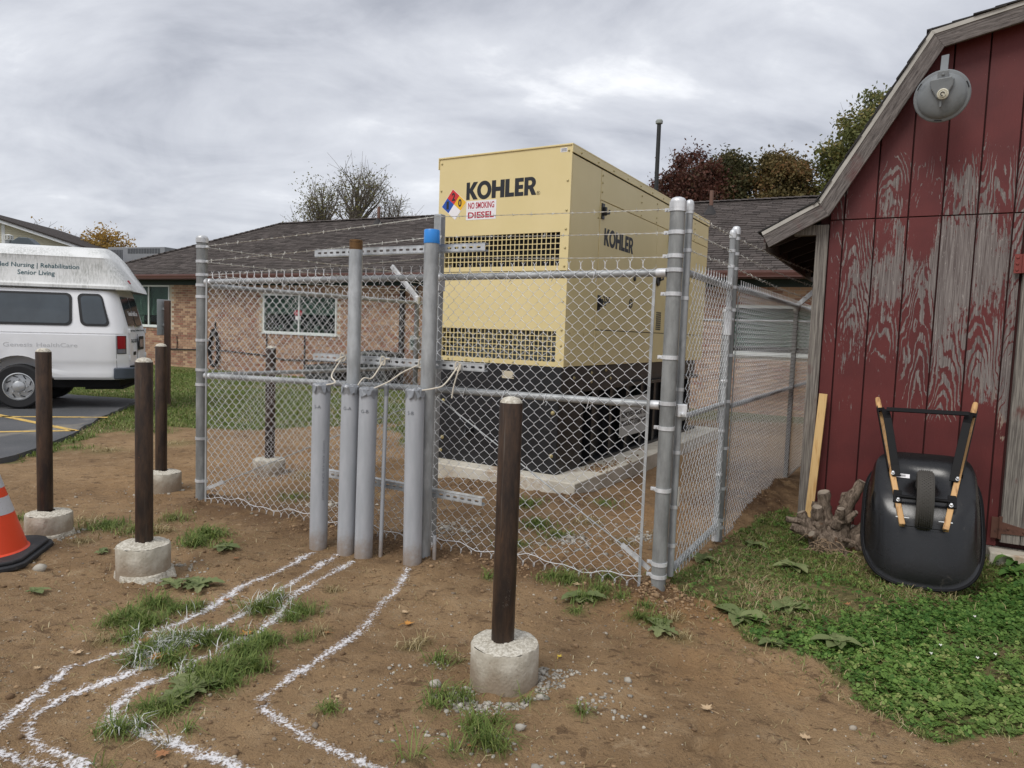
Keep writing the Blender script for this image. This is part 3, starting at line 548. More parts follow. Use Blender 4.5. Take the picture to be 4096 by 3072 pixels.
# a few single stones
for (u, v, sz, lab) in ((158, 2280, .05, 'fist sized grey lump of concrete beside the traffic cone'), (2130, 2700, .03, 'pale upright stone right of the nearest bollard footing'), (1742, 2745, .034, 'pale angular stone left of the nearest bollard footing'), (2080, 2920, .028, 'flat pale stone in front of the nearest bollard')):
    o = None; p = G(u, v); V = ICO_V * rng.uniform(.7, 1.2, (len(ICO_V), 1)) * np.array([sz, sz * .75, sz * .6]) / 1.0 + np.array([p.x, p.y, p.z + sz * .25])
    o = npmesh('stone', V, ICO_F, M_RUB, smooth=False, attrs=dict(tone=np.full(len(V), .7))); tag(o, lab, 'stone')

# ------------------------------------------------------------------ fallen leaves
LEAF = [(0, -.5), (.06, -.2), (.3, -.32), (.26, -.12), (.55, -.05), (.36, .08), (.42, .3), (.16, .2), (.1, .36), (0, .62), (-.1, .36), (-.16, .2), (-.42, .3), (-.36, .08), (-.55, -.05), (-.26, -.12), (-.3, -.32), (-.06, -.2)]
M_LEAFS = [mat('leaf_orange', srgb(198, 140, 66), .7, layers=[(srgb(150, 96, 50), 25, .5, .7, (1, 1, 1))]), mat('leaf_tan', srgb(190, 164, 130), .75, layers=[(srgb(140, 110, 82), 25, .5, .7, (1, 1, 1))]), mat('leaf_brown', srgb(158, 110, 72), .75), mat('leaf_yellow', srgb(222, 192, 72), .7)]
for i, (u, v, sz, m_, lab) in enumerate([(625, 2648, .075, 0, 'orange maple leaf on the grass between the white lines'), (985, 2540, .07, 0, 'orange maple leaf at the top edge of the grass strip'), (305, 2612, .06, 1, 'pale tan leaf on bare dirt left of the white lines'), (515, 2490, .07, 1, 'pale tan leaf on the grass beside the leftmost line'), (580, 2576, .065, 2, 'brown curled leaf lying across the leftmost white line'), (780, 2600, .04, 2, 'small brown leaf in the middle of the grass strip'), (1632, 2502, .06, 0, 'orange leaf on bare dirt right of the rightmost white line'), (1620, 2455, .05, 1, 'tan leaf on bare dirt above the orange leaf'), (1310, 2538, .035, 2, 'small brown leaf beside the rightmost white line'), (650, 3025, .06, 2, 'brown leaf on dirt at the bottom of the picture'), (905, 2410, .05, 2, 'brown leaf crossed by the leftmost white line near the conduits'), (945, 2240, .04, 2, 'brown leaf on dirt right of the bare concrete footing'), (150, 2680, .035, 1, 'small tan leaf on dirt above the left end of the white lines'), (2310, 2345, .055, 1, 'pale leaf lying on the weeds under the front fence'), (2825, 2860, .06, 1, 'curled pale leaf standing on the bare dirt'), (3222, 2955, .05, 1, 'pale leaf on bare dirt near the bottom right'), (4080, 2555, .085, 0, 'orange leaf in the clover at the right edge'), (3385, 2425, .05, 2, 'brown leaf on the lawn below the wheelbarrow'), (3150, 2390, .05, 2, 'rust coloured leaf on the lawn below the stump'), (3675, 2672, .035, 2, 'small pink brown leaf in the clover'), (2237, 2635, .03, 3, 'small yellow leaf right of the nearest bollard'), (1880, 2990, .03, 2, 'small brown leaf beside the grass tuft below the nearest bollard'), (1350, 2795, .03, 1, 'small tan seed leaf on dirt inside the bent white line')]):
    p = G(u, v); r = random.Random(i); m = MB(); a = r.uniform(0, 6.28); k1, k2 = r.uniform(-.5, .5), r.uniform(.1, .6)
    vs = [(0, 0, .08 * sz)]
    for (x, y) in LEAF:
        x *= r.uniform(.85, 1.15); y *= r.uniform(.85, 1.15); vs.append((sz * (x * math.cos(a) - y * math.sin(a)), sz * (x * math.sin(a) + y * math.cos(a)), sz * (.12 + k2 * (x * x + .6 * y * y) + k1 * x * y)))
    m.add(vs, [(0, j, j % len(LEAF) + 1) for j in range(1, len(LEAF) + 1)]); m.tube([(0, 0, .1 * sz), (sz * .5 * math.sin(a), -sz * .5 * math.cos(a), .15 * sz), (sz * .95 * math.sin(a + .2), -sz * .95 * math.cos(a + .2), .05 * sz)], .0014, 4)
    o = obj('fallen_leaf', m, M_LEAFS[m_], smooth=False); o.location = p + Vector((0, 0, .006)); tag(o, lab, 'leaf', 'fallen leaves on the ground')

# ================================================================== CHAIN-LINK ENCLOSURE
def galv(name, base, rough=.45, metal=.75, streak=True):
    t = NT(name); c = t.coord('Object'); a = t.noise(t.map(c, (1, 1, .35)), 9, 5, .65); b = t.noise(c, 55, 4, .7); f = t.noise(t.map(c, (2, 2, 1.2)), 7, 4, .6)
    col = t.mix(t.step(a, .35, .68), tuple(x * .74 for x in base), tuple(min(1, x * 1.18) for x in base)); col = t.mix(t.math('MULTIPLY', t.step(f, .56, .72), .4), col, tuple(min(1, x * 1.45) for x in base)); col = t.mix(t.math('MULTIPLY', t.step(b, .6, .8), .3), col, tuple(x * .6 for x in base))
    return t.set(col, t.math('ADD', t.math('MULTIPLY', a, .25), rough - .12), metal)
M_GALV = galv('galvanised_steel', srgb(166, 169, 170), .5, .35)
M_GALV2 = galv('bright_galvanised', srgb(212, 214, 216), .42, .35)
M_POST = galv('post_zinc', srgb(140, 142, 141), .55, .3)
M_WIRE = mat('fence_wire', srgb(230, 232, 235), .36, .35, vari=.12, vscale=30)
M_BARB = mat('barbed_wire', srgb(204, 203, 196), .45, .3, vari=.15, vscale=30)
def chainlink(L, z0, z1, parent, org, ex, D=.0825, r=.0020, sides=4, zs=lambda x: 1., name='chain_link_mesh', twist=True, loops=True, mat_=None, wv=.0055):
    """woven wires in the plane org + ex*x + z; every wire zigzags between its neighbours"""
    h = D / 2; nw = int(L / h); nz = int((z1 - z0) / h); h2 = (z1 - z0) / nz; V = []; Fs = []; o = 0
    i = np.arange(nw)[:, None, None]; j = np.arange(nz + 1)[None, :, None]; par = (i + j) % 2
    xb = i * h + par * h; zb = z1 - j * h2 + 0 * i
    s_ = np.where(par == 0, -1, 1)
    # two points per bend: wire comes in behind and leaves in front of its neighbour
    px = np.concatenate([xb + s_ * r * .5 - s_ * .04 * h, xb + s_ * r * .5 - s_ * .04 * h], 2); pz = np.concatenate([zb + .15 * h, zb - .15 * h], 2); py = np.concatenate([-s_ * wv + 0 * xb, s_ * wv + 0 * xb], 2)
    pts = np.stack([px, py, pz], -1).reshape(nw, -1, 3); m = pts.shape[1]
    pts[..., 1] += .006 * fbm2(pts[..., 0], pts[..., 2], 13, 2, 2.) ; pts[..., 0] += .003 * fbm2(pts[..., 0], pts[..., 2], 15, 2, 3.)
    T = np.gradient(pts, axis=1); T /= np.linalg.norm(T, axis=2)[..., None] + 1e-9; A = np.cross(T, np.array([0, 1., 0])); A /= np.linalg.norm(A, axis=2)[..., None] + 1e-9; B = np.cross(T, A)
    an = np.arange(sides) * 2 * np.pi / sides + .4; ringv = pts[:, :, None] + r * (A[:, :, None] * np.cos(an)[None, None, :, None] + B[:, :, None] * np.sin(an)[None, None, :, None])
    V = ringv.reshape(-1, 3); idx = np.arange(len(V)).reshape(nw, m, sides); nx = np.roll(idx, -1, 2)
    F_ = np.stack([idx[:, :-1], nx[:, :-1], nx[:, 1:], idx[:, 1:]], -1).reshape(-1, 4)
    parts = [(V, F_)]
    def tubes(paths, rr, sd=4):
        P = np.array(paths); n, m_ = P.shape[:2]; T = np.gradient(P, axis=1); T /= np.linalg.norm(T, axis=2)[..., None] + 1e-9; ref = np.array([.3, 1., .2]); A = np.cross(T, ref); A /= np.linalg.norm(A, axis=2)[..., None] + 1e-9; B = np.cross(T, A)
        an = np.arange(sd) * 2 * np.pi / sd; rg = P[:, :, None] + rr * (A[:, :, None] * np.cos(an)[None, None, :, None] + B[:, :, None] * np.sin(an)[None, None, :, None])
        Vv = rg.reshape(-1, 3); ix = np.arange(len(Vv)).reshape(n, m_, sd); nxx = np.roll(ix, -1, 2); return Vv, np.stack([ix[:, :-1], nxx[:, :-1], nxx[:, 1:], ix[:, 1:]], -1).reshape(-1, 4)
    if twist:   # barbed selvage: a short twisted pair ending in two splayed tips
        P = []
        for k_ in range(1, nw, 1):
            if k_ % 2: continue
            x = k_ * h
            for s2 in (-1, 1):
                P.append([(x + s2 * .002, s2 * .0015, z1 - .004), (x - s2 * .002, -s2 * .0015, z1 + .009), (x + s2 * .002, s2 * .0015, z1 + .02), (x + s2 * .0025, -s2 * .001, z1 + .03), (x + s2 * .011, s2 * .004, z1 + .043)])
        parts.append(tubes(P, r))
    if loops:   # bottom knuckles pulled down into points
        P = []
        for k_ in range(1, nw):
            x = k_ * h
            if (k_ + nz) % 2 == 0: P.append([(x - h * .12, 0, z0 + .006), (x - .004, .002, z0 - .016), (x + .003, .004, z0 - .03), (x + .006, -.002, z0 - .014), (x + h * .12, 0, z0 + .006)])
        if P: parts.append(tubes(P, r))
    V = []; Fs = []; o = 0
    for v_, f_ in parts: V.append(v_); Fs.append(f_ + o); o += len(v_)
    V = np.concatenate(V); Fs = np.concatenate(Fs); V[:, 2] *= zs(V[:, 0]); ex = np.array(ex); ny = np.array([-ex[1], ex[0], 0])
    W = np.array(org)[None] + V[:, :1] * ex[None] + V[:, 1:2] * ny[None] + V[:, 2:3] * np.array([[0, 0, 1]])
    ob = npmesh(name, W, Fs, mat_ or M_WIRE, parent, kind='stuff'); return ob
def barbed(p, q, parent, sag=.01, seed=0, pitch=.135):
    p, q = Vector(p), Vector(q); d = q - p; L = d.length; d.normalize(); sdv = d.cross(Vector((0, 0, 1))).normalized(); up = sdv.cross(d); n = max(8, int(L / .012)); m = MB(); r = random.Random(seed)
    for ph in (0, math.pi):
        m.tube([p + d * (L * i / n) + (sdv * math.cos(i * .75 + ph) + up * math.sin(i * .75 + ph)) * .0022 - Vector((0, 0, sag * 4 * (i / n) * (1 - i / n))) for i in range(n + 1)], .0017, 3, cap=False)
    s_ = .06
    while s_ < L - .02:
        c_ = p + d * s_ - Vector((0, 0, sag * 4 * (s_ / L) * (1 - s_ / L)))
        m.tube([c_ - d * .006, c_ + d * .006], .0042, 5)
        for k_ in range(2):
            a = r.uniform(0, 6.28); e_ = sdv * math.cos(a) + up * math.sin(a); m.tube([c_ + d * (.004 if k_ else -.004) - e_ * .016 + d * .006, c_ + d * (.004 if k_ else -.004), c_ + e_ * .017 + d * r.uniform(-.008, .008)], .0013, 3)
        s_ += pitch * r.uniform(.85, 1.15)
    return obj('barbed_wire', m, M_BARB, parent, normals=False)
def post_mb(p, r, z0, z1, n=20): return MB().tube([(p[0], p[1], z0), (p[0], p[1], z1)], r, n)
def cap_mb(p, r, z): return MB().lathe([(r * 1.0, z - .048), (r * 1.13, z - .047), (r * 1.13, z - .008), (r * 1.05, z - .007), (r * 1.0, z + .003), (r * .8, z + .013), (r * .45, z + .019), (r * .05, z + .021)], 20, (p[0], p[1], 0))
def band_mb(p, r, z, tab=None, h=.024):
    m = MB().lathe([(r, z - h / 2), (r * 1.07 + .002, z - h / 2), (r * 1.07 + .002, z + h / 2), (r, z + h / 2)], 20, (p[0], p[1], 0), cap=False)
    if tab is not None:
        d = Vector((tab[0], tab[1], 0)).normalized(); c_ = Vector((p[0], p[1], z)); m.beam(c_ + d * r * .8, c_ + d * (r + .032), .012, h * .9); sd_v = Vector((d.y, -d.x, 0)); b0 = c_ + d * (r + .02)
        m.tube([b0 - sd_v * .014, b0 + sd_v * .014], .007, 6)
    return m
def make_post(parent, p, r, z1, bands=(), tab=None, cap=True, m=None, z0=-.1):
    o = obj('post', post_mb(p, r, z0, z1), m or M_POST, parent)
    if cap: obj('post_cap', cap_mb(p, r, z1), M_GALV2, o)
    for b in bands: obj('band', band_mb(p, r, b, tab), M_GALV2, o)
    return o
def rail(parent, a, b, r=.0235, ends=True):
    m = MB().tube([a, b], r, 14)
    o = obj('rail', m, M_GALV, parent)
    if ends:
        d = (Vector(b) - Vector(a)).normalized()
        for e_, s_ in ((Vector(a), 1), (Vector(b), -1)): obj('rail_end', MB().tube([e_ - d * s_ * .005, e_ + d * s_ * .05, e_ + d * s_ * .058], [r * 1.18, r * 1.18, r * 1.02], 14), M_GALV2, o)

    return o
NF = Vector((FDIR.y, -FDIR.x, 0))          # outward normal of the front run is -NF or NF, whichever faces the camera
if NF.y > 0: NF = -NF
zl = lambda s_: 1 - .03 * s_ / FLEN
# ---- front run
ff = thing('chain_link_fence', 'front run of chain-link fence with barbed wire facing the conduits and bollards', 'fence', FC, 0, 'chain-link fence runs')
def loc(p): return tuple(Vector(p) - FC)
ffm = lambda p: p
base_par = ff
def setp(o): return o
# parts are built in world coordinates; the run's own matrix is undone
def world_child(root):
    for c_ in root.children: c_.matrix_parent_inverse = root.matrix_world.inverted() if False else Matrix.Translation(-Vector(root.location))
P_L, P_M, P_C = FC + FDIR * FLEN, FC + FDIR * 1.74, FC
make_post(ff, P_C, .046, 2.455, (2.40, 2.262, 2.12, 2.035, 1.89, 1.5, 1.215, 1.06, .67, .2, .12), FDIR)
make_post(ff, P_L, .046, 2.345, (2.262, 2.135, 2.02, 1.93, 1.83, 1.45, 1.19, 1.06, .58, .2), -FDIR)
mpost = obj('post', MB().bx(-.03, .03, -.035, .03, -.1, 2.45), M_GALV, ff, bevel=.006); mpost.location = P_M - NF * .05; mpost.rotation_euler = (0, 0, R(-26.5))
obj('band', MB().bx(-.036, .036, -.045, .036, 1.9, 1.99), M_GALV2, mpost)
ro = NF * -.028
rail(ff, P_C + FDIR * .055 + Vector((0, 0, 2.02)), P_M + Vector((0, 0, 2.02 * zl(1.74))) , .0235)
rail(ff, P_M + Vector((0, 0, 2.02 * zl(1.74))), P_L - FDIR * .055 + Vector((0, 0, 2.02 * zl(FLEN))), .0235)
rail(ff, P_C + FDIR * .055 + Vector((0, 0, 1.20)), P_M + Vector((0, 0, 1.185)), .024)
rail(ff, P_M + Vector((0, 0, 1.185)), P_L - FDIR * .055 + Vector((0, 0, 1.14)), .024)
chainlink(FLEN - .22, .05, 2.062, ff, FC + FDIR * .11 + NF * .028, FDIR, zs=lambda x: 1 - .03 * (x + .11) / FLEN)
for i, z in enumerate((2.415, 2.272, 2.124)):
    barbed(P_C + FDIR * .06 + Vector((0, 0, z - .01)), P_M + NF * .03 + Vector((0, 0, (z + .006))), ff, .004, i)
    barbed(P_M + NF * .03 + Vector((0, 0, (z + .006))), P_L - FDIR * .05 + Vector((0, 0, (2.268, 2.14, 2.017)[i])), ff, .006, i + 5)
for pp, d in ((P_C + FDIR * .115, 1), (P_L - FDIR * .09, 1)): obj('tension_bar', MB().box(pp + NF * .028 + Vector((0, 0, .99)), (.018, .006, 2.0), Matrix.Rotation(R(-26.5), 3, 'Z')), M_GALV, ff)
# bottom tension wire, truss rods, brace hook
pts = []
for i in range(60):
    s_ = .1 + (FLEN - .2) * i / 59; p = FC + FDIR * s_ + NF * .034; pts.append(p + Vector((0, 0, .085 + .018 * math.sin(s_ * 9) + .012 * math.sin(s_ * 23))))
obj('tension_wire', MB().tube(pts, .0028, 5), M_WIRE, ff)
obj('truss_rod', MB().tube([P_M + FDIR * -.05 + Vector((0, 0, 1.13)), P_C + FDIR * .25 + Vector((0, 0, .28))], .005, 6), M_GALV, ff)
hk = P_C + FDIR * .25 + Vector((0, 0, .28)); obj('truss_tightener', MB().beam(hk, P_C + FDIR * .06 + Vector((0, 0, .15)), .012, .03), M_GALV2, ff)
obj('truss_rod', MB().tube([P_M + FDIR * .05 + Vector((0, 0, 1.1)), P_L - FDIR * .28 + Vector((0, 0, .22))], .005, 6), M_GALV, ff)
obj('truss_tightener', MB().beam(P_L - FDIR * .28 + Vector((0, 0, .22)), P_L - FDIR * .06 + Vector((0, 0, .13)), .012, .03), M_GALV2, ff)
tie = MB()
for (s0, s1) in ((.35, 1.6), (1.95, 3.9)):
    for zt in (2.02, 1.19):
        for k_ in range(4):
            s_ = s0 + (s1 - s0) * (k_ + .5) / 4; p = FC + FDIR * s_ + Vector((0, 0, zt * (zl(s_) if zt > 1.5 else 1)))
            tie.tube([p + NF * .035 + FDIR * .012 - Vector((0, 0, .045)), p + NF * .036, p + NF * .02 + Vector((0, 0, .028)), p - NF * .028 + Vector((0, 0, .006)), p - NF * .01 - Vector((0, 0, .03)), p + NF * .04 - FDIR * .012 - Vector((0, 0, .05))], .0022, 5)
obj('tie_wires', tie, M_WIRE, ff, kind='stuff', normals=False)
world_child(ff)
# ---- gate between corner post and hinge post
NR = Vector((RDIR.y, -RDIR.x, 0));  NR = NR if NR.x > 0 else -NR
GA, GB, HP = FC + RDIR * .10 + NR * .042, FC + RDIR * 1.40, FC + RDIR * 1.50
gt = thing('chain_link_gate', 'chain-link gate with barbed wire hung between the corner post and the hinge post', 'gate', GA)
def up_frame(p, z1): 
    o = obj('upright', post_mb(p, .023, .1, z1, 14), M_GALV, gt); obj('upright_cap', cap_mb(p, .025, z1), M_GALV2, o); return o
u1 = up_frame(GA, 2.455); u2 = up_frame(GB, 2.46)
for z in (2.40, 2.28, 2.165, 1.87, 1.3, .9, .55, .3): obj('band', band_mb(GA, .023, z, RDIR if z < 2 else None, .022), M_GALV2, u1)
for z in (2.435, 2.315, 2.195, 1.87, 1.3, .9, .55): obj('band', band_mb(GB, .023, z, -RDIR if z < 2 else None, .022), M_GALV2, u2)
for z, r_ in ((2.03, .023), (1.115, .021), (.135, .023)): rail(gt, GA + RDIR * .02 + Vector((0, 0, z)), GB - RDIR * .02 + Vector((0, 0, z)), r_, ends=False)
chainlink(1.23, .12, 2.055, gt, GA + RDIR * .045 + NR * .026, (GB - GA).normalized(), r=.0023)
for i, z in enumerate((2.40, 2.285, 2.172)): barbed(GA + Vector((0, 0, z)), GB + Vector((0, 0, z + .03)), gt, .004, 20 + i)
obj('latch', MB().bx(-.03, .03, -.035, .035, -.04, .04).tube([(0, -.06, -.02), (0, .06, -.02)], .012, 8), M_GALV2, gt, bevel=.006).location = GA + NR * .0 + Vector((.01, -.02, 1.17))
o = obj('paper_tag', MB().box((0, 0, 0), (.006, .026, .12)), mat('tag_paper', srgb(205, 200, 188), .8, layers=[(srgb(70, 70, 70), 60, .55, .6, (1, 8, 30))]), gt); o.location = GA + NR * .028 + RDIR * .004 + Vector((0, 0, .62)); o.rotation_euler = (0, 0, R(-30))
for z in (1.75, .06):
    hg = MB().lathe([(.024, -.09), (.032, -.09), (.032, .09), (.024, .09)], 16, cap=False); hg.beam((0, 0, .03), (.10, 0, .03), .02, .03); hg.tube([(.05, -.03, .03), (.05, .03, .03)], .014, 8); ho = obj('hinge', hg, M_GALV2, gt); ho.location = GB + Vector((0, 0, max(z, .1))); ho.rotation_euler = (0, 0, R(59.6))
world_child(gt)
# ---- right run from hinge post behind the shed
fr = thing('chain_link_fence', 'right run of chain-link fence passing close beside the red shed', 'fence', HP, 0, 'chain-link fence runs')
make_post(fr, HP, .031, 2.50, (2.42, 2.30, 2.185, 2.04, 1.86, 1.5, 1.13, .75, .42, .16, .1), None)
FP1 = FC + RDIR * 4.65; FP2 = FC + RDIR * 7.9; RE = FC + RDIR * 10.6
M_DKPOST = galv('weathered_post', srgb(84, 84, 84), .55, .5)
for p in (FP1, FP2): make_post(fr, p, .028, 2.06, (2.0,), None, cap=False, m=M_DKPOST)
def arm(parent, p, d):
    a0 = p + Vector((0, 0, 2.05)); a1 = a0 + d * .42 + Vector((0, 0, .40)); m = MB().beam(a0, a1, .036, .055, up=(0, 0, 1)); m.lathe([(.034, -.05), (.036, .01), (.02, .03)], 14, a0); return obj('barbed_wire_arm', m, M_GALV2, parent, bevel=.004)
for p in (FP1, FP2): arm(fr, p, NR)
rail(fr, HP + RDIR * .03 + Vector((0, 0, 2.04)), RE + Vector((0, 0, 2.06)), .022, ends=False)
rail(fr, HP + RDIR * .03 + Vector((0, 0, 1.08)), RE + Vector((0, 0, 1.1)), .021, ends=False)
chainlink(9.0, .03, 2.06, fr, HP + RDIR * .06 + NR * .03, RDIR, sides=3, r=.0024, wv=.0075)
for i in range(3):
    z0 = (2.43, 2.315, 2.2)[i]; q = (.34, .22, .10)[i]; e_ = FP1 + NR * q + Vector((0, 0, 2.05 + q * .97)); f_ = FP2 + NR * q + Vector((0, 0, 2.05 + q * .97))
    barbed(HP + Vector((0, 0, z0)), e_, fr, .02, 40 + i); barbed(e_, f_, fr, .01, 44 + i)
for p in (HP + RDIR * .065,): obj('tension_bar', MB().box(p + NR * .03 + Vector((0, 0, 1.0)), (.016, .006, 1.95), Matrix.Rotation(R(59.6), 3, 'Z')), M_GALV, fr)
world_child(fr)
# ---- left run
NL = -NR
fl2 = thing('chain_link_fence', 'left run of chain-link fence leading from the far left post to the brick building', 'fence', P_L, 0, 'chain-link fence runs')
LP1 = P_L + RDIR * 3.02; LP2 = P_L + RDIR * 6.1; LE = P_L + RDIR * 9.0
for p in (LP1, LP2): make_post(fl2, p, .03, 2.0, (1.94, 1.5), None, cap=False); arm(fl2, p + Vector((0, 0, -.05)), NL)
rail(fl2, P_L + RDIR * .05 + Vector((0, 0, 1.93)), LE + Vector((0, 0, 1.96)), .022, ends=False)
rail(fl2, P_L + RDIR * .05 + Vector((0, 0, 1.14)), LE + Vector((0, 0, 1.12)), .021, ends=False)
chainlink(8.6, .04, 1.965, fl2, P_L + RDIR * .1 + NL * .03, RDIR, sides=3)
for i in range(3):
    q = (.34, .22, .10)[i]; e_ = LP1 + NL * q + Vector((0, 0, 2.0 + q * .97)); f_ = LP2 + NL * q + Vector((0, 0, 2.0 + q * .97)); barbed(P_L + Vector((0, 0, (2.262, 2.135, 2.02)[i])), e_, fl2, .01, 60 + i); barbed(e_, f_, fl2, .01, 64 + i)
world_child(fl2)
# ---- back run
bk = thing('chain_link_fence', 'back run of chain-link fence behind the generator along the building', 'fence', LE, 0, 'chain-link fence runs')
bd = (RE - LE); bl = bd.length; bd.normalize()
for q in (0, .5, 1): make_post(bk, LE + bd * (bl * q), .035, 2.2, (1.9,), None)
rail(bk, LE + Vector((0, 0, 1.96)), RE + Vector((0, 0, 2.04)), .022, ends=False)
chainlink(bl - .1, .04, 1.95, bk, LE + bd * .05, bd, sides=3)
world_child(bk)

# ================================================================== CONDUITS, PIPES, STRUTS
t = NT('grey_pvc'); c = t.coord('Object'); sp_ = t.n('ShaderNodeSeparateXYZ'); t.l(c, sp_.inputs[0])
col = t.mix(t.step(t.noise(t.map(c, (4, 4, .8)), 4, 4), .35, .7), srgb(164, 168, 173), srgb(176, 179, 184))
mud = t.math('MULTIPLY', t.step(t.math('ADD', sp_.outputs[2], t.math('MULTIPLY', t.noise(c, 14, 5, .7), .34)), .36, .16), .75)
col = t.mix(mud, col, srgb(142, 124, 106)); col = t.mix(t.step(t.noise(t.map(c, (1, 1, .5)), 26, 5, .7), .68, .76), col, srgb(124, 126, 130)); M_PVC = t.set(col, .5, 0, .4)
M_TAPE = mat('duct_tape', srgb(140, 143, 147), .32, .25, bump=(30, .5, .006), vari=.15, vscale=20)
M_INK = mat('marker_ink', srgb(88, 92, 98), .7, vari=0)
M_INKD = mat('print_ink', srgb(112, 116, 124), .7, vari=0)
def conduit(p, top, r, h, lab, mark=None, lean=(0, 0), grp='grey plastic conduits with taped tops', printed=False, seed=0):
    z0 = H(p[0], p[1]); e_ = thing('conduit', lab, 'conduit', (p[0], p[1], z0), 0, grp); L = Vector((lean[0], lean[1], 0)); rr = random.Random(seed)
    tubep = lambda z: L * (z / h) + Vector((0, 0, z))
    obj('pipe', MB().tube([tubep(-.12), tubep(h)], r, 28), M_PVC, e_)
    m = MB(); n = 28; pr = []
    vs = []; zs_ = [h - .055, h - .03, h - .008, h + .004, h + .008]; rs_ = [1.012, 1.02, 1.03, .9, .3]
    for i, (z, q) in enumerate(zip(zs_, rs_)):
        for k_ in range(n):
            a = 2 * math.pi * k_ / n; jj = (rr.uniform(-.022, .012) if i == 0 else rr.uniform(-.005, .005)); q2 = q * r * (1 + rr.uniform(-.0, .06) * (i == 2) + rr.uniform(-.04, .04) * (i == 3)); vs.append(tubep(z + jj) + Vector((q2 * math.cos(a), q2 * math.sin(a), 0)))
    fs = [(i * n + k_, i * n + (k_ + 1) % n, (i + 1) * n + (k_ + 1) % n, (i + 1) * n + k_) for i in range(len(zs_) - 1) for k_ in range(n)] + [tuple((len(zs_) - 1) * n + k_ for k_ in range(n))]
    m.add(vs, fs)
    for k_ in range(4):   # loose folded flaps
        a = rr.uniform(-2.6, -.5); c_ = tubep(h - .03) + Vector((math.cos(a), math.sin(a), 0)) * r * 1.04; s_ = Vector((-math.sin(a), math.cos(a), 0)); o_ = Vector((math.cos(a), math.sin(a), 0)); wd = rr.uniform(.012, .03); dn = rr.uniform(.03, .06)
        m.add([c_ - s_ * wd + Vector((0, 0, .025)), c_ + s_ * wd + Vector((0, 0, .025)), c_ + s_ * wd * .7 + o_ * .008 - Vector((0, 0, dn * .3)), c_ - s_ * wd * .2 + o_ * .012 - Vector((0, 0, dn * .6))], [(0, 1, 2, 3)])
    obj('tape_wrap', m, M_TAPE, e_, smooth=False)
    # inward direction to the viewer for handwriting
    d = Vector((-p[0], -p[1], 0)).normalized(); s_ = Vector((-d.y, d.x, 0))
    def letters(txt, z0_, hh, side, mt, vertical=False, nm='handwriting'):
        m_ = text_mesh(txt, hh, depth=.0); co = np.zeros(len(m_.vertices) * 3, np.float32); m_.vertices.foreach_get('co', co); co = co.reshape(-1, 3)
        X_, Z_ = (co[:, 0], co[:, 1]) if not vertical else (co[:, 1], -co[:, 0])
        th_ = side + X_ / r; zz_ = z0_ + Z_; base = np.array(d); sv = np.array(s_); Ls = np.array(L)
        W = (np.cos(th_)[:, None] * base + np.sin(th_)[:, None] * sv) * (r + .0012) + Ls[None] * (zz_ / h)[:, None]; W[:, 2] = zz_
        m_.vertices.foreach_set('co', W.astype(np.float32).ravel()); m_.update(); m_.materials.clear(); m_.materials.append(mt); o = bpy.data.objects.new(nm, m_); COL.objects.link(o); o.parent = e_
    if mark: letters(mark, h - .17, .034, -.8, M_INK)
    if printed: letters('CANTEX  ALVA  4 IN  SCH 40  CONDUIT', h - .40, .024, .28, M_INKD, True, 'printed_text')
    return e_
def lean_of(p, q): return (q[0] - p[0], q[1] - p[1])
conduit((-1.375, 5.06), 0, .064, 1.20, 'grey plastic conduit with taped top standing alone, leftmost of the four', 'S-A', (.005, .0), printed=True, seed=1)
conduit((-1.15, 4.97), 0, .064, 1.205, 'grey plastic conduit with taped top, left one of the touching pair', 'G-A', (.012, 0), seed=2)
conduit((-1.013, 4.915), 0, .064, 1.20, 'grey plastic conduit with taped top, right one of the touching pair', 'G-B', (.012, 0), seed=3)
conduit((-.645, 4.775), 0, .064, 1.205, 'grey plastic conduit with taped top beside the blue-capped pipe, rightmost of the four', 'S-B', (-.012, 0), seed=4)
e_ = thing('conduit', 'thin grey plastic conduit between the touching pair and the rightmost conduit', 'conduit', (-.895, 4.93, H(-.895, 4.93)))
obj('pipe', MB().tube([(0, 0, -.1), (.012, .02, 1.18)], .0145, 14), M_PVC, e_); obj('tape_wrap', MB().tube([(.012, .02, 1.15), (.0125, .02, 1.225), (.0125, .02, 1.238)], [.0165, .0175, .008], 12), M_TAPE, e_)
e_ = thing('conduit_stub', 'short open grey conduit stub at the foot of the blue-capped pipe', 'conduit', (-.50, 4.83, H(-.5, 4.83)))
obj('pipe', MB().lathe([(.0135, -.08), (.0135, .17), (.0105, .17), (.0105, .02), (.001, .02)], 14), M_PVC, e_)
M_PIPE = galv('mottled_pipe', srgb(180, 184, 186), .42, .4)
M_BRN = mat('rusty_thread', srgb(112, 82, 46), .6, .4, layers=[(srgb(70, 52, 34), 20, .45, .7, (1, 1, 6))], bump=(60, .8, .004, (.1, .1, 4)))
M_BLUE = mat('blue_plastic', srgb(46, 138, 222), .38, 0, vari=.05)
e_ = thing('steel_pipe', 'tall galvanised steel pipe with a brown threaded top end', 'pipe', (-1.158, 5.13, 0), 0, 'tall galvanised conduit risers')
obj('pipe', MB().tube([(0, 0, -.1), (.0, .0, 2.17)], .0485, 28), M_PIPE, e_)
th = MB(); th.lathe([(.0475, 2.17)] + [(.0465 + (.0015 if i % 2 else 0), 2.172 + i * .0042) for i in range(16)] + [(.044, 2.24), (.038, 2.24), (.038, 2.15)], 28); obj('threaded_end', th, M_BRN, e_)
e_ = thing('steel_pipe', 'tall galvanised steel pipe with a bright blue plastic cap', 'pipe', (-.585, 4.89, 0), 0, 'tall galvanised conduit risers')
obj('pipe', MB().tube([(0, 0, -.1), (.0, .0, 2.23)], .0515, 28), M_GALV, e_)
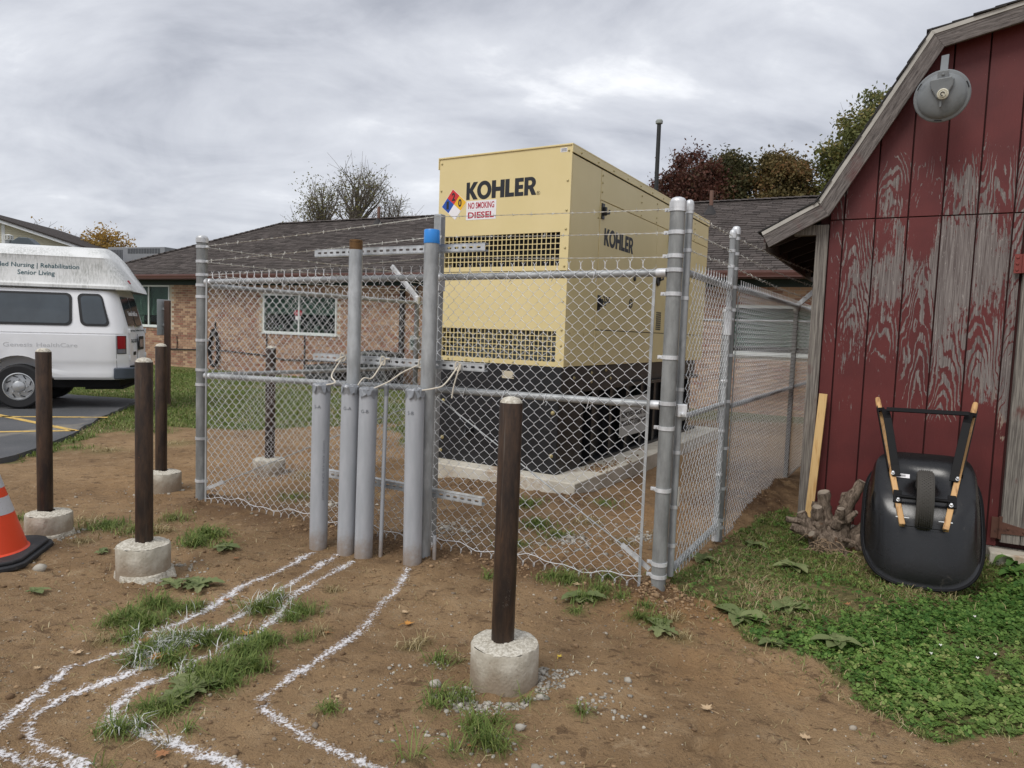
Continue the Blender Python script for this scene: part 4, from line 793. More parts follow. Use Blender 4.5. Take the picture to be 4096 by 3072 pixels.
obj('cap', MB().lathe([(.054, 2.205), (.0555, 2.21), (.0545, 2.29), (.051, 2.298), (.03, 2.299), (.001, 2.298)], 28), M_BLUE, e_)
# slotted strut channels behind the risers
SD = Vector((math.cos(R(-26)), math.sin(R(-26)), 0)); SN = Vector((SD.y, -SD.x, 0))   # towards the camera
S0 = Vector((-.585, 4.89, 0)) - SN * .078
M_STRUT = galv('strut_steel', srgb(196, 200, 203), .4, .4)
def strut(s0, s1, z0, z1, lab, front=True):
    p, q = S0 + SD * s0 + Vector((0, 0, z0)), S0 + SD * s1 + Vector((0, 0, z1)); d = (q - p); L = d.length; d.normalize(); u = SN.cross(d) * -1; u = u if u.z > 0 else -u
    e_ = thing('strut_channel', lab, 'strut channel', None or p, 0, 'slotted strut channels behind the conduits', mat=frame(p, d, -SN if False else (u.cross(d)), u)); hh, dp, th_ = .052, .05, .0035
    m = MB(); pit = .0575; n = int(L / pit); sx = (L - n * pit) / 2; sl, sh = .033, .0165
    # slotted web: plate with rounded slots, front and back skins plus slot walls
    def ringpts(cx):
        o = []
        for k_ in range(12):
            a = 2 * math.pi * k_ / 12 + math.pi / 12; o.append((cx + math.copysign(sl / 2 - sh / 2, math.cos(a)) + sh / 2 * math.cos(a), sh / 2 * math.sin(a)))
        return o
    for k_ in range(n):
        cx = sx + (k_ + .5) * pit; rp_ = ringpts(cx); x0, x1 = cx - pit / 2 if k_ else 0, cx + pit / 2 if k_ < n - 1 else L
        rect = []
        for (x, z) in rp_:
            dx, dz = x - cx, z; sc2 = min((pit / 2) / abs(dx) if dx else 9e9, (hh / 2) / abs(dz) if dz else 9e9); X_, Z_ = cx + dx * sc2, dz * sc2; X_ = x0 if abs(X_ - (cx - pit / 2)) < 1e-6 else (x1 if abs(X_ - (cx + pit / 2)) < 1e-6 else X_); rect.append((X_, Z_))
        cor = [(x0, -hh / 2), (x1, -hh / 2), (x1, hh / 2), (x0, hh / 2)]
        for yy in (0, th_):
            vs = [(x, yy, z) for x, z in rp_] + [(x, yy, z) for x, z in rect]; fs = []
            for i in range(12): fs.append((i, (i + 1) % 12, 12 + (i + 1) % 12, 12 + i))
            for c_ in cor:   # corner triangles
                ds = sorted(range(12), key=lambda i: (rect[i][0] - c_[0]) ** 2 + (rect[i][1] - c_[1]) ** 2)[:2]; vs.append((c_[0], yy, c_[1])); fs.append((12 + ds[0], 12 + ds[1], len(vs) - 1))
            m.add(vs, fs)
        m.add([(x, 0, z) for x, z in rp_] + [(x, th_, z) for x, z in rp_], [(i, (i + 1) % 12, 12 + (i + 1) % 12, 12 + i) for i in range(12)])
    for s_ in (-1, 1):
        m.bx(0, L, th_ * .5, dp, s_ * hh / 2 - th_ / 2, s_ * hh / 2 + th_ / 2); m.bx(0, L, dp - th_, dp, *(sorted((s_ * hh / 2, s_ * hh / 2 - s_ * .012))))
    obj('channel', m, M_STRUT, e_, smooth=False); return e_
strut(-1.106, .373, 2.165, 2.187, 'topmost slotted steel strut channel crossing behind both tall pipes')
strut(-1.104, .40, 1.377, 1.371, 'middle slotted steel strut channel with white pull strings tied to it')
strut(-1.104, .414, .483, .446, 'lowest slotted steel strut channel behind the grey conduits')
M_STR = mat('pull_tape', srgb(214, 206, 190), .85, vari=.06, bump=(80, .3, .002))
SP = lambda s_, z: S0 + SD * s_ + SN * .012 + Vector((0, 0, z))
def pull(pts, lab, wd=.011):
    m = MB(); n = len(pts)
    Q = []
    for i in range(n - 1):
        p0, p1, p2, p3 = [Vector(pts[max(0, min(n - 1, i + q))]) for q in (-1, 0, 1, 2)]
        for s_ in range(6): q = s_ / 6; Q.append(.5 * ((2 * p1) + (p2 - p0) * q + (2 * p0 - 5 * p1 + 4 * p2 - p3) * q * q + (3 * p1 - p0 - 3 * p2 + p3) * q ** 3))
    Q.append(Vector(pts[-1])); m.tube(Q, wd / 2, 6); tag(obj('pull_string', m, M_STR), lab, 'string', 'white pull strings tied to the middle strut')
def knot(c_): return [c_, c_ + Vector((.012, -.012, .02)), c_ + Vector((-.012, -.016, .03)), c_ + Vector((-.018, -.01, -.02)), c_ + Vector((.01, -.014, -.026)), c_ + Vector((.016, -.012, .012))]
tp = lambda x, y, lx: Vector((x + lx, y, 1.2 + H(x, y)))
k0 = SP(-.80, 1.385); pull([tp(-1.375, 5.06, .03) + Vector((.02, -.04, 0)), tp(-1.375, 5.06, .08) + Vector((.03, -.03, .02)), k0 + Vector((-.05, -.14, -.13)), k0 + Vector((-.02, -.05, -.04))] + knot(k0) + [k0 + Vector((-.05, -.04, -.03))], 'white pull string from the far left conduit to the middle strut')
k0 = SP(-.43, 1.378); pull([tp(-1.15, 4.97, .03) + Vector((.03, -.02, 0)), tp(-1.15, 4.97, .05) + Vector((.05, 0, .06)), k0 + Vector((-.06, -.1, -.12))] + knot(k0) + [k0 + Vector((.05, -.02, .015))], 'white pull string beside the brown-ended pipe, second from left')
k0 = SP(-.10, 1.374); pull([tp(-1.013, 4.915, .03) + Vector((.02, -.02, 0)), tp(-1.013, 4.915, .1) + Vector((.05, 0, .05)), k0 + Vector((-.12, -.06, -.06))] + knot(k0) + [k0 + Vector((.025, -.02, -.08)), k0 + Vector((.02, -.03, -.16))], 'white pull string slanting up between the two tall pipes')
k0 = SP(.20, 1.372); pull([tp(-.645, 4.775, .0) + Vector((.03, -.03, 0)), tp(-.645, 4.775, .06) + Vector((.06, -.07, .02)), k0 + Vector((-.08, -.12, -.12))] + knot(k0) + [k0 + Vector((-.02, -.03, -.12)), k0 + Vector((-.035, -.03, -.22))], 'white pull string right of the blue-capped pipe')

# ================================================================== BOLLARDS
t = NT('raw_steel_post'); c = t.coord('Object')
col = t.mix(t.step(t.noise(t.map(c, (2.4, 2.4, .5)), 6, 6, .7), .34, .68), srgb(42, 34, 30), srgb(80, 61, 47)); col = t.mix(t.math('MULTIPLY', t.step(t.noise(t.map(c, (4, 4, .6)), 4.5, 5, .7), .6, .72), .6), col, srgb(112, 80, 54))
col = t.mix(t.step(t.noise(c, 60, 3), .74, .8), col, srgb(168, 104, 54)); col = t.mix(t.math('MULTIPLY', t.step(t.noise(t.map(c, (8, 8, .25)), 5, 4), .64, .76), .4), col, srgb(128, 122, 114))
t.bump(t.noise(c, 40, 5), .25, .003); M_STEEL = t.set(col, .48, .35)
t = NT('concrete'); c = t.coord('Object'); sp_ = t.n('ShaderNodeSeparateXYZ'); t.l(c, sp_.inputs[0])
col = t.mix(t.step(t.noise(c, 6, 5, .65), .35, .68), srgb(172, 165, 150), srgb(204, 198, 184)); col = t.mix(t.step(t.noise(c, 70, 3), .68, .76), col, srgb(104, 96, 84))
stain = t.step(t.math('ADD', sp_.outputs[2], t.math('MULTIPLY', t.noise(c, 7, 5, .7), .26)), .32, .17); col = t.mix(t.math('MULTIPLY', stain, .75), col, srgb(136, 118, 98)); t.bump(t.math('ADD', t.noise(c, 50, 5, .7), t.math('MULTIPLY', t.voro(c, 60), .5)), .6, .006); M_CONC = t.set(col, .92, 0, .3)
t = NT('concrete_top'); c = t.coord('Object'); col = t.mix(t.step(t.noise(c, 60, 5, .75), .35, .66), srgb(168, 160, 144), srgb(224, 219, 206)); t.bump(t.noise(c, 90, 5, .7), .9, .008); M_CTOP = t.set(col, .95, 0, .3)
t = NT('scratches'); c = t.coord('Object'); a_ = t.math('MULTIPLY', t.step(t.noise(t.map(c, (30, 30, 22)), 4, 4, .75, 2.), .62, .66), t.step(t.noise(t.map(c, (2, 2, 3)), 4, 3), .5, .6)); t.l(a_, t.b.inputs['Alpha']); M_SCR = t.set(srgb(178, 174, 166), .8)
def rough_disc(r, z0, z1, n=40, seed=0, bulge=0.):
    rr = random.Random(seed); m = MB(); rows = [(r * .985, z0), (r, z0 + (z1 - z0) * .3), (r, z0 + (z1 - z0) * .7), (r * .998, z1 - .012), (r * .965, z1)]
    vs = []
    for i, (q, z) in enumerate(rows):
        for k_ in range(n):
            a = 2 * math.pi * k_ / n; q2 = q * (1 + rr.uniform(-.012, .012)) ; vs.append((q2 * math.cos(a), q2 * math.sin(a), z + (rr.uniform(-.006, .004) if i >= 3 else 0)))
    fs = [(i * n + k_, i * n + (k_ + 1) % n, (i + 1) * n + (k_ + 1) % n, (i + 1) * n + k_) for i in range(4) for k_ in range(n)]
    return m.add(vs, fs)
def bollard(p, cr, cz, pr, ph, lab, off=(0, 0), spill=False, seed=0, scratch=False, dome=True):
    z0 = H(*p); e_ = thing('bollard', lab, 'bollard', (p[0], p[1], z0), 0, 'steel pipe bollards in concrete footings')
    f = obj('footing', rough_disc(cr, -.1, cz, seed=seed), M_CONC, e_)
    rr = random.Random(seed + 9); m = MB(); n = 40; vs = []; rings = [(cr * .97, cz - .001), (cr * .75, cz + .008), (cr * .5, cz + .012), (pr * .8, cz + .016)]
    for (q, z) in rings:
        for k_ in range(n): a = 2 * math.pi * k_ / n; vs.append((q * math.cos(a), q * math.sin(a), z + rr.uniform(-.004, .004)))
    m.add(vs, [(i * n + k_, i * n + (k_ + 1) % n, (i + 1) * n + (k_ + 1) % n, (i + 1) * n + k_) for i in range(3) for k_ in range(n)]); obj('footing_top', m, M_CTOP, f)
    if spill:
        m = MB(); vs = [(0, 0, .03)]
        for k_ in range(36): a = 2 * math.pi * k_ / 36; q = cr * (1.16 + .18 * math.sin(a * 2.3 + seed) * (1 if math.sin(a) < .2 else .3) + rr.uniform(-.06, .06)); vs += [(cr * .98 * math.cos(a), cr * .98 * math.sin(a), .035), ((cr + q) / 2 * math.cos(a), (cr + q) / 2 * math.sin(a), .032 + rr.uniform(-.008, .01)), (q * math.cos(a), q * math.sin(a), -.01)]
        fs = []
        for k_ in range(36): a, b = 1 + k_ * 3, 1 + ((k_ + 1) % 36) * 3; fs += [(a, b, b + 1, a + 1), (a + 1, b + 1, b + 2, a + 2)]
        m.add(vs, fs); obj('concrete_spill', m, M_CTOP, f)
    top = ph - z0
    po = obj('post', MB().lathe([(pr, cz - .02), (pr, top - .004), (pr * .975, top)], 28, (off[0], off[1], 0)), M_STEEL, e_)
    obj('concrete_fill', MB().lathe([(pr * .97, top - .002), (pr * .93, top + .006), (pr * .7, top + (.02 if dome else .012)), (pr * .3, top + (.027 if dome else .014)), (.002, top + (.028 if dome else .014))], 24, (off[0], off[1], 0)), M_CTOP, po)
    if scratch:
        m = MB(); vs = []; d0 = math.atan2(-p[1], -p[0]) + .25
        for i in range(2):
            for k_ in range(5): a = d0 - .34 + .17 * k_; vs.append((off[0] + (pr + .0012) * math.cos(a), off[1] + (pr + .0012) * math.sin(a), (.3, .72)[i]))
        m.add(vs, [(k_, k_ + 1, 6 + k_, 5 + k_) for k_ in range(4)]); obj('scratch_marks', m, M_SCR, po)
    return e_
bollard((.012, 3.205), .160, .185, .0535, 1.30, 'dark steel bollard nearest the camera in a ragged round footing', (-.012, .0), seed=1, scratch=True)
bollard((-2.31, 4.40), .158, .20, .052, 1.35, 'dark steel bollard left of the conduits with its footing fully exposed', (.0, .01), True, seed=2)
bollard((-3.42, 5.17), .155, .17, .052, 1.35, 'dark steel bollard behind the traffic cone in front of the van wheel', (-.04, .02), True, seed=3)
bollard((-3.30, 6.66), .155, .16, .052, 1.365, 'dark steel bollard partly hidden behind another near the far left fence post', (-.04, .03), seed=4)
bollard((-2.60, 7.55), .17, .15, .052, 1.355, 'dark steel bollard standing on the grass side inside the fence', (0, .02), seed=5)

# ================================================================== TRAFFIC CONE
M_CONE = mat('orange_plastic', srgb(232, 74, 36), .45, 0, vari=.05, layers=[(srgb(196, 60, 34), 14, .6, .75, (1, 1, 1))])
M_REFL = mat('reflective_band', srgb(196, 198, 202), .5, .1, layers=[(srgb(150, 150, 150), 40, .6, .75, (1, 1, 1))], bump=(120, .3, .002))
M_RUBB = mat('black_rubber', srgb(44, 45, 48), .65, 0, layers=[(srgb(92, 88, 82), 12, .55, .75, (1, 1, 1))], bump=(40, .4, .004))
cp = Vector((-3.50, 4.60, 0)); e_ = thing('traffic_cone', 'orange traffic cone with two white bands on a black rubber base at the left edge', 'traffic cone', (cp.x, cp.y, H(cp.x, cp.y)), R(14))
bs = MB(); 
for (s0, s1, z0, z1) in ((.35, .35, 0, .035), (.325, .325, .035, .06)):
    pl = []
    for k_ in range(32):
        a = 2 * math.pi * k_ / 32 + math.pi / 4; q = s0 / max(abs(math.cos(a)), abs(math.sin(a))); q = min(q, s0 * 1.24); pl.append((q * math.cos(a), q * math.sin(a)))
    bs.prism(pl, (0, 0, z0), (1, 0, 0), (0, 1, 0), (0, 0, 1), z1 - z0)
obj('base', bs, M_RUBB, e_, bevel=.008, smooth=True)
rc = lambda z: .265 * (1 - (z - .05) / .76) + .03 * (z - .05) / .76
def ringp(z0, z1, ex=.0): return [(rc(z0 + (z1 - z0) * i / 6) + ex, z0 + (z1 - z0) * i / 6) for i in range(7)]
obj('cone_body', MB().lathe([(.285, .052), (.27, .062)] + ringp(.07, .80) + [(.03, .81), (.022, .81)], 40), M_CONE, e_)
for (a, b) in ((.31, .42), (.48, .64)): obj('reflective_band', MB().lathe(ringp(a, b, .0022), 40, cap=False), M_REFL, e_)

# ================================================================== GENERATOR ON ITS PAD
GC = Vector((.519, 7.211, 0)); GY = R(59.5); GS = Vector((math.cos(GY), math.sin(GY), 0)); GF = Vector((-math.sin(GY), math.cos(GY), 0))
GW, GL_, ZP, ZT0, ZT1 = 1.64, 5.05, .155, 1.28, 3.51
# local frame: x from the right front corner to the left, y back along the side, z up  (front face y = 0, right side face x = 0)
GM = frame(GC, GF, GS, (0, 0, 1))
t = NT('pad_concrete'); c = t.coord('Object'); col = t.mix(t.step(t.noise(c, 3, 5, .6), .35, .7), srgb(184, 177, 162), srgb(210, 204, 190)); col = t.mix(t.math('MULTIPLY', t.step(t.noise(c, 2.2, 5, .7), .58, .7), .7), col, srgb(146, 112, 80)); t.bump(t.noise(c, 30, 5), .25, .004); M_PAD = t.set(col, .9)
pad = thing('concrete_pad', 'low concrete pad under the generator', 'concrete pad', mat=GM)
obj('slab', MB().bx(-.30, GW + .05, -.25, GL_ + .3, -.12, ZP), M_PAD, pad, bevel=.012)
t = NT('generator_paint'); c = t.coord('Object'); M_TAN = t.set(t.mix(t.step(t.noise(c, 1.2, 4), .35, .7), srgb(220, 202, 148), srgb(226, 208, 156)), .42, 0, .45); 
M_TAN2 = M_TAN
M_BLK = mat('tank_black', srgb(28, 29, 32), .42, 0, vari=.15, layers=[(srgb(78, 70, 60), 7, .62, .8, (1, 1, .6))], bump=(60, .1, .002))
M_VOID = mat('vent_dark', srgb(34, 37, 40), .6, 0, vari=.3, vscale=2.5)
M_BOLT = mat('bolt_zinc', srgb(190, 176, 130), .35, .4, vari=.1)
M_BLK2 = mat('decal_black', srgb(26, 29, 36), .5, vari=0)
gen = thing('generator', 'large tan generator enclosure with black base tank on a concrete pad', 'generator', mat=GM)
VENTS = [(.10, 1.54, 2.315, 2.655, 27, 6), (.10, 1.54, 1.33, 1.645, 28, 6)]
th = .02
m = MB()   # front wall in bands around the two vent openings
prev = ZT0 + .005; zs_ = sorted(VENTS, key=lambda q: q[2])
lower, upper = MB(), MB(); SEAM = 2.262
def wallband(mb_, z0, z1): mb_.bx(.0, GW, 0, th, z0, z1)
v2, v1 = zs_
wallband(lower, ZT0, v2[2]); lower.bx(0, v2[0], 0, th, v2[2], v2[3]); lower.bx(v2[1], GW, 0, th, v2[2], v2[3]); wallband(lower, v2[3], SEAM - .004)
wallband(upper, SEAM + .004, v1[2]); upper.bx(0, v1[0], 0, th, v1[2], v1[3]); upper.bx(v1[1], GW, 0, th, v1[2], v1[3]); wallband(upper, v1[3], ZT1)
front = obj('front_panel', upper, M_TAN, gen, smooth=False); lo = obj('front_panel', lower, M_TAN, gen, smooth=False)
for (vt, par) in ((v1, front), (v2, lo)):
    x0, x1, z0, z1, nx_, nz_ = vt; g = MB(); px, pz = (x1 - x0) / nx_, (z1 - z0) / nz_; bw = .0085
    for i in range(1, nx_): g.bx(x0 + i * px - bw / 2, x0 + i * px + bw / 2, .004, .012, z0, z1)
    for j in range(1, nz_): g.bx(x0, x1, .0035, .0115, z0 + j * pz - bw / 2, z0 + j * pz + bw / 2)
    obj('vent_grille', g, M_TAN, par, smooth=False)
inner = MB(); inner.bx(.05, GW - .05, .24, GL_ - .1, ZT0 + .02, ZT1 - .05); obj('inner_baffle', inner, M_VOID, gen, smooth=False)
dz = MB().bx(.06, GW - .06, .10, .14, v2[2] - .03, v2[2] + .12); obj('inner_duct', dz, mat('duct_grey', srgb(92, 98, 100), .5, .3), gen)
for (a, b) in ((v2, .15), ): obj('foil_baffle', MB().bx(.1, GW - .1, .18, .2, a[2] + .12, a[3] + .02), mat('foil', srgb(120, 124, 122), .3, .6, bump=(9, .9, .03), vari=.4, vscale=8), gen)
# right side: flush door panels with narrow gaps
side = MB(); 
def panel(y0, y1, z0, z1, nm='side_panel', proud=0., gap=.005):
    return obj(nm, MB().bx(-proud, .03, y0 + gap, y1 - gap, z0 + gap, z1 - gap), M_TAN, gen, smooth=False, bevel=.003)
Y0, Y1, Y2, Y3 = .0, .745, 2.62, 3.75
panel(th + .001, Y1, ZT0, 3.435); panel(Y1, GL_, 3.10, 3.435); d1 = panel(Y1, Y2, 1.68, 3.10, 'access_door', .004); panel(Y1, Y2, ZT0, 1.68)
d2 = panel(Y2, Y3 + .6, 1.68, 3.10, 'access_door', .004); panel(Y2, GL_, ZT0, 1.68); panel(Y3 + .6, GL_, 1.68, 3.10)
obj('side_backing', MB().bx(.032, .04, th, GL_ - .01, ZT0 + .01, ZT1 - .02), M_BLK, gen, smooth=False)
obj('side_panel', MB().bx(GW - .03, GW, th + .001, GL_, ZT0, 3.44), M_TAN, gen, smooth=False)
obj('back_panel', MB().bx(.0, GW, GL_ + .001, GL_ + .02, ZT0, ZT1), M_TAN, gen, smooth=False)
ro = MB().bx(-.012, GW + .014, -.012, GL_ + .03, ZT1 + .001, ZT1 + .018); ro.bx(-.012, -.002, -.012, GL_ + .03, 3.44, ZT1 + .0005); ro.bx(GW + .003, GW + .014, -.012, GL_ + .03, 3.40, ZT1 + .0005)
obj('roof', ro, M_TAN, gen, smooth=False, bevel=.003)
# bolts
bm_ = MB().lathe([(.014, 0), (.0125, .003), (.0085, .0032), (.0085, .009), (.006, .0105), (.0005, .0107)], 10).mesh('bolt'); bm_.materials.append(M_BOLT); smooth_mesh(bm_)
RX = Matrix.Rotation(R(90), 3, 'X'); RYm = Matrix.Rotation(R(-90), 3, 'Y')
def bolt(p, side_=False):
    o = bpy.data.objects.new('bolt', bm_); COL.objects.link(o); o.parent = gen; o.location = p; o.rotation_euler = (RYm if side_ else RX).to_euler()
for z in (3.461, 3.164, 2.869, 2.681, 2.493, 2.309, 2.2, 1.95, 1.66, 1.5, 1.36): bolt((.038, -.0005, z)); bolt((GW - .03, -.0005, z))
for x in (.3, .6, .9, 1.2, 1.45): bolt((x, -.0005, 1.30))
for i in range(12): bolt((-.0125, .19 + .43 * i, 3.473), True)
for z in (3.37, 3.29, 3.19, 2.9): bolt((-.0005, .78 if z > 3.1 else .70, z), True)
for y in (2.0, 2.57, 3.62, 4.3): [bolt((-.0005, y, z), True) for z in (3.37, 3.29, 3.19, 3.13)]
for y in (.1, .45, .78, 1.2, 2.5, 3.3, 4.2): bolt((-.0005, y, 1.32), True); bolt((-.0005, y, 1.63), True)
# latches
M_LAT = mat('latch_black', srgb(24, 24, 27), .4, vari=.05)
def latch(y, z, par=None):
    m = MB().bx(-.014, 0, -.035, .035, -.085, .085); m.bx(-.045, -.012, -.012, .03, -.045, .045); m.tube([(-.045, .0, -.03), (-.06, .05, -.02), (-.05, .075, .02)], .012, 8)
    o = obj('latch', m, M_LAT, gen, bevel=.005); o.location = (-.004, y, z)
latch(.80, 2.985); latch(.80, 1.98); latch(2.72, 2.42); latch(3.9, 2.45); latch(3.15, 2.05); latch(3.12, 2.95)
kn = MB().lathe([(.06, 0), (.06, .02), (.02, .03), (.001, .03)], 20, (0, 0, 0), RYm); o = obj('round_lock', kn, M_LAT, gen); o.location = (-.004, 2.72, 2.37)
o = obj('round_lock', MB().lathe([(.03, 0), (.03, .015), (.001, .018)], 16, (0, 0, 0), RYm), M_LAT, gen); o.location = (-.004, 1.86, 2.335)
sv = MB()
for i in range(4):
    for j in range(9): sv.bx(-.006, -.001, 2.74 + .05 * i, 2.775 + .05 * i, 1.72 + .028 * j, 1.742 + .028 * j)
obj('side_vent', sv, M_VOID, gen, smooth=False)
# letters K O H L E R as flat shapes (unit height, widths measured on the photograph)
def arc(cx, cz, rx, rz, a0, a1, n=16): return [(cx + rx * math.cos(R(a0 + (a1 - a0) * i / n)), cz + rz * math.sin(R(a0 + (a1 - a0) * i / n))) for i in range(n + 1)]
def ring_poly(outer, inner): return outer, inner
LET = {'K': ([[(0, 0), (.27, 0), (.27, .40), (.56, 0), (.92, 0), (.52, .52), (.90, 1), (.55, 1), (.27, .62), (.27, 1), (0, 1)]], .86),
 'H': ([[(0, 0), (.27, 0), (.27, .38), (.56, .38), (.56, 0), (.83, 0), (.83, 1), (.56, 1), (.56, .62), (.27, .62), (.27, 1), (0, 1)]], .83),
 'L': ([[(0, 0), (.58, 0), (.58, .23), (.27, .23), (.27, 1), (0, 1)]], .58),
 'E': ([[(0, 0), (.58, 0), (.58, .22), (.27, .22), (.27, .39), (.55, .39), (.55, .61), (.27, .61), (.27, .78), (.58, .78), (.58, 1), (0, 1)]], .58)}
def tri_fill(outer, holes=()):
    bm2 = bmesh.new(); es = []
    for lp in (outer, *holes):
        vs = [bm2.verts.new((x, z, 0)) for x, z in lp]
        for i in range(len(vs)): es.append(bm2.edges.new((vs[i], vs[(i + 1) % len(vs)])))
    bmesh.ops.triangle_fill(bm2, use_beauty=True, use_dissolve=False, edges=es)
    bm2.verts.index_update(); vs = [(v.co.x, v.co.y) for v in bm2.verts]; fs = [tuple(v.index for v in f.verts) for f in bm2.faces]; bm2.free(); return vs, fs
oo = arc(.49, .5, .49, .53, 0, 342.9, 20); oi = arc(.49, .5, .235, .30, 0, 342.9, 20)
r_out = [(0, 0), (.27, 0), (.27, .34), (.34, .34), (.52, 0), (.84, 0), (.60, .42)] + arc(.44, .69, .34, .31, -60, 90, 12) + [(0, 1)]
r_in = [(.27, .55)] + arc(.40, .68, .12, .13, -90, 90, 8) + [(.27, .81)]
GLY = [('K', None, 1.27, .152), ('O', (oo, [oi]), 1.131, .185), ('H', None, .942, .16), ('L', None, .774, .112), ('E', None, .655, .105), ('R', (r_out, [r_in]), .540, .147)]
def kohler(org, ex, ez, en, scale_x, scale_z, parent, glyphs, x_of):
    for (ch, spec, xs, wd) in glyphs:
        if spec is None: vs, fs = tri_fill(LET[ch][0][0]); uw = LET[ch][1] if ch != 'K' else .92
        else: vs, fs = tri_fill(*spec); uw = max(v[0] for v in vs)
        m = MB(); o = Vector(org); ex_, ez_, en_ = Vector(ex), Vector(ez), Vector(en)
        m.add([o + ex_ * (x_of(xs) + v[0] / uw * wd * scale_x) + ez_ * (v[1] * scale_z) + en_ * .0016 for v in vs], fs); obj('lettering', m, M_BLK2, parent, smooth=False, normals=False)
kohler((1.27, 0, 3.045), (-1, 0, 0), (0, 0, 1), (0, -1, 0), 1., .187, front, GLY, lambda x: 1.27 - x)
kohler((0, .875, 2.625), (0, 1, 0), (0, 0, 1), (-1, 0, 0), 1.02, .19, d1, GLY, lambda x: (1.27 - x) * 1.02)
for o in d1.children: o.location.x = -.004
def ringmark(c_, r, ex, ez, en, par):
    m = MB(); pts = [Vector(c_) + Vector(ex) * r * math.cos(2 * math.pi * i / 20) + Vector(ez) * r * math.sin(2 * math.pi * i / 20) for i in range(20)]; m.tube(pts, r * .09, 4, closed=True); obj('registered_mark', m, M_BLK2, par)
ringmark((.371, -.001, 3.062), .019, (1, 0, 0), (0, 0, 1), (0, -1, 0), front); fit_text('R', (.371, -.001, 3.062), (-1, 0, 0), (0, 0, 1), (0, -1, 0), -.009, .009, -.011, .011, M_BLK2, 'registered_letter', front)
fit_text('250', (-.005, 0, 0), (0, 1, 0), (0, 0, 1), (-1, 0, 0), .92, 1.13, 1.99, 2.065, M_BLK2, 'lettering', d1, .02)
ringmark((-.006, 1.775, 2.025), .055, (0, 1, 0), (0, 0, 1), (-1, 0, 0), d1); ringmark((-.006, 1.775, 2.025), .043, (0, 1, 0), (0, 0, 1), (-1, 0, 0), d1); fit_text('MRO', (-.005, 0, 0), (0, 1, 0), (0, 0, 1), (-1, 0, 0), 1.742, 1.808, 2.01, 2.04, M_BLK2, 'lettering', d1, .02)
# stickers on the front
M_WST = mat('sticker_white', srgb(236, 234, 236), .45, vari=.02); M_RED = mat('sticker_red', srgb(206, 48, 50), .45, vari=.03); M_BLU = mat('sticker_blue', srgb(30, 78, 168), .45, vari=.03); M_YLW = mat('sticker_yellow', srgb(236, 184, 40), .45, vari=.03); M_REDT = mat('letter_red', srgb(176, 24, 52), .5, vari=0)
dm = thing('hazard_diamond', 'hazard diamond sticker in red, blue, yellow and white on the generator front', 'sticker', mat=GM @ Matrix.Translation((1.432, 0, 3.007)))
hw_, hh_ = .163, .166; sk = -.02
def dpt(x, z): return (-x + 0 * z + sk * z / hh_, -.002, z)
T_, Rr_, B_, L_ = (-.02, hh_), (hw_, .018), (.02, -hh_), (-hw_, -.018)
mid = lambda a, b: ((a[0] + b[0]) / 2, (a[1] + b[1]) / 2); O_ = (0, 0)
def quad(pts, mt, nm, par, y=-.002, sc2=1.): m = MB(); m.add([(-p[0] * sc2, y, p[1] * sc2) for p in pts] + [(-p[0] * sc2, -.0004, p[1] * sc2) for p in pts], [(0, 1, 2, 3), (0, 4, 5, 1), (1, 5, 6, 2), (2, 6, 7, 3), (3, 7, 4, 0)]); return obj(nm, m, mt, par, smooth=False)
quad([T_, Rr_, B_, L_], M_WST, 'backing', dm, -.0012, 1.03)
for pts, mt in (([T_, mid(T_, Rr_), O_, mid(T_, L_)], M_RED), ([mid(T_, Rr_), Rr_, mid(Rr_, B_), O_], M_YLW), ([O_, mid(Rr_, B_), B_, mid(B_, L_)], M_WST), ([mid(T_, L_), O_, mid(B_, L_), L_], M_BLU)): quad(pts, mt, 'colour_square', dm, -.0022)
for ch, cx_, cz_, w_ in (('2', -.008, .083, .045), ('1', -.085, -.006, .03), ('0', .08, .012, .045)): fit_text(ch, (0, -.0022, 0), (-1, 0, 0), (0, 0, 1), (0, -1, 0), cx_ - w_ / 2, cx_ + w_ / 2, cz_ - .043, cz_ + .043, M_BLK2, 'digit', dm, .035)
for txt, z0, z1, lab, bx0 in (('NO SMOKING', 2.928, 3.03, 'white sticker reading NO SMOKING in red on the generator front', .018), ('DIESEL', 2.826, 2.9265, 'white sticker reading DIESEL in red on the generator front', .022)):
    s_ = thing('warning_sticker', lab, 'sticker', mat=GM @ Matrix.Translation((1.264, 0, z0)), group='red and white warning stickers'); obj('backing', MB().bx(-.386, 0, -.0018, -.0003, 0, z1 - z0), M_WST, s_, smooth=False)
    fit_text(txt, (0, -.0018, 0), (-1, 0, 0), (0, 0, 1), (0, -1, 0), .025, .36, .017, .085, M_REDT, 'lettering', s_, bx0)
s_ = thing('label_sticker', 'tiny white label at the top right corner of the generator front', 'sticker', mat=GM @ Matrix.Translation((.132, 0, 3.449))); obj('backing', MB().bx(-.076, 0, -.0018, -.0003, 0, .042), M_WST, s_, smooth=False)
pm = MB()
for k_ in range(3): pm.bx(-.07, -.008, -.0028, -.0019, .008 + .011 * k_, .013 + .011 * k_)
obj('printed_lines', pm, M_INK, s_, smooth=False)
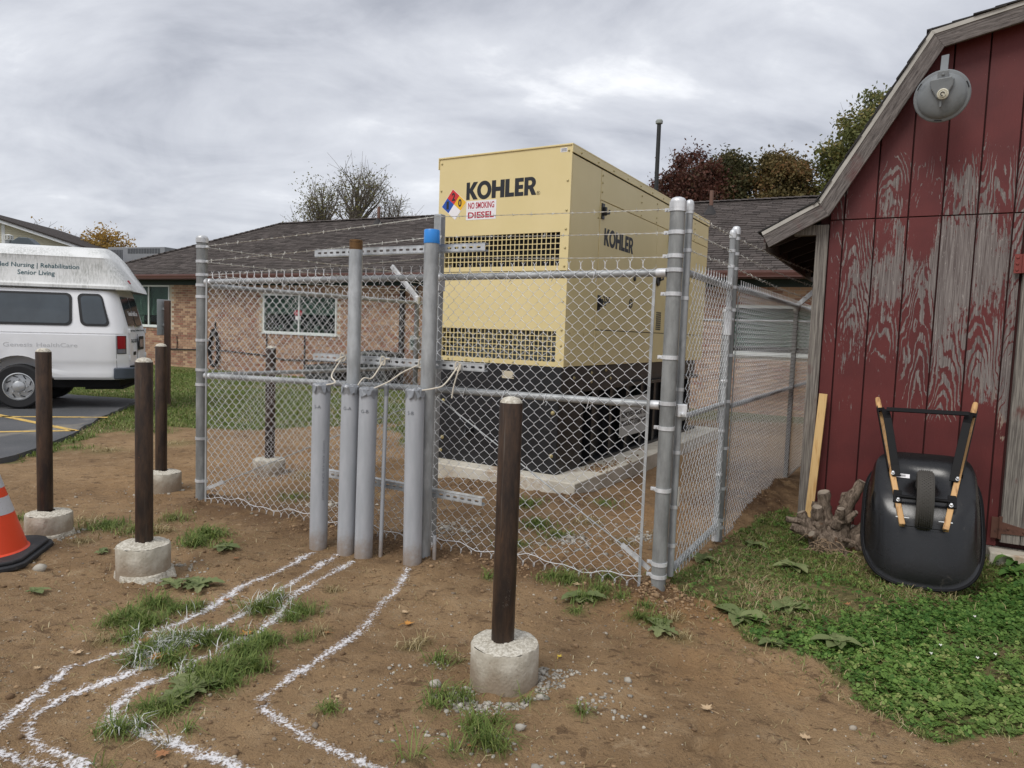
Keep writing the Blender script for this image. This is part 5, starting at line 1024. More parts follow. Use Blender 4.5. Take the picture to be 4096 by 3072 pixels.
# black base tank
tk = MB().bx(.04, GW - .02, .0, .62, ZP, 1.0); tank = obj('base_tank', tk, M_BLK, gen, smooth=False, bevel=.01)
obj('tank_body', MB().bx(.14, GW - .14, .621, GL_ - .05, ZP + .03, .98), M_BLK, tank, smooth=False, bevel=.006)
obj('radiator_skirt', MB().bx(.02, GW - .02, .004, 1.7, 1.003, ZT0 - .001), M_BLK, tank, smooth=False, bevel=.005)
obj('skid_rail', MB().bx(.03, .13, .621, GL_, .995, 1.04).bx(.03, .13, .621, GL_, ZP, ZP + .035).bx(.1, .14, 1.701, GL_, 1.041, ZT0 - .002), M_BLK, tank, smooth=False)
for i in range(8): y = .86 + .52 * i; obj('stiffener', MB().bx(.045, .139, y, y + .012, ZP + .036, .994).bx(.045, .057, y + .0125, y + .075, ZP + .036, .994), M_BLK, tank, smooth=False)
for (x, z) in ((.10, .80), (.10, .35), (1.5, .82), (1.5, .4), (1.52, .25)):
    o = bpy.data.objects.new('tank_bolt', bm_); COL.objects.link(o); o.parent = tank; o.location = (x, -.002, z); o.rotation_euler = RX.to_euler(); o.scale = (1.7, 1.7, 1.5)
for (y, z) in ((.3, 1.16), (.75, 1.2), (.75, 1.1), (1.15, 1.22), (1.3, 1.12)):
    o = bpy.data.objects.new('tank_bolt', bm_); COL.objects.link(o); o.parent = tank; o.location = (.018, y, z); o.rotation_euler = RYm.to_euler(); o.scale = (1.4, 1.4, 1.4)
obj('drain_fitting', MB().bx(1.08, 1.2, -.05, 0, .5, .56).tube([(1.14, -.06, .53), (1.14, -.09, .45)], .012, 8), M_BLK, tank, smooth=False)
tn = MB(); 
for k_ in range(9): rr = random.Random(k_); tn.bx(.66 - .05 - rr.uniform(0, .03), .70 + rr.uniform(.0, .04), -.0015, -.0004 + 0, 1.125 + .009 * k_, 1.1335 + .009 * k_)
obj('torn_label', tn, mat('torn_paper', srgb(206, 196, 172), .8), tank, smooth=False).location = (0, .003, 0)
nt_ = thing('notice_sheet', 'white notice about removal before start-up on the black tank behind the fence', 'notice', mat=GM @ Matrix.Translation((.028, 1.68, .36)))
obj('sheet', MB().bx(-.001, 0, 0, .98, 0, .50), mat('notice_paper', srgb(188, 188, 184), .7, vari=.04), nt_, smooth=False)
for (txt, y0, y1, z0, z1) in (('MUST BE', .3, .7, .36, .43), ('REMOVED PRIOR TO', .05, .93, .24, .315), ('PRODUCT START-UP', .05, .93, .13, .205)): fit_text(txt, (-.0012, 0, 0), (0, 1, 0), (0, 0, 1), (-1, 0, 0), y0, y1, z0, z1, M_BLK2, 'lettering', nt_, .03)
dirt = MB(); r_ = random.Random(4)
for k_ in range(260):
    x = -.16 + r_.gauss(0, .07); y = .45 + abs(r_.gauss(0, .4)); s2 = .007 * math.exp(r_.gauss(0, .5)); dirt.add([(x + v[0] * s2 * r_.uniform(.7, 1.3), y + v[1] * s2, ZP + s2 * .5 + v[2] * s2 * .7) for v in ICO_V], [tuple(f) for f in ICO_F], r_.random())
o = obj('spilled_soil', dirt, M_CLOD, None, smooth=False, attr='tone', kind='stuff'); o.matrix_world = GM; tag(o, 'crumbs of brown soil spilled on the pad corner by the tank', 'soil')
# tall black mast beyond the generator
mp_ = thing('flue_pole', 'tall thin black pole with a capped top rising behind the generator', 'pole', (2.98, 15.55, 0))
obj('pole', MB().tube([(0, 0, 0), (-.02, 0, 6.2)], [.052, .045], 16), mat('pole_black', srgb(28, 30, 31), .6, vari=.1), mp_); obj('cap', MB().lathe([(.05, 6.2), (.075, 6.21), (.08, 6.26), (.06, 6.29), (.01, 6.30)], 18, (-.02, 0, 0)), mat('pole_cap', srgb(150, 156, 152), .6), mp_)

# ================================================================== RED SHED
SM = Matrix.Translation(SHED_A) @ Matrix.Rotation(SHED_ANG, 4, 'Z')     # x along the front wall, y back into the shed, z up
t = NT('peeling_red_paint'); c = t.coord('Object'); sp_ = t.n('ShaderNodeSeparateXYZ'); t.l(c, sp_.inputs[0]); X_, Z_ = sp_.outputs[0], sp_.outputs[2]
ofs = t.attr('tone'); cb_ = t.n('ShaderNodeCombineXYZ'); t.l(X_, cb_.inputs[0]); t.l(sp_.outputs[1], cb_.inputs[1]); t.l(Z_, cb_.inputs[2])
gv = t.n('ShaderNodeVectorMath', operation='ADD'); ob_ = t.n('ShaderNodeCombineXYZ'); t.l(t.math('MULTIPLY', ofs, 3.7), ob_.inputs[1]); t.l(cb_.outputs[0], gv.inputs[0]); t.l(ob_.outputs[0], gv.inputs[1])
grain = t.noise(t.map(gv.outputs[0], (4.2, 1, .75)), 1.3, 2.2, .45, .5)
bi = t.math('FLOOR', t.math('DIVIDE', t.math('ADD', X_, -.176 + 2.29), .229)); xl = t.math('SUBTRACT', t.math('SUBTRACT', t.math('ADD', X_, -.176 + 2.29), t.math('MULTIPLY', bi, .229)), .1145)
wn_ = t.n('ShaderNodeTexWhiteNoise', noise_dimensions='1D'); t.l(bi, wn_.inputs['W']); rb = wn_.outputs['Value']
xs2 = t.math('ADD', xl, t.math('MULTIPLY', t.math('SUBTRACT', rb, .5), .09)); fz = t.math('ADD', t.math('MULTIPLY', Z_, t.math('ADD', .8, t.math('MULTIPLY', rb, .5))), t.math('MULTIPLY', t.math('MULTIPLY', xs2, xs2), t.math('ADD', 18., t.math('MULTIPLY', rb, 22.))))
fz = t.math('ADD', fz, t.math('MULTIPLY', grain, 1.7)); fz = t.math('ADD', fz, t.math('MULTIPLY', t.noise(t.map(c, (6, 6, 3)), 4, 4, .6), .16))
arch = t.math('PINGPONG', t.math('MULTIPLY', fz, 13.), 1.); strk = t.noise(t.map(c, (16, 16, .55)), 2.2, 4, .6)
cbm_ = t.n('ShaderNodeCombineXYZ'); t.l(t.math('MULTIPLY', bi, 7.3), cbm_.inputs[0]); t.l(t.math('MULTIPLY', Z_, 1.1), cbm_.inputs[2]); am = t.step(t.noise(cbm_.outputs[0], 1., 2), .45, .60)
band = t.math('ADD', t.math('MULTIPLY', arch, am), t.math('MULTIPLY', strk, t.math('SUBTRACT', 1., am)))
big = t.noise(t.map(c, (1.6, 1, .8)), 1.5, 4, .6); edge = t.noise(t.map(c, (9, 9, 2.2)), 9, 4, .7); fib = t.noise(t.map(c, (60, 60, 1.3)), 3, 3, .6)
hz_ = t.math('MULTIPLY', t.step(Z_, .55, 1.35), t.step(Z_, 3.55, 2.75)); hx_ = t.step(X_, -.1, .75)
pf = t.math('ADD', t.math('ADD', t.math('MULTIPLY', band, .30), t.math('MULTIPLY', t.math('SUBTRACT', rb, .5), .10)), t.math('MULTIPLY', big, .70)); pf = t.math('ADD', pf, t.math('MULTIPLY', t.math('SUBTRACT', edge, .5), .26)); pf = t.math('ADD', pf, t.math('MULTIPLY', t.math('SUBTRACT', fib, .5), .14))
pf = t.math('ADD', pf, t.math('MULTIPLY', t.math('MULTIPLY', hz_, t.math('ADD', .55, t.math('MULTIPLY', hx_, .45))), .34))
peel = t.math('MULTIPLY', t.step(pf, .812, .837), .92)
red = t.mix(t.step(t.noise(c, 2.2, 5), .3, .7), srgb(86, 38, 38), srgb(102, 45, 44)); red = t.mix(t.math('MULTIPLY', t.step(t.noise(t.map(c, (30, 30, 1)), 5, 3), .55, .8), .35), red, srgb(80, 32, 33)); red = t.mix(t.math('MULTIPLY', t.step(t.noise(t.map(c, (40, 40, 14)), 4, 4, .7), .69, .74), .55), red, srgb(178, 150, 140))
wood = t.mix(t.step(fib, .3, .72), srgb(92, 85, 83), srgb(142, 136, 132)); wood = t.mix(t.math('MULTIPLY', t.step(Z_, 1.5, .9), t.step(t.noise(t.map(c, (6, 6, 1)), 4, 4), .45, .62)), wood, srgb(150, 132, 116)); wood = t.mix(t.math('MULTIPLY', t.step(t.noise(t.map(c, (40, 40, 5)), 4, 4, .7), .62, .68), .6), wood, srgb(196, 190, 184))
col = t.mix(peel, red, wood); t.bump(t.math('ADD', t.math('MULTIPLY', fib, .6), t.math('MULTIPLY', peel, -.5)), .5, .003); M_SIDE = t.set(col, t.math('ADD', .55, t.math('MULTIPLY', peel, .35)), 0, .35)
t = NT('weathered_wood'); c = t.coord('Object'); fib = t.noise(t.map(c, (40, 40, 1.4)), 3, 4, .65); col = t.mix(t.step(fib, .3, .7), srgb(92, 86, 82), srgb(146, 140, 132)); col = t.mix(t.math('MULTIPLY', t.step(t.noise(t.map(c, (3, 3, 1)), 2.5, 4), .58, .68), .8), col, srgb(94, 46, 42)); t.bump(fib, .6, .004); M_GREYW = t.set(col, .9, 0, .2)
def fascia_mat(ang):
  t = NT('weathered_fascia'); c2 = t.map(t.coord('Object'), (1, 1, 1), (0, 0, 0), (0, ang, 0)); fib = t.noise(t.map(c2, (2.2, 20, 26)), 3, 5, .75, .4); col = t.mix(t.step(fib, .3, .7), srgb(70, 65, 63), srgb(130, 123, 119)); col = t.mix(t.math('MULTIPLY', t.step(t.noise(c2, 3, 5), .6, .7), .5), col, srgb(104, 66, 64)); t.bump(fib, .7, .006); return t.set(col, .9, 0, .2)
M_FASC = fascia_mat(0)
M_SHDARK = mat('soffit_dark', srgb(54, 42, 38), .9, vari=.2)
M_SHING0 = mat('shed_shingle', srgb(52, 50, 50), .95, vari=.25, vscale=12, bump=(60, .6, .006))
M_DRIP = mat('drip_edge', srgb(172, 168, 160), .6, vari=.12, vscale=6)
M_RUST = mat('rusted_hinge', srgb(98, 66, 54), .8, .2, layers=[(srgb(70, 46, 38), 20, .5, .7, (1, 1, 1))])
M_REDH = mat('red_hinge', srgb(128, 60, 54), .7, .1)
shed = thing('garden_shed', 'weathered red wooden shed with gambrel roof and peeling paint', 'shed', mat=SM)
CX = 1.87; SDEP = 3.3
OUT = [(-.439, 2.535), (-.017, 2.763), (.698, 3.988), (CX, 4.225)]; INN = [(-.375, 2.41), (.075, 2.652), (.787, 3.862), (CX, 4.085)]
mir = lambda P: P + [(2 * CX - x, z) for x, z in P[::-1][1:]]
def zroof(x):
    x = x if x <= CX else 2 * CX - x
    for i in range(3):
        if OUT[i][0] <= x <= OUT[i + 1][0]: q = (x - OUT[i][0]) / (OUT[i + 1][0] - OUT[i][0]); return OUT[i][1] * (1 - q) + OUT[i + 1][1] * q - .05
    return 2.5
ZJ, ZB = 2.638, .13
wall = obj('front_wall', MB().prism([(.0, ZB), (2 * CX, ZB), (2 * CX, 2.66), (2 * CX, 2.72), (2 * CX - .7, 3.9), (CX, 4.14), (.7, 3.9), (.0, 2.72)], (0, .03, 0), (1, 0, 0), (0, 0, 1), (0, 1, 0), .04), mat('shed_backing', srgb(60, 28, 27), .9), shed, smooth=False)
gx_ = [.07, .176, .405, .634, .863, 1.092, 1.321]; edges_ = [(gx_[i], gx_[i + 1]) for i in range(6)]
def board(x0, x1, z0, z1l, z1r, tone, par, th0=.004, g=.0055):
    m = MB(); m.prism([(x0 + g, z0), (x1 - g, z0), (x1 - g, z1r), (x0 + g, z1l)], (0, .03, 0), (1, 0, 0), (0, 0, 1), (0, -1, 0), .026 - th0); m.attr = [tone] * len(m.v); return obj('siding_board', m, M_SIDE, par, smooth=False, attr='tone', bevel=.002)
tones = [.1, .1, .32, .5, .77, .77, .9]
full = edges_ + [(1.321, 1.392)]
for i, (a, b) in enumerate(full): board(a, b, ZB, ZJ - .004, ZJ - .004, tones[i], wall)
for i, (a, b) in enumerate(edges_ + [(1.321, 1.55), (1.55, 1.78), (1.78, 2.01), (2.01, 2.24)] + [(2 * CX - b, 2 * CX - a) for a, b in edges_[::-1]]):
    board(a, b, ZJ + .004, zroof(a) - .005, zroof(b) - .005, (.2, .2, .45, .45, .6, .85, .3, .3, .6, .6, .2, .4, .1, .5, .7, .3)[i], wall, 0)
board(1.392, 2.35, 2.43, ZJ - .004, ZJ - .004, .3, wall)
for i, (a, b) in enumerate([(2 * CX - b, 2 * CX - a) for a, b in full[::-1]]): board(a, b, ZB, ZJ - .004, ZJ - .004, i * .13, wall)
sw = obj('side_wall', MB().bx(-.004, .03, .06, SDEP, ZB, 2.7), M_SIDE, shed, smooth=False); obj('side_wall', MB().bx(2 * CX - .03, 2 * CX + .004, .06, SDEP, ZB, 2.7), M_SIDE, shed, smooth=False); obj('back_wall', MB().prism([(.0, ZB), (2 * CX, ZB), (2 * CX, 2.72), (2 * CX - .7, 3.9), (CX, 4.14), (.7, 3.9), (.0, 2.72)], (0, SDEP, 0), (1, 0, 0), (0, 0, 1), (0, -1, 0), .03), M_SIDE, shed, smooth=False)
obj('corner_board', MB().bx(-.025, .068, -.022, .012, .05, 2.60), M_GREYW, shed, smooth=False, bevel=.004); obj('corner_board', MB().bx(-.026, -.005, .0125, .10, .05, 2.60), M_GREYW, shed, smooth=False, bevel=.004)
obj('sill', MB().bx(-.0, 2 * CX, .0, .08, .0, ZB - .004), M_GREYW, shed, smooth=False)
YO = -.15
def seg_piece(P0, P1, y0, y1, up0, up1, nm, m_, parent, bev=0):
    """box along the rake between two profile points, offset up0..up1 across the slope"""
    a, b = Vector((P0[0], 0, P0[1])), Vector((P1[0], 0, P1[1])); d = (b - a).normalized(); n_ = Vector((-d.z, 0, d.x)); n_ = n_ if n_.z > 0 else -n_
    vs = [p + n_ * u + Vector((0, y, 0)) for y in (y0, y1) for p in (a, b) for u in (up0, up1)]
    return obj(nm, MB().add(vs, [(0, 1, 3, 2), (4, 6, 7, 5), (0, 4, 5, 1), (2, 3, 7, 6), (0, 2, 6, 4), (1, 5, 7, 3)]), m_, parent, smooth=False, bevel=bev)
roof = obj('roof', MB().bx(CX - .02, CX + .02, YO + .05, SDEP + .1, 4.12, 4.16), M_SHDARK, shed, smooth=False)
PO = mir(OUT); PI = mir(INN)
for i in range(len(PO) - 1):
    a, b = PO[i], PO[i + 1]
    seg_piece(a, b, YO + .032, SDEP + .12, -.03, -.004, 'roof_deck', M_SHDARK, roof)
    f = MB(); q = [a, b, PI[i + 1], PI[i]]; f.prism(q, (0, YO, 0), (1, 0, 0), (0, 0, 1), (0, 1, 0), .03); obj('fascia_board', f, fascia_mat(math.atan2(b[1] - a[1], b[0] - a[0])), roof, smooth=False, bevel=.003)
    seg_piece(a, b, YO - .006, YO - .0005, -.028, .002, 'drip_edge', M_DRIP, roof)
    # shingle courses
    A_, B_ = Vector((a[0], 0, a[1])), Vector((b[0], 0, b[1])); 
    if i >= 3: A_, B_ = B_, A_
    L = (B_ - A_).length; d = (B_ - A_).normalized(); n_ = Vector((-d.z, 0, d.x)); n_ = n_ if n_.z > 0 else -n_; nc = max(2, int(L / .125)); r_ = random.Random(i)
    for k_ in range(nc):
        p0 = A_ + d * (L * k_ / nc - (.03 if k_ == 0 else 0)); p1 = A_ + d * min(L + .02, L * (k_ + 1.5) / nc); y0 = YO - .012 + r_.uniform(-.012, .008)
        vs = [p0 + n_ * .012 + Vector((0, y0, 0)), p0 + n_ * .022 + Vector((0, y0, 0)), p1 + n_ * .002 + Vector((0, y0, 0)), p1 + n_ * .012 + Vector((0, y0, 0))]; vs += [v + Vector((0, SDEP + .25, 0)) for v in vs]
        obj('shingle_course', MB().add(vs, [(0, 1, 3, 2), (4, 6, 7, 5), (0, 4, 5, 1), (2, 3, 7, 6), (0, 2, 6, 4), (1, 5, 7, 3)]), M_SHING0, roof, smooth=False)
for sx in (1, -1):
    X0 = lambda x: x if sx == 1 else 2 * CX - x
    for k_ in range(7):
        y = .12 + .5 * k_; m = MB(); m.prism([(X0(-.40), 2.44), (X0(-.40), 2.52), (X0(.02), 2.745), (X0(.02), 2.60)], (0, y, 0), (1, 0, 0), (0, 0, 1), (0, 1, 0), .04); obj('rafter_tail', m, M_SHDARK, roof, smooth=False)
    obj('eave_board', MB().bx(min(X0(-.425), X0(-.405)), max(X0(-.425), X0(-.405)), YO + .04, SDEP + .1, 2.40, 2.52), M_FASC, roof, smooth=False)
obj('hanging_block', MB().bx(-.20, -.02, -.02, .06, 2.52, 2.60), M_GREYW, shed, smooth=False)
# door
dr = obj('door', MB().bx(1.405, 2.335, .004, .03, .17, 2.40), M_GREYW, shed, smooth=False)
for i in range(6): x = 1.408 + .154 * i; obj('door_plank', MB().bx(x, x + .150, -.012, .0035, .172, 2.398), M_GREYW, dr, smooth=False, bevel=.003)
obj('door_stile', MB().bx(1.407, 1.53, -.036, -.0125, .172, 2.398), M_GREYW, dr, smooth=False, bevel=.003)
for z in (.172, 1.12, 2.27): obj('door_batten', MB().bx(1.535, 2.33, -.036, -.0125, z, z + .115), M_GREYW, dr, smooth=False, bevel=.003)
hg = MB().bx(1.345, 1.398, -.034, -.024, 2.19, 2.33); hg.tube([(1.403, -.04, 2.19), (1.403, -.04, 2.33)], .012, 8); hg.bx(1.41, 1.47, -.046, -.037, 2.20, 2.32)
for z in (2.215, 2.26, 2.305): hg.lathe([(.012, 0), (.008, .006), (.001, .007)], 8, (1.365, -.034, z), RX)
obj('hinge', hg, M_REDH, dr)
hg = MB().bx(1.345, 1.39, -.034, -.024, .20, .36); hg.tube([(1.40, -.04, .20), (1.40, -.04, .37)], .012, 8); hg.prism([(1.41, .24), (1.41, .33), (1.66, .275), (1.665, .262), (1.655, .252)], (0, -.038, 0), (1, 0, 0), (0, 0, 1), (0, -1, 0), .006)
for x, z in ((1.45, .285), (1.55, .27), (1.645, .263)): hg.lathe([(.012, 0), (.008, .006), (.001, .007)], 8, (x, -.044, z), RX)
obj('hinge', hg, M_RUST, dr)
st = obj('concrete_step', MB().bx(1.34, 2.6, -.16, .06, -.05, .118), M_PAD, None, bevel=.01); st.matrix_world = SM; tag(st, 'low concrete step below the shed door', 'step')

# ------------------------------------------------------------------ grey dish on the gable
DC = SM @ Vector((.79, -.36, 3.44)); ax = (Vector((0, 0, CAM_H)) - DC).normalized(); ax = (ax + Vector((-.10, .0, .10))).normalized(); ux = Vector((0, 0, 1)).cross(ax).normalized(); uy = ax.cross(ux)
dish = thing('dish_antenna', 'grey round dish with a cream hub hanging under the shed gable', 'dish', mat=frame(DC, ux, uy, ax))
M_DISH = mat('dish_grey', srgb(122, 126, 128), .5, 0, vari=.1, layers=[(srgb(92, 96, 98), 6, .5, .75, (1, 1, 1))])
M_CREAM = mat('hub_cream', srgb(206, 202, 184), .5, vari=.06)
prof = [(.178, -.05), (.181, -.03), (.175, -.022), (.158, -.018)] + [(.158 * math.cos(R(a)), -.018 + .055 * math.sin(R(a))) for a in (15, 30, 45, 60, 75, 89)]
obj('reflector', MB().lathe(prof, 48), M_DISH, dish)
tri = MB(); tri.prism([(-.075, .10), (-.068, .112), (.06, .118), (.078, .10), (.072, .055), (.03, -.015), (.0, -.03), (-.025, -.02), (-.065, .05)], (0, 0, .01), (1, 0, 0), (0, 1, 0), (0, 0, 1), .045); obj('bracket', tri, M_DISH, dish, smooth=False, bevel=.008)
obj('hub', MB().lathe([(.037, .05), (.037, .062), (.03, .066), (.026, .062), (.023, .062), (.021, .072), (.001, .074)], 28, (.012, .005, 0)), M_CREAM, dish)
hd = MB(); pts = [(.012 + .012 * math.cos(R(a)), .005 + .012 * math.sin(R(a)), .076) for a in range(0, 300, 20)]; hd.tube(pts, .0026, 5); obj('hub_mark', hd, M_BLK2, dish)
for a in (20, 150, 265):
    s2 = MB(); pts = [(.168 * math.cos(R(a + d)), .168 * math.sin(R(a + d)), -.02) for d in (-8, -4, 0, 4, 8)]; s2.tube(pts, .004, 5); obj('rim_slot', s2, M_BLK2, dish)
top = dish.matrix_world.inverted() @ (SM @ Vector((.80, -.135, 3.80))); ml = MB(); ml.beam((.005, .13, .004), top, .05, .012, up=(0, 0, 1)); obj('mounting_arm', ml, M_DISH, dish, smooth=False, bevel=.003)
ml = MB().box((.005, .135, .02), (.07, .06, .02)); ml.lathe([(.01, .03), (.01, .037), (.001, .038)], 10, (.005, .14, 0)); obj('arm_clamp', ml, M_DISH, dish, smooth=False, bevel=.003)
obj('drain_tab', MB().box((.0, -.06, .042), (.012, .04, .012)), M_DISH, dish, smooth=False)

# ------------------------------------------------------------------ pale board leaning at the corner
M_PINE = mat('fresh_pine', srgb(214, 178, 122), .7, vari=.06, layers=[(srgb(190, 146, 88), 5, .5, .7, (14, 14, .6)), (srgb(150, 106, 66), 30, .7, .76, (1, 1, 1))])
b = MB().beam((.075, -.14, .12), (.118, -.062, 1.205), .045, .062, up=(1, 0, 0)); o = obj('timber_board', b, M_PINE, smooth=False, bevel=.002); o.matrix_world = SM; tag(o, 'clean pale pine board leaning on the shed corner', 'board')

# ------------------------------------------------------------------ uprooted stump
t = NT('stump_bark'); c = t.coord('Object'); fib = t.noise(t.map(c, (3, 3, 1)), 14, 6, .7, 1.2); col = t.mix(t.step(fib, .32, .68), srgb(78, 66, 57), srgb(148, 132, 117)); col = t.mix(t.step(t.noise(c, 9, 4), .62, .7), col, srgb(112, 84, 66)); t.bump(fib, .9, .014); M_BARK = t.set(col, .95, 0, .2)
M_CUT = mat('cut_wood', srgb(142, 130, 116), .9, vari=.2, vscale=25)
sx0 = .265; stump = thing('tree_stump', 'grey uprooted tree stump with cut limbs lying against the shed', 'stump', mat=SM @ Matrix.Translation((sx0, -.34, H(*(SM @ Vector((sx0, -.34, 0)))[:2]))))
K_ = .00088
def limb(pts, rads, nm='limb', cut=True, seed=0):
    r_ = random.Random(seed); P = [Vector(((x - 430) * K_, y_, (742 - z) * K_)) for x, z, y_ in pts]; Q = []; RR = []
    for i in range(len(P) - 1):
        for k_ in range(5): q = k_ / 5; Q.append(P[i].lerp(P[i + 1], q) + Vector((r_.uniform(-1, 1), r_.uniform(-1, 1), r_.uniform(-1, 1))) * rads[i] * .08); RR.append((rads[i] * (1 - q) + rads[i + 1] * q) * r_.uniform(.9, 1.12))
    Q.append(P[-1]); RR.append(rads[-1]); m = MB(); n = 14; m.tube(Q, RR, n, cap=True)
    for i in range(len(m.v)): m.v[i] = tuple(Vector(m.v[i]) + Vector((r_.uniform(-1, 1), r_.uniform(-1, 1), r_.uniform(-1, 1))) * .0035)
    o = obj(nm, m, M_BARK, stump)
    if cut:
        d = (Q[-1] - Q[-2]).normalized(); a = d.orthogonal().normalized(); b_ = d.cross(a); f = MB(); vs = [Q[-1] + d * .004 + (a * math.cos(2 * math.pi * k_ / 14) + b_ * math.sin(2 * math.pi * k_ / 14)) * RR[-1] * .9 for k_ in range(14)]; f.add(vs + [Q[-1] - d * .01], [tuple(range(14))]); obj('cut_face', f, M_CUT, o, smooth=False)
limb([(430, 760, 0), (420, 600, 0), (400, 500, 0)], [.16, .13, .07], 'stump_base', False, 1)
limb([(390, 620, -.02), (370, 420, -.02), (352, 235, -.05)], [.075, .058, .046], seed=2)
limb([(500, 640, 0), (520, 450, 0), (545, 330, .0), (655, 112, .02)], [.085, .06, .05, .036], seed=3)
limb([(520, 480, .02), (530, 330, .04), (528, 235, .05)], [.05, .045, .035], seed=4)
limb([(360, 620, -.06), (330, 480, -.08), (315, 365, -.10)], [.06, .045, .038], seed=5)
limb([(300, 640, .02), (290, 480, .04), (290, 360, .05)], [.05, .042, .03], seed=15)
limb([(540, 480, -.03), (590, 420, -.05), (628, 372, -.06)], [.04, .026, .016], seed=6)
limb([(470, 520, -.06), (505, 420, -.09), (508, 350, -.11)], [.05, .036, .03], seed=16)
limb([(340, 640, -.05), (220, 530, -.07), (180, 440, -.08)], [.07, .05, .036], seed=7)
limb([(340, 620, -.07), (200, 510, -.1), (60, 512, -.11)], [.05, .026, .022], seed=8)
limb([(360, 660, -.06), (230, 600, -.1), (108, 570, -.12)], [.06, .04, .03], seed=9)
limb([(400, 680, -.08), (320, 640, -.12), (290, 600, -.16)], [.07, .045, .03], seed=10)
limb([(520, 690, 0), (640, 560, .03), (760, 450, .05), (865, 370, .07)], [.06, .038, .034, .026], 'root', seed=11)
limb([(520, 700, .02), (640, 620, .04), (760, 590, .05), (880, 570, .05)], [.10, .06, .05, .035], 'root', seed=12)
limb([(560, 720, .05), (700, 640, .08), (870, 490, .12)], [.10, .09, .08], 'root', False, seed=13)
limb([(480, 680, -.08), (545, 610, -.12), (640, 625, -.14), (740, 690, -.15), (825, 700, -.15)], [.03, .018, .016, .014, .010], 'root', seed=14)
limb([(470, 720, -.1), (560, 710, -.14), (630, 795, -.2)], [.03, .018, .011], 'root', seed=17)
rt = MB(); r_ = random.Random(5)
for k_ in range(46):
    x, z = r_.uniform(300, 560), r_.uniform(610, 740); d = r_.uniform(-1, 1); L = r_.uniform(60, 200); y = -.12 - r_.uniform(0, .06); rt.tube([((x - 430) * K_, y, (742 - z) * K_), ((x + d * L * .5 - 430) * K_, y - .03, (742 - z + r_.uniform(-10, 15)) * K_), ((x + d * L - 430) * K_, y - .04, max(.005, (742 - z - L * .3) * K_))], [.004, .003, .0015], 4)
obj('root_tangle', rt, mat('root_fibre', srgb(150, 128, 104), .9), stump, kind='stuff', normals=False)

# ------------------------------------------------------------------ wheelbarrow tipped up against the shed
sN = Vector((-.485, -.875, 0)).normalized(); sS = Vector((.875, -.485, 0)).normalized(); TH = R(45)
ev = -sN * math.cos(TH) + Vector((0, 0, math.sin(TH))); ew = sN * math.sin(TH) + Vector((0, 0, math.cos(TH)))
WO = Vector((2.80, 4.59, .02)) - sS * .03
rl = R(1.5); su = sS * math.cos(rl) + ev * math.sin(rl); sv_ = ev * math.cos(rl) - sS * math.sin(rl)
wb = thing('wheelbarrow', 'black wheelbarrow tipped up on its nose against the red shed', 'wheelbarrow', mat=frame(WO, su, sv_, ew))
t = NT('barrow_tray'); c = t.coord('Object'); col = t.mix(t.step(t.noise(t.map(c, (1, .5, 1)), 14, 6, .7), .6, .8), srgb(15, 15, 17), srgb(66, 61, 55)); col = t.mix(t.step(t.noise(t.map(c, (9, 1, 4)), 7, 4, .7), .72, .77), col, srgb(128, 122, 112)); t.bump(t.noise(c, 40, 4), .12, .003); M_TRAY = t.set(col, t.math('ADD', .14, t.math('MULTIPLY', t.noise(c, 6, 4), .25)), 0, .6)
M_HAND = mat('barrow_handle', srgb(202, 160, 108), .65, layers=[(srgb(150, 108, 70), 6, .5, .7, (12, 2, 12)), (srgb(176, 168, 156), 9, .6, .72, (6, 1.5, 6))])
M_FRAME = mat('barrow_steel', srgb(15, 15, 17), .6, 0, spec=.2, vari=.15, layers=[(srgb(70, 64, 58), 16, .68, .8, (1, 1, 1))])
M_TYRE = mat('barrow_tyre', srgb(74, 71, 67), .85, bump=(50, .4, .004), layers=[(srgb(120, 112, 100), 30, .68, .76, (1, 1, 1))])
def outline(hw, v0, v1, nfront, ntop, n=64):
    o = []; vc, hv = (v0 + v1) / 2, (v1 - v0) / 2
    for k_ in range(n):
        a = 2 * math.pi * k_ / n - math.pi / 2; ca, sa = math.cos(a), math.sin(a); e_ = nfront if sa < 0 else ntop
        x = hw * math.copysign(abs(ca) ** (2 / e_), ca); y = vc + hv * math.copysign(abs(sa) ** (2 / e_), sa); o.append((x, y))
    return o
rings = [(outline(.362, .0, 1.0, 3.1, 4.0), -.012), (outline(.378, -.014, 1.014, 3.0, 4.0), -.006), (outline(.378, -.014, 1.014, 3.0, 4.0), .006), (outline(.362, .002, .998, 3.0, 4.0), .012), (outline(.352, .02, .99, 3.0, 4.2), .03), (outline(.338, .14, .975, 2.8, 4.4), .12), (outline(.322, .28, .955, 3.0, 4.6), .205), (outline(.305, .36, .935, 3.2, 4.8), .248), (outline(.27, .42, .90, 3.4, 4.8), .268), (outline(.20, .50, .82, 3.4, 4.), .274), (outline(.02, .64, .68, 2, 2), .275)]
vs = []; 
for o_, w_ in rings: vs += [(x, y, w_) for x, y in o_]
nn_ = 64; fs = [(i * nn_ + k_, i * nn_ + (k_ + 1) % nn_, (i + 1) * nn_ + (k_ + 1) % nn_, (i + 1) * nn_ + k_) for i in range(len(rings) - 1) for k_ in range(nn_)]
tray = obj('tray', MB().add(vs, fs), M_TRAY, wb); so = tray.modifiers.new('solid', 'SOLIDIFY'); so.thickness = .004; so.offset = -1
obj('rim', MB().tube([(x, y, 0) for x, y in outline(.37, -.006, 1.006, 3.0, 4.0)], .0125, 8, closed=True), M_FRAME, tray)
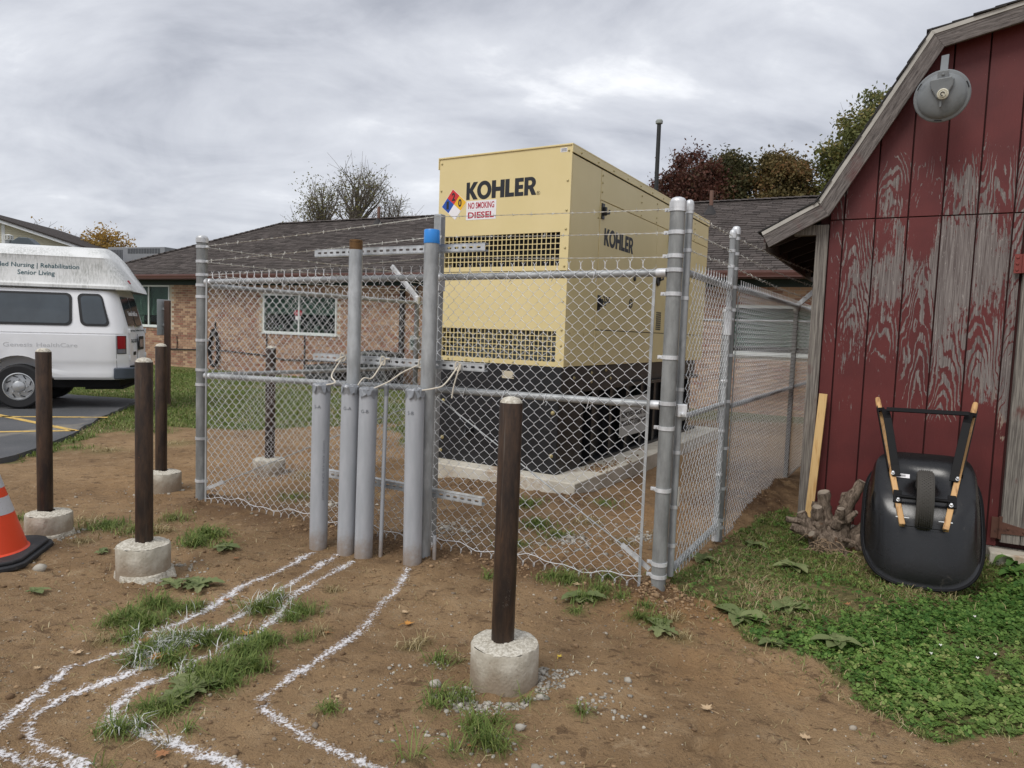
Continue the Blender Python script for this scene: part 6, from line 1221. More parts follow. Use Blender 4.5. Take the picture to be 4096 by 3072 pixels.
for s_ in (-1, 1):
    P = lambda v, w_: Vector((s_ * (.075 + .175 * v + .0), v, w_))
    h_ = obj('handle', MB().beam(P(.28, .295), P(1.25, .30), .036, .036, up=(0, 0, 1)), M_HAND, wb, smooth=False, bevel=.005)
    obj('grip', MB().tube([P(1.24, .30), P(1.29, .30), P(1.37, .30), P(1.395, .30), P(1.40, .30)], [.02, .019, .019, .016, .006], 14), M_HAND, h_)
    q = lambda dx, v, w_: P(v, w_) + Vector((s_ * dx, 0, 0))
    lg = MB(); pth = [q(-.02, .66, .322), q(-.022, .74, .335), q(-.02, .95, .42), q(-.02, 1.08, .44), q(-.02, 1.18, .42), q(-.004, 1.24, .335), q(-.004, 1.28, .322)]
    for a, b in zip(pth[:-1], pth[1:]): lg.beam(a, b + (b - a) * .05, .052, .009, up=(0, 0, 1))
    lo_ = obj('leg', lg, M_FRAME, wb, smooth=False, bevel=.002)
    obj('leg_flange', MB().beam(q(.024, .70, .33), q(.024, 1.25, .36), .006, .05, up=(0, 0, 1)), M_FRAME, lo_, smooth=False)
    bo = MB()
    for v in (.675, .475): bo.lathe([(.012, 0), (.012, .006), (.008, .007), (.008, .022), (.001, .023)], 10, P(v, .327))
    obj('bolt', bo.__class__().lathe([(.012, 0), (.012, .006), (.008, .007), (.008, .024), (.001, .025)], 10, P(.675, .327)), M_GALV2, h_)
    obj('bolt', MB().lathe([(.012, 0), (.012, .006), (.008, .007), (.008, .024), (.001, .025)], 10, P(.455, .327)), M_GALV2, h_)
    obj('axle_bracket', MB().box(P(.49, .322), (.05, .10, .014)), M_FRAME, wb, smooth=False, bevel=.003)
    obj('nose_bolt', MB().tube([P(.34, .30) + Vector((-s_ * .05, 0, 0)), P(.34, .30) + Vector((s_ * .03, 0, 0))], .005, 8), M_GALV2, h_)
obj('cross_brace', MB().beam((-.255, 1.145, .47), (.255, 1.145, .47), .035, .008, up=(0, 0, 1)), M_FRAME, wb, smooth=False)
obj('axle', MB().tube([(-.17, .49, .325), (.17, .49, .325)], .013, 12), M_FRAME, wb)
obj('nose_guard', MB().tube([(-.125, .285, .30), (-.12, .27, .31), (.12, .27, .31), (.125, .285, .30)], .003, 6), M_FRAME, wb)
WX = Matrix.Rotation(R(90), 3, 'Y'); rw = .198
tyre = obj('tyre', MB().lathe([(rw - .075, -.036), (rw - .045, -.052), (rw - .014, -.05), (rw - .002, -.038), (rw, -.018), (rw, .018), (rw - .002, .038), (rw - .014, .05), (rw - .045, .052), (rw - .075, .036)], 48, (0, .48, .325), WX, cap=False), M_TYRE, wb)
tr = MB()
for g_ in (-.036, -.024, -.012, 0, .012, .024, .036):
    for k_ in range(56): a = 2 * math.pi * (k_ + (.5 if int(g_ * 1000) % 24 else 0)) / 56; a2 = a + .075; q = rw + .0025 if abs(g_) < .03 else rw - .001; tr.beam((g_, .48 + q * math.cos(a), .325 + q * math.sin(a)), (g_, .48 + q * math.cos(a2), .325 + q * math.sin(a2)), .007, .004, up=(1, 0, 0))
obj('tread', tr, M_TYRE, tyre, smooth=False, kind='stuff')
obj('wheel_rim', MB().lathe([(.02, -.05), (.10, -.03), (rw - .07, -.036), (rw - .07, .036), (.10, .03), (.02, .05)], 32, (0, .48, .325), WX), M_FRAME, wb)
sl = obj('barcode_label', MB().box((-.14, .70, .2775), (.105, .034, .001)), M_WST, wb, smooth=False); bc = MB(); r_ = random.Random(2); x = -.165
while x < -.115: w2 = r_.uniform(.001, .003); bc.bx(x, x + w2, .692, .710, .2782, .2788); x += w2 + r_.uniform(.001, .0025)
obj('barcode', bc, M_BLK2, sl, smooth=False)

# ================================================================== BRICK BUILDING
HO = Vector((-4.896, 20.642, 0)); HM = Matrix.Translation(HO) @ Matrix.Rotation(R(-27), 4, 'Z')      # x along the eave, y back, z up
house = thing('brick_building', 'long low brick building with dark shingled hip roof behind the fence', 'building', mat=HM)
t = NT('brick'); c = t.coord('Object'); a = t.attr('tone'); col = t.mix(t.step(a, .0, .5, False), srgb(138, 105, 86), srgb(170, 135, 110)); col = t.mix(t.step(a, .5, 1., False), col, srgb(190, 160, 130)); col = t.mix(t.step(a, .88, .93), col, srgb(150, 106, 88)); col = t.mix(t.step(t.noise(c, 30, 3), .6, .8), col, srgb(136, 104, 82)); t.bump(t.noise(c, 60, 3), .3, .004); M_BRICK = t.set(col, .9)
M_MORT = mat('mortar', srgb(190, 178, 158), .95, vari=.08)
WY = .55; HX0, HX1 = -12.1, 17.5; WINS = [(-10.7, -8.45, 1.36, 2.83), (-3.92, -.85, 1.32, 2.57), (10.75, 14.6, 1.32, 2.42)]
wl = MB(); xs_ = sorted({HX0, HX1, *[q for w_ in WINS for q in w_[:2]]})
for a, b in zip(xs_[:-1], xs_[1:]):
    wn = [w_ for w_ in WINS if w_[0] <= a and w_[1] >= b]
    if wn: wl.bx(a, b, WY + .012, WY + .2, -.2, wn[0][2]); wl.bx(a, b, WY + .012, WY + .2, wn[0][3], 3.0)
    else: wl.bx(a, b, WY + .012, WY + .2, -.2, 3.0)
wl.bx(HX0, HX0 + .2, WY + .2, 9.4, -.2, 3.0); wl.bx(HX0, HX1, 9.4, 9.6, -.2, 3.0); wl.bx(HX1, HX1 + .2, WY + .012, 9.6, -.2, 3.0)
bw = obj('wall', wl, M_MORT, house, smooth=False)
CH, BL = .0825, .235; cand = []; r_ = random.Random(3)
for j in range(36):
    z = -.12 + j * CH
    if z > 2.80: break
    x = HX0 + (BL / 2 if j % 2 else 0)
    while x < HX1 - BL:
        if not any(w_[0] - .02 < x + BL and x < w_[1] + .02 and w_[2] - .085 < z + CH * .9 and z < w_[3] for w_ in WINS): cand.append((x, z))
        x += BL
cand.sort(key=lambda q: abs(q[0] + 7.2) + .8 * abs(q[1] - 1.2)); vars_ = []
def brick_mb(tone, x=0, z=0, m=None): return (m or MB()).bx(x + .006, x + BL - .006, WY, WY + .014, z + .006, z + CH - .006, tone)
for k_ in range(8): mm = brick_mb(k_ / 7.).mesh('brick', 'tone'); mm.materials.append(M_BRICK); vars_.append(mm)
for (x, z) in cand[:300]:
    o = bpy.data.objects.new('brick', r_.choice(vars_)); COL.objects.link(o); o.parent = bw; o.location = (x, r_.uniform(-.002, .002), z)
rest = MB()
for (x, z) in cand[300:]: brick_mb(r_.random(), x, z, rest)
obj('brickwork', rest, M_BRICK, bw, smooth=False, attr='tone', kind='stuff', normals=False)
sb = MB()
for w_ in WINS[:2]:
    x = w_[0] - .05
    while x < w_[1]: sb.bx(x + .005, x + .075, WY - .02, WY + .02, w_[2] - .14, w_[2] - .03, r_.random()); x += .08
obj('brick_sills', sb, M_BRICK, bw, smooth=False, attr='tone', kind='stuff')
M_WFR = mat('window_frame_white', srgb(214, 218, 214), .5, vari=.04); M_BLIND = mat('blind', srgb(150, 172, 162), .6, vari=.06); M_CURT = mat('curtain', srgb(120, 132, 124), .8); M_ROOM = mat('dark_room', srgb(34, 38, 38), .9)
t = NT('window_glass'); t.b.inputs['Transmission Weight'].default_value = 1; t.b.inputs['IOR'].default_value = 1.18; M_GLASS = t.set(srgb(190, 210, 200), .02, 0, .6)
M_GREEN = mat('dark_green_trim', srgb(30, 50, 48), .6)
for i, (x0, x1, z0, z1) in enumerate(WINS):
    fr_ = MB(); tk_ = .06
    fr_.bx(x0, x1, WY - .01, WY + .06, z0, z0 + tk_); fr_.bx(x0, x1, WY - .01, WY + .06, z1 - tk_, z1); fr_.bx(x0, x0 + tk_, WY - .009, WY + .06, z0 + tk_, z1 - tk_); fr_.bx(x1 - tk_, x1, WY - .009, WY + .06, z0 + tk_, z1 - tk_)
    wn = obj('window', fr_, M_WFR, house, smooth=False); mid_ = (x0 + x1) / 2; obj('mullion', MB().bx(mid_ - .03, mid_ + .03, WY - .006, WY + .055, z0 + tk_, z1 - tk_), M_WFR, wn, smooth=False)
    obj('window_sill', MB().bx(x0 - .04, x1 + .04, WY - .05, WY + .05, z0 - .035, z0 - .002), M_WFR, wn, smooth=False)
    for (a, b) in ((x0 + tk_, mid_ - .03), (mid_ + .03, x1 - tk_)): obj('pane', MB().bx(a, b, WY + .025, WY + .03, z0 + tk_, z1 - tk_), M_GLASS, wn, smooth=False)
    bz = z0 + (.42, .62, .2)[i]; bl_ = MB(); z = bz
    while z < z1 - tk_: bl_.box((mid_, WY + .10, z), (x1 - x0 - .1, .03, .006), Matrix.Rotation(R(35), 3, 'X')); z += .028
    bb = obj('blind', bl_, M_BLIND, wn, smooth=False, kind='stuff')
    obj('room', MB().bx(x0, x1, WY + .5, WY + .52, z0 - .3, z1 + .1), M_ROOM, wn, smooth=False)
    if i == 1:
        obj('window_sign', MB().prism([(-2.62, 1.98), (-2.55, 2.06), (-2.3, 2.06), (-2.24, 1.98), (-2.3, 1.9), (-2.56, 1.9)], (0, WY + .012, 0), (1, 0, 0), (0, 0, 1), (0, 1, 0), .006), mat('sign_red', srgb(176, 60, 70), .6), wn, smooth=False); obj('window_sign', MB().bx(-2.54, -2.32, WY + .013, WY + .018, 1.76, 1.88), M_WST, wn, smooth=False)
        it = MB()
        for q in range(9): rr = random.Random(q + 50); xx = x0 + .2 + q * .3; it.bx(xx, xx + rr.uniform(.08, .2), WY + .2, WY + .3, z0 + .06, z0 + rr.uniform(.12, .4))
        obj('shelf_items', it, mat('shelf_things', srgb(120, 128, 122), .8, vari=.4, vscale=3), wn, smooth=False, kind='stuff')
    if i == 0: obj('curtain', MB().bx(x0 + .25, x0 + .7, WY + .14, WY + .16, z0, z0 + .5).bx(x1 - .55, x1 - .1, WY + .14, WY + .16, z0, z0 + .5), M_CURT, wn, smooth=False)
obj('header_board', MB().bx(HX0, HX1, WY - .012, WY + .0115, 2.835, 3.0), M_GREEN, house, smooth=False)
obj('soffit', MB().bx(HX0 - .5, HX1 + .5, .02, WY + .2, 3.005, 3.025), mat('soffit_brown', srgb(70, 60, 54), .8), house, smooth=False)
M_GUT = mat('brown_gutter', srgb(98, 66, 60), .45, vari=.06)
gu = MB().prism([(-.115, 3.15), (-.125, 3.15), (-.125, 3.10), (-.10, 3.03), (-.10, 3.01), (0, 3.01), (0, 3.15), (-.01, 3.15), (-.01, 3.02), (-.09, 3.02), (-.09, 3.035), (-.115, 3.105)], (-12.75, 0, 0), (0, 1, 0), (0, 0, 1), (1, 0, 0), 31.3); obj('gutter', gu, M_GUT, house, smooth=False)
obj('fascia', MB().bx(-12.7, 18.5, .0015, .02, 2.98, 3.14), M_GUT, house, smooth=False); obj('gutter', MB().bx(-12.82, -12.72, .05, 10, 3.01, 3.15), M_GUT, house, smooth=False)
# roof
RX0, RX1, RYK, RZ0, RZ1 = -12.7, 18.5, 5.0, 3.14, 5.60
t = NT('roof_shingles'); c = t.coord('Object'); a = t.attr('tone'); col = t.mix(a, srgb(60, 55, 53), srgb(94, 87, 84)); col = t.mix(t.step(t.noise(c, 40, 4), .5, .8), col, srgb(122, 114, 108)); t.bump(t.noise(c, 70, 3), .4, .006); M_ROOF = t.set(col, .95, 0, .15)
A_ = [(RX0, 0, RZ0), (RX1, 0, RZ0), (RX1 - 5, RYK, RZ1), (RX0 + 5, RYK, RZ1), (RX0, 2 * RYK, RZ0), (RX1, 2 * RYK, RZ0)]
roof_ = obj('roof', MB().add(A_, [(0, 1, 2, 3), (0, 3, 4), (1, 5, 2), (3, 2, 5, 4)], .3), M_ROOF, house, smooth=False, attr='tone', normals=False)
sl_len = math.hypot(RYK, RZ1 - RZ0); rows = int(sl_len / .155); dy, dz_ = RYK / sl_len, (RZ1 - RZ0) / sl_len
def shingle_field(to_pt, lim, seed):
    m = MB(); r_ = random.Random(seed)
    for i in range(rows + 1):
        d0 = i * .155 - .03; x0, x1 = lim(d0); x = x0 - r_.uniform(0, .3)
        while x < x1:
            w2 = r_.uniform(.24, .40); a, b = max(x, x0), min(x + w2 - .012, x1)
            if b - a > .03:
                l0 = .022 + r_.uniform(-.004, .008); dd = d0 + r_.uniform(-.014, .014); tn_ = min(1, max(0, r_.gauss(.45, .25)))
                m.add([to_pt(a, dd, 0), to_pt(b, dd, 0), to_pt(a, dd, l0), to_pt(b, dd, l0), to_pt(a, dd + .22, .004), to_pt(b, dd + .22, .004)], [(0, 1, 3, 2), (2, 3, 5, 4), (0, 2, 4), (1, 5, 3)], tn_)
            x += w2
    return m
obj('shingles', shingle_field(lambda x, d, h: (x, d * dy - h * dz_, RZ0 + d * dz_ + h * dy), lambda d: (RX0 + max(d, 0) * dy + .02, RX1 - max(d, 0) * dy - .02), 1), M_ROOF, roof_, smooth=False, attr='tone', kind='stuff', normals=False)
obj('shingles', shingle_field(lambda y, d, h: (RX0 + d * dy - h * dz_, y, RZ0 + d * dz_ + h * dy), lambda d: (max(d, 0) * dy + .02, 2 * RYK - max(d, 0) * dy - .02), 2), M_ROOF, roof_, smooth=False, attr='tone', kind='stuff', normals=False)
rc_ = MB(); r_ = random.Random(8)
def capline(p, q):
    p, q = Vector(p), Vector(q); L = (q - p).length; n = int(L / .2); d = (q - p).normalized(); s_ = d.cross(Vector((0, 0, 1))).normalized(); u = s_.cross(d)
    for i in range(n):
        c_ = p + d * (i * L / n); e_ = c_ + d * .25; rc_.add([c_ + s_ * .14 - u * .01, c_ + u * .045, c_ - s_ * .14 - u * .01, e_ + s_ * .14 - u * .03, e_ + u * .028, e_ - s_ * .14 - u * .03], [(0, 1, 4, 3), (1, 2, 5, 4), (0, 2, 1)], r_.random())
capline((RX0, 0, RZ0 + .02), (RX0 + 5, RYK, RZ1 + .02)); capline((RX0 + 5, RYK, RZ1 + .02), (RX1 - 5, RYK, RZ1 + .02)); obj('ridge_caps', rc_, M_ROOF, roof_, smooth=False, attr='tone', kind='stuff', normals=False)
M_VPIPE = mat('vent_rust', srgb(112, 84, 72), .8, vari=.2); M_FLASH = mat('flashing', srgb(50, 48, 48), .8)
for (x, d) in ((-2.35, 4.9), (9.45, 4.5)):
    b_ = Vector((x, d * dy, RZ0 + d * dz_)); vo_ = obj('vent_pipe', MB().tube([b_, b_ + Vector((0, 0, .62))], .055, 12), M_VPIPE, house); obj('flashing', MB().lathe([(.2, -.08), (.11, .08), (.06, .17), (.057, .2)], 16, b_ + Vector((0, -.05, 0))), M_FLASH, vo_)
# things against the wall
M_AC = mat('condenser_grey', srgb(92, 94, 92), .6, vari=.1); M_ACD = mat('condenser_dark', srgb(36, 37, 38), .7)
for (x0, x1, h_, lab) in ((-.85, .15, .52, 'small dark air conditioning unit by the brick wall, left one behind the fence'), (.8, 2.0, .98, 'larger grey air conditioning unit by the brick wall behind the tall pipes')):
    ac = thing('air_conditioner', lab, 'air conditioner', mat=HM @ Matrix.Translation((x0, -.75, -.05)), group='air conditioning units by the brick wall'); w2 = x1 - x0
    obj('core', MB().bx(.04, w2 - .04, .04, .86, .0, h_ - .06), M_ACD, ac, smooth=False); cs = obj('case', MB().bx(0, w2, 0, .9, h_ - .08, h_).bx(0, w2, 0, .9, .0, .06), M_AC, ac, smooth=False, bevel=.01)
    for cx_ in (0, w2 - .04): obj('corner_post', MB().bx(cx_, cx_ + .04, 0, .04, .06, h_ - .08), M_AC, cs, smooth=False)
    lv = MB(); z = .1
    while z < h_ - .1: lv.bx(.04, w2 - .04, .005, .02, z, z + .012); z += .045
    obj('louvres', lv, M_AC, ac, smooth=False, kind='stuff')
    gr = MB()
    for q in (.1, .2, .3, .4): gr.tube([(w2 / 2 + q * math.cos(2 * math.pi * k_ / 24), .45 + q * math.sin(2 * math.pi * k_ / 24), h_ + .02 + .03 * (1 - q / .4)) for k_ in range(24)], .006, 4, closed=True)
    for k_ in range(8): gr.tube([(w2 / 2, .45, h_ + .05), (w2 / 2 + .42 * math.cos(k_ * .785), .45 + .42 * math.sin(k_ * .785), h_ + .005)], .006, 4)
    obj('fan_guard', gr, M_ACD, ac, kind='stuff', normals=False)
M_HOSE = mat('hose_black', srgb(44, 42, 42), .6)
hs = thing('garden_hose', 'coiled dark hose hanging on the brick wall behind the left fence post', 'hose', mat=HM @ Matrix.Translation((-6.1, WY - .08, .1)))
hm = MB(); r_ = random.Random(1)
for k_ in range(9):
    a0 = r_.uniform(-.05, .05); hm.tube([(.20 * math.cos(q * .393) * (1 + a0) * (.9 + .2 * (math.sin(q * .393) < 0)), -.012 * k_ + .05, .62 + (.60 + .04 * r_.random()) * math.sin(q * .393)) for q in range(16)], .019, 6, closed=True)
obj('coil', hm, M_HOSE, hs, normals=False); obj('hook', MB().bx(-.03, .03, -.08, .07, 1.2, 1.26).bx(-.02, .02, .04, .07, 1.2, 1.5), M_HOSE, hs, smooth=False)
cbm = MB(); cbm.tube([(x, WY - .02, .62 - .03 * math.sin(x * 1.3) - (.12 if x > -4 else 0) * min(1, (x + 4))) for x in np.arange(-9.2, 1.5, .25)], .022, 6); cbm.tube([(-8.05, WY - .02, .6), (-8.0, WY - .03, .75), (-8.04, WY - .02, 1.05)], .014, 6); o = obj('wall_cable', cbm, M_HOSE); o.matrix_world = HM; tag(o, 'black cable running along the foot of the brick wall', 'cable')
for x in (-3.72, -2.1): o = obj('wall_conduit', MB().tube([(x, WY - .03, .05), (x, WY - .03, 1.28)], .022, 8), M_FLASH); o.matrix_world = HM; tag(o, 'thin dark conduit on brick below the ' + ('left' if x < -3 else 'middle') + ' of the fenced-in window', 'conduit')
mt_ = thing('meter_box', 'pale grey meter box on the wall behind the fence post', 'meter', mat=HM @ Matrix.Translation((2.1, WY, 1.0))); obj('box', MB().bx(-.14, .14, -.14, 0, 0, .42), mat('meter_grey', srgb(160, 164, 160), .5), mt_, smooth=False, bevel=.01); obj('dial', MB().lathe([(.085, 0), (.085, .06), (.06, .09), (.001, .1)], 20, (0, -.14, .22), RX), M_GLASS, mt_); obj('pipe', MB().tube([(0, -.05, .42), (0, -.05, 1.9)], .03, 8), M_FLASH, mt_)
dw = MB().bx(1.55, 1.68, WY - .11, WY - .005, .0, 2.9); o = obj('downspout', dw, mat('downspout_dark', srgb(44, 40, 40), .6), smooth=False, bevel=.01); o.matrix_world = HM; tag(o, 'dark downspout on the brick wall left of the meter box', 'downspout')

# ------------------------------------------------------------------ brown sign post
sgn = thing('sign_post', 'brown square metal post with a sign seen edge-on near the van', 'sign', (-6.64, 13.54, 0))
M_BRNP = mat('brown_post', srgb(80, 60, 50), .6, vari=.1); obj('post', MB().bx(-.05, .05, -.035, .035, -.1, 1.98), M_BRNP, sgn, smooth=False, bevel=.006)
pl = obj('sign_plate', MB().bx(-.095, -.085, -.16, .16, 1.32, 2.0), mat('sign_back', srgb(176, 182, 186), .45, .3), sgn, smooth=False, bevel=.004); pl.rotation_euler = (0, 0, R(-22))
obj('sign_bracket', MB().bx(-.09, -.045, -.02, .02, 1.5, 1.54).bx(-.09, -.045, -.02, .02, 1.8, 1.84), M_GALV, sgn, smooth=False)

# ================================================================== FAR HOUSE WITH CREAM SIDING
fh = thing('sided_house', 'house with cream horizontal siding and white trimmed gable at the far left', 'house', (-29.6, 38.0, 0), R(6)); M_SIDC = mat('cream_siding', srgb(196, 190, 166), .7, vari=.04); M_WTRIM = mat('white_trim', srgb(220, 222, 222), .6)
fwl = obj('wall', MB().prism([(-7.0, 0), (7.0, 0), (7.0, 5.05), (0, 7.15), (-7.0, 5.05)], (0, .05, 0), (1, 0, 0), (0, 0, 1), (0, 1, 0), 9), M_SIDC, fh, smooth=False)
for i in range(40):
    z = 2.6 + i * .118
    if z > 7.0: break
    hwid = 6.98 if z < 5.05 else 7 - (z - 5.05) / 2.1 * 7
    m = MB(); m.add([(-hwid, .045, z), (hwid, .045, z), (hwid - .05, .035, z + .002), (-hwid + .05, .035, z + .002), (hwid - .3 * (z > 5), .049, z + .117), (-hwid + .3 * (z > 5), .049, z + .117)], [(0, 1, 2, 3), (3, 2, 4, 5)]); obj('siding_board', m, M_SIDC, fwl, smooth=False, normals=False)
r_up = lambda s_: [(s_ * 7.6, 4.95), (0, 7.23), (0, 7.05), (s_ * 7.6, 4.77)]
for s_ in (-1, 1):
    obj('rake_board', MB().prism(r_up(s_), (0, -.42, 0), (1, 0, 0), (0, 0, 1), (0, 1, 0), .06), M_WTRIM, fh, smooth=False)
    obj('roof', MB().prism([(s_ * 7.7, 4.98), (0, 7.30), (0, 7.22), (s_ * 7.7, 4.90)], (0, -.5, 0), (1, 0, 0), (0, 0, 1), (0, 1, 0), 10), M_ROOF, fh, smooth=False)
    obj('roof_soffit', MB().prism([(s_ * 7.6, 4.86), (0, 7.12), (0, 7.08), (s_ * 7.6, 4.82)], (0, -.36, 0), (1, 0, 0), (0, 0, 1), (0, 1, 0), .5), M_WTRIM, fh, smooth=False)
obj('corner_trim', MB().bx(-7.05, -6.8, .03, .049, 0, 5.0).bx(1.95, 2.12, .03, .044, 2, 6.4), M_WTRIM, fh, smooth=False)
# lower wing with vents
wg = thing('low_wing', 'low dark roofed wing carrying two metal roof vents at the far left', 'building', (-22.5, 31.5, 0), R(-27)); obj('wall', MB().bx(-7, 2.2, .4, 6, 0, 3.4), M_BRICK, wg, smooth=False, attr='tone'); obj('roof', MB().prism([(0, 3.4), (3.2, 4.5), (6.4, 3.4)], (-7.3, 0, 0), (0, 1, 0), (0, 0, 1), (1, 0, 0), 9.6), M_ROOF, wg, smooth=False, attr='tone')
M_TIN = mat('tin', srgb(150, 152, 152), .35, .7); M_HOOD = mat('hood_grey', srgb(84, 92, 98), .5, .3)
vs_ = thing('roof_flue', 'shiny metal flue pipe with slatted cap above the van roof', 'vent', (-21.55, 30.2, 4.1)); obj('pipe', MB().tube([(0, 0, 0), (0, 0, .62)], .13, 16), M_TIN, vs_); cpv = MB().lathe([(.17, .62), (.17, .66), (.05, .7)], 16)
for k_ in range(10): a = k_ * .628; cpv.box((.15 * math.cos(a), .15 * math.sin(a), .72), (.05, .05, .16), Matrix.Rotation(a, 3, 'Z'))
cpv.lathe([(.18, .8), (.18, .83), (.02, .88)], 16); obj('cap', cpv, mat('tin_pale', srgb(200, 200, 196), .6), vs_); obj('base', MB().lathe([(.3, -.02), (.2, .06), (.14, .1)], 16), mat('pale_flash', srgb(196, 194, 188), .7), vs_)
vh = thing('roof_hood', 'grey curved gooseneck exhaust hood above the van roof', 'vent', (-21.0, 30.2, 4.05), R(10)); gpts = [(-.28, 0), (-.36, .3), (-.26, .62), (.0, .8), (.35, .80), (.80, .42), (.52, .12), (.3, .36), (.1, .36), (.08, 0)]; obj('hood', MB().prism(gpts, (0, -.28, 0), (1, 0, 0), (0, 0, 1), (0, 1, 0), .56), M_HOOD, vh, smooth=False, bevel=.02)
rt_ = thing('rooftop_unit', 'grey box shaped rooftop air unit with louvred ends behind the dark roof', 'air unit', (-18.6, 34.2, 0), R(-20)); obj('case', MB().bx(-1.4, 2.2, 0, 1.6, 3.2, 5.02), mat('unit_grey', srgb(130, 132, 136), .5, vari=.05), rt_, smooth=False, bevel=.02)
lv = MB()
for k_ in range(9): lv.bx(-1.3 + .1 * k_, -1.24 + .1 * k_, -.012, -.002, 4.35, 4.9)
for k_ in range(12): lv.bx(-.1 + .17 * k_, .03 + .17 * k_, -.012, -.002, 4.72, 4.95)
obj('louvres', lv, mat('unit_louvre', srgb(74, 76, 80), .6), rt_, smooth=False, kind='stuff')

# ================================================================== TREES
def leafm(name, c0, c1, c2):
    t = NT(name); a = t.attr('tone'); col = t.mix(t.step(a, 0, .6, False), c0, c1); col = t.mix(t.step(a, .65, 1, False), col, c2)
    b2 = t.n('ShaderNodeBsdfTranslucent'); t.val(b2.inputs[0], col); ms = t.n('ShaderNodeMixShader'); ms.inputs[0].default_value = .3; t.set(col, .6, 0, .25); t.l(t.b.outputs[0], ms.inputs[1]); t.l(b2.outputs[0], ms.inputs[2]); t.l(ms.outputs[0], t.t.nodes['Material Output'].inputs[0]); return t.m
M_TRUNK = mat('tree_bark', srgb(112, 104, 94), .95, vari=.2, vscale=4)
def tree(name, loc_, height, spread_, leaf_mat_, lab, nleaf, leaf_size, seed, trunk_r=.18, levels=4, first=.28, kids=4, leafy=1.0, grp=None, droop=0., tonebias=0., clump=.55, ratio=(.55, .8), low=0.):
    r_ = random.Random(seed); e_ = thing(name, lab, 'tree', loc_, 0, grp); segs = MB(); tips = []
    def grow(p, d, L, r, lv):
        n = 4 if lv < 2 else 3; pts = [p]; q = p; dd = d
        for i in range(n):
            dd = (dd + Vector((r_.gauss(0, .12), r_.gauss(0, .12), r_.gauss(.04 - droop, .08)))).normalized(); q = q + dd * (L / n); pts.append(q)
        rs = [r * (1 - .55 * i / n) for i in range(n + 1)]; segs.tube(pts, rs, 7 if lv == 0 else (5 if lv < 3 else 3), cap=False)
        if lv >= levels - 2: tips.extend([(x, lv) for x in pts[1:]])
        if lv >= levels: return
        nk = kids + r_.randint(-1, 1) if lv else kids + 2
        for k_ in range(max(2, nk)):
            fr_ = (.35 + .65 * (k_ + r_.random()) / nk) if lv else (first + (1 - first) * (k_ + r_.random() * .8) / nk); fr_ = min(.999, fr_); idx = min(n - 1, int(fr_ * n)); bp = pts[idx].lerp(pts[idx + 1], fr_ * n - idx)
            az = r_.uniform(0, 6.283); sp = r_.uniform(.45, .95) * spread_; nd = (dd * math.cos(sp) + (Vector((math.cos(az), math.sin(az), .12))).normalized() * math.sin(sp)).normalized(); grow(bp, nd, L * r_.uniform(*ratio) * (1 - .25 * fr_ if lv == 0 else 1), max(.014, rs[idx] * .62), lv + 1)
    grow(Vector((0, 0, 0)), Vector((r_.gauss(0, .04), r_.gauss(0, .04), 1)).normalized(), height * .58, trunk_r, 0)
    zmax = max(v[2] for v in segs.v); k2 = height / zmax
    segs.v = [(x * k2, y * k2, z * k2) for x, y, z in segs.v]
    obj('trunk', segs, M_TRUNK, e_, normals=False)
    g = np.random.default_rng(seed); T = np.array([tuple(x[0]) for x in tips]) * k2; T = T[T[:, 2] > low * height]
    w_ = g.random(len(T)) ** 2 + .05; w_ /= w_.sum(); pk = g.choice(len(T), nleaf, p=w_); C_ = T[pk] + g.normal(0, clump, (nleaf, 3)) * np.array([1, 1, .8])
    a = g.normal(0, 1, (nleaf, 3)); a /= np.linalg.norm(a, axis=1)[:, None]; b = np.cross(a, g.normal(0, 1, (nleaf, 3))); b /= np.linalg.norm(b, axis=1)[:, None] + 1e-9; s_ = (leaf_size * g.uniform(.6, 1.3, nleaf))[:, None]
    V = np.stack([C_ - a * s_, C_ + b * s_ * .55, C_ + a * s_, C_ - b * s_ * .55], 1).reshape(-1, 3); Fc = np.arange(nleaf * 4).reshape(-1, 4)
    tn_ = np.clip(.5 * g.random(len(T))[pk] + .5 * g.random(nleaf) + tonebias, 0, 1)
    npmesh('crown', V, Fc, leaf_mat_, e_, smooth=False, kind='stuff', attrs=dict(tone=np.repeat(tn_, 4))); return e_
ML_G = leafm('leaves_green', srgb(70, 78, 40), srgb(112, 116, 60), srgb(150, 132, 70)); ML_R = leafm('leaves_red', srgb(88, 48, 42), srgb(122, 66, 54), srgb(92, 84, 52)); ML_B = leafm('leaves_brown_green', srgb(76, 74, 42), srgb(122, 100, 58), srgb(150, 96, 62)); ML_Y = leafm('leaves_gold', srgb(138, 112, 54), srgb(186, 150, 78), srgb(150, 132, 80)); ML_O = leafm('leaves_olive', srgb(84, 88, 52), srgb(126, 122, 74), srgb(104, 104, 62))

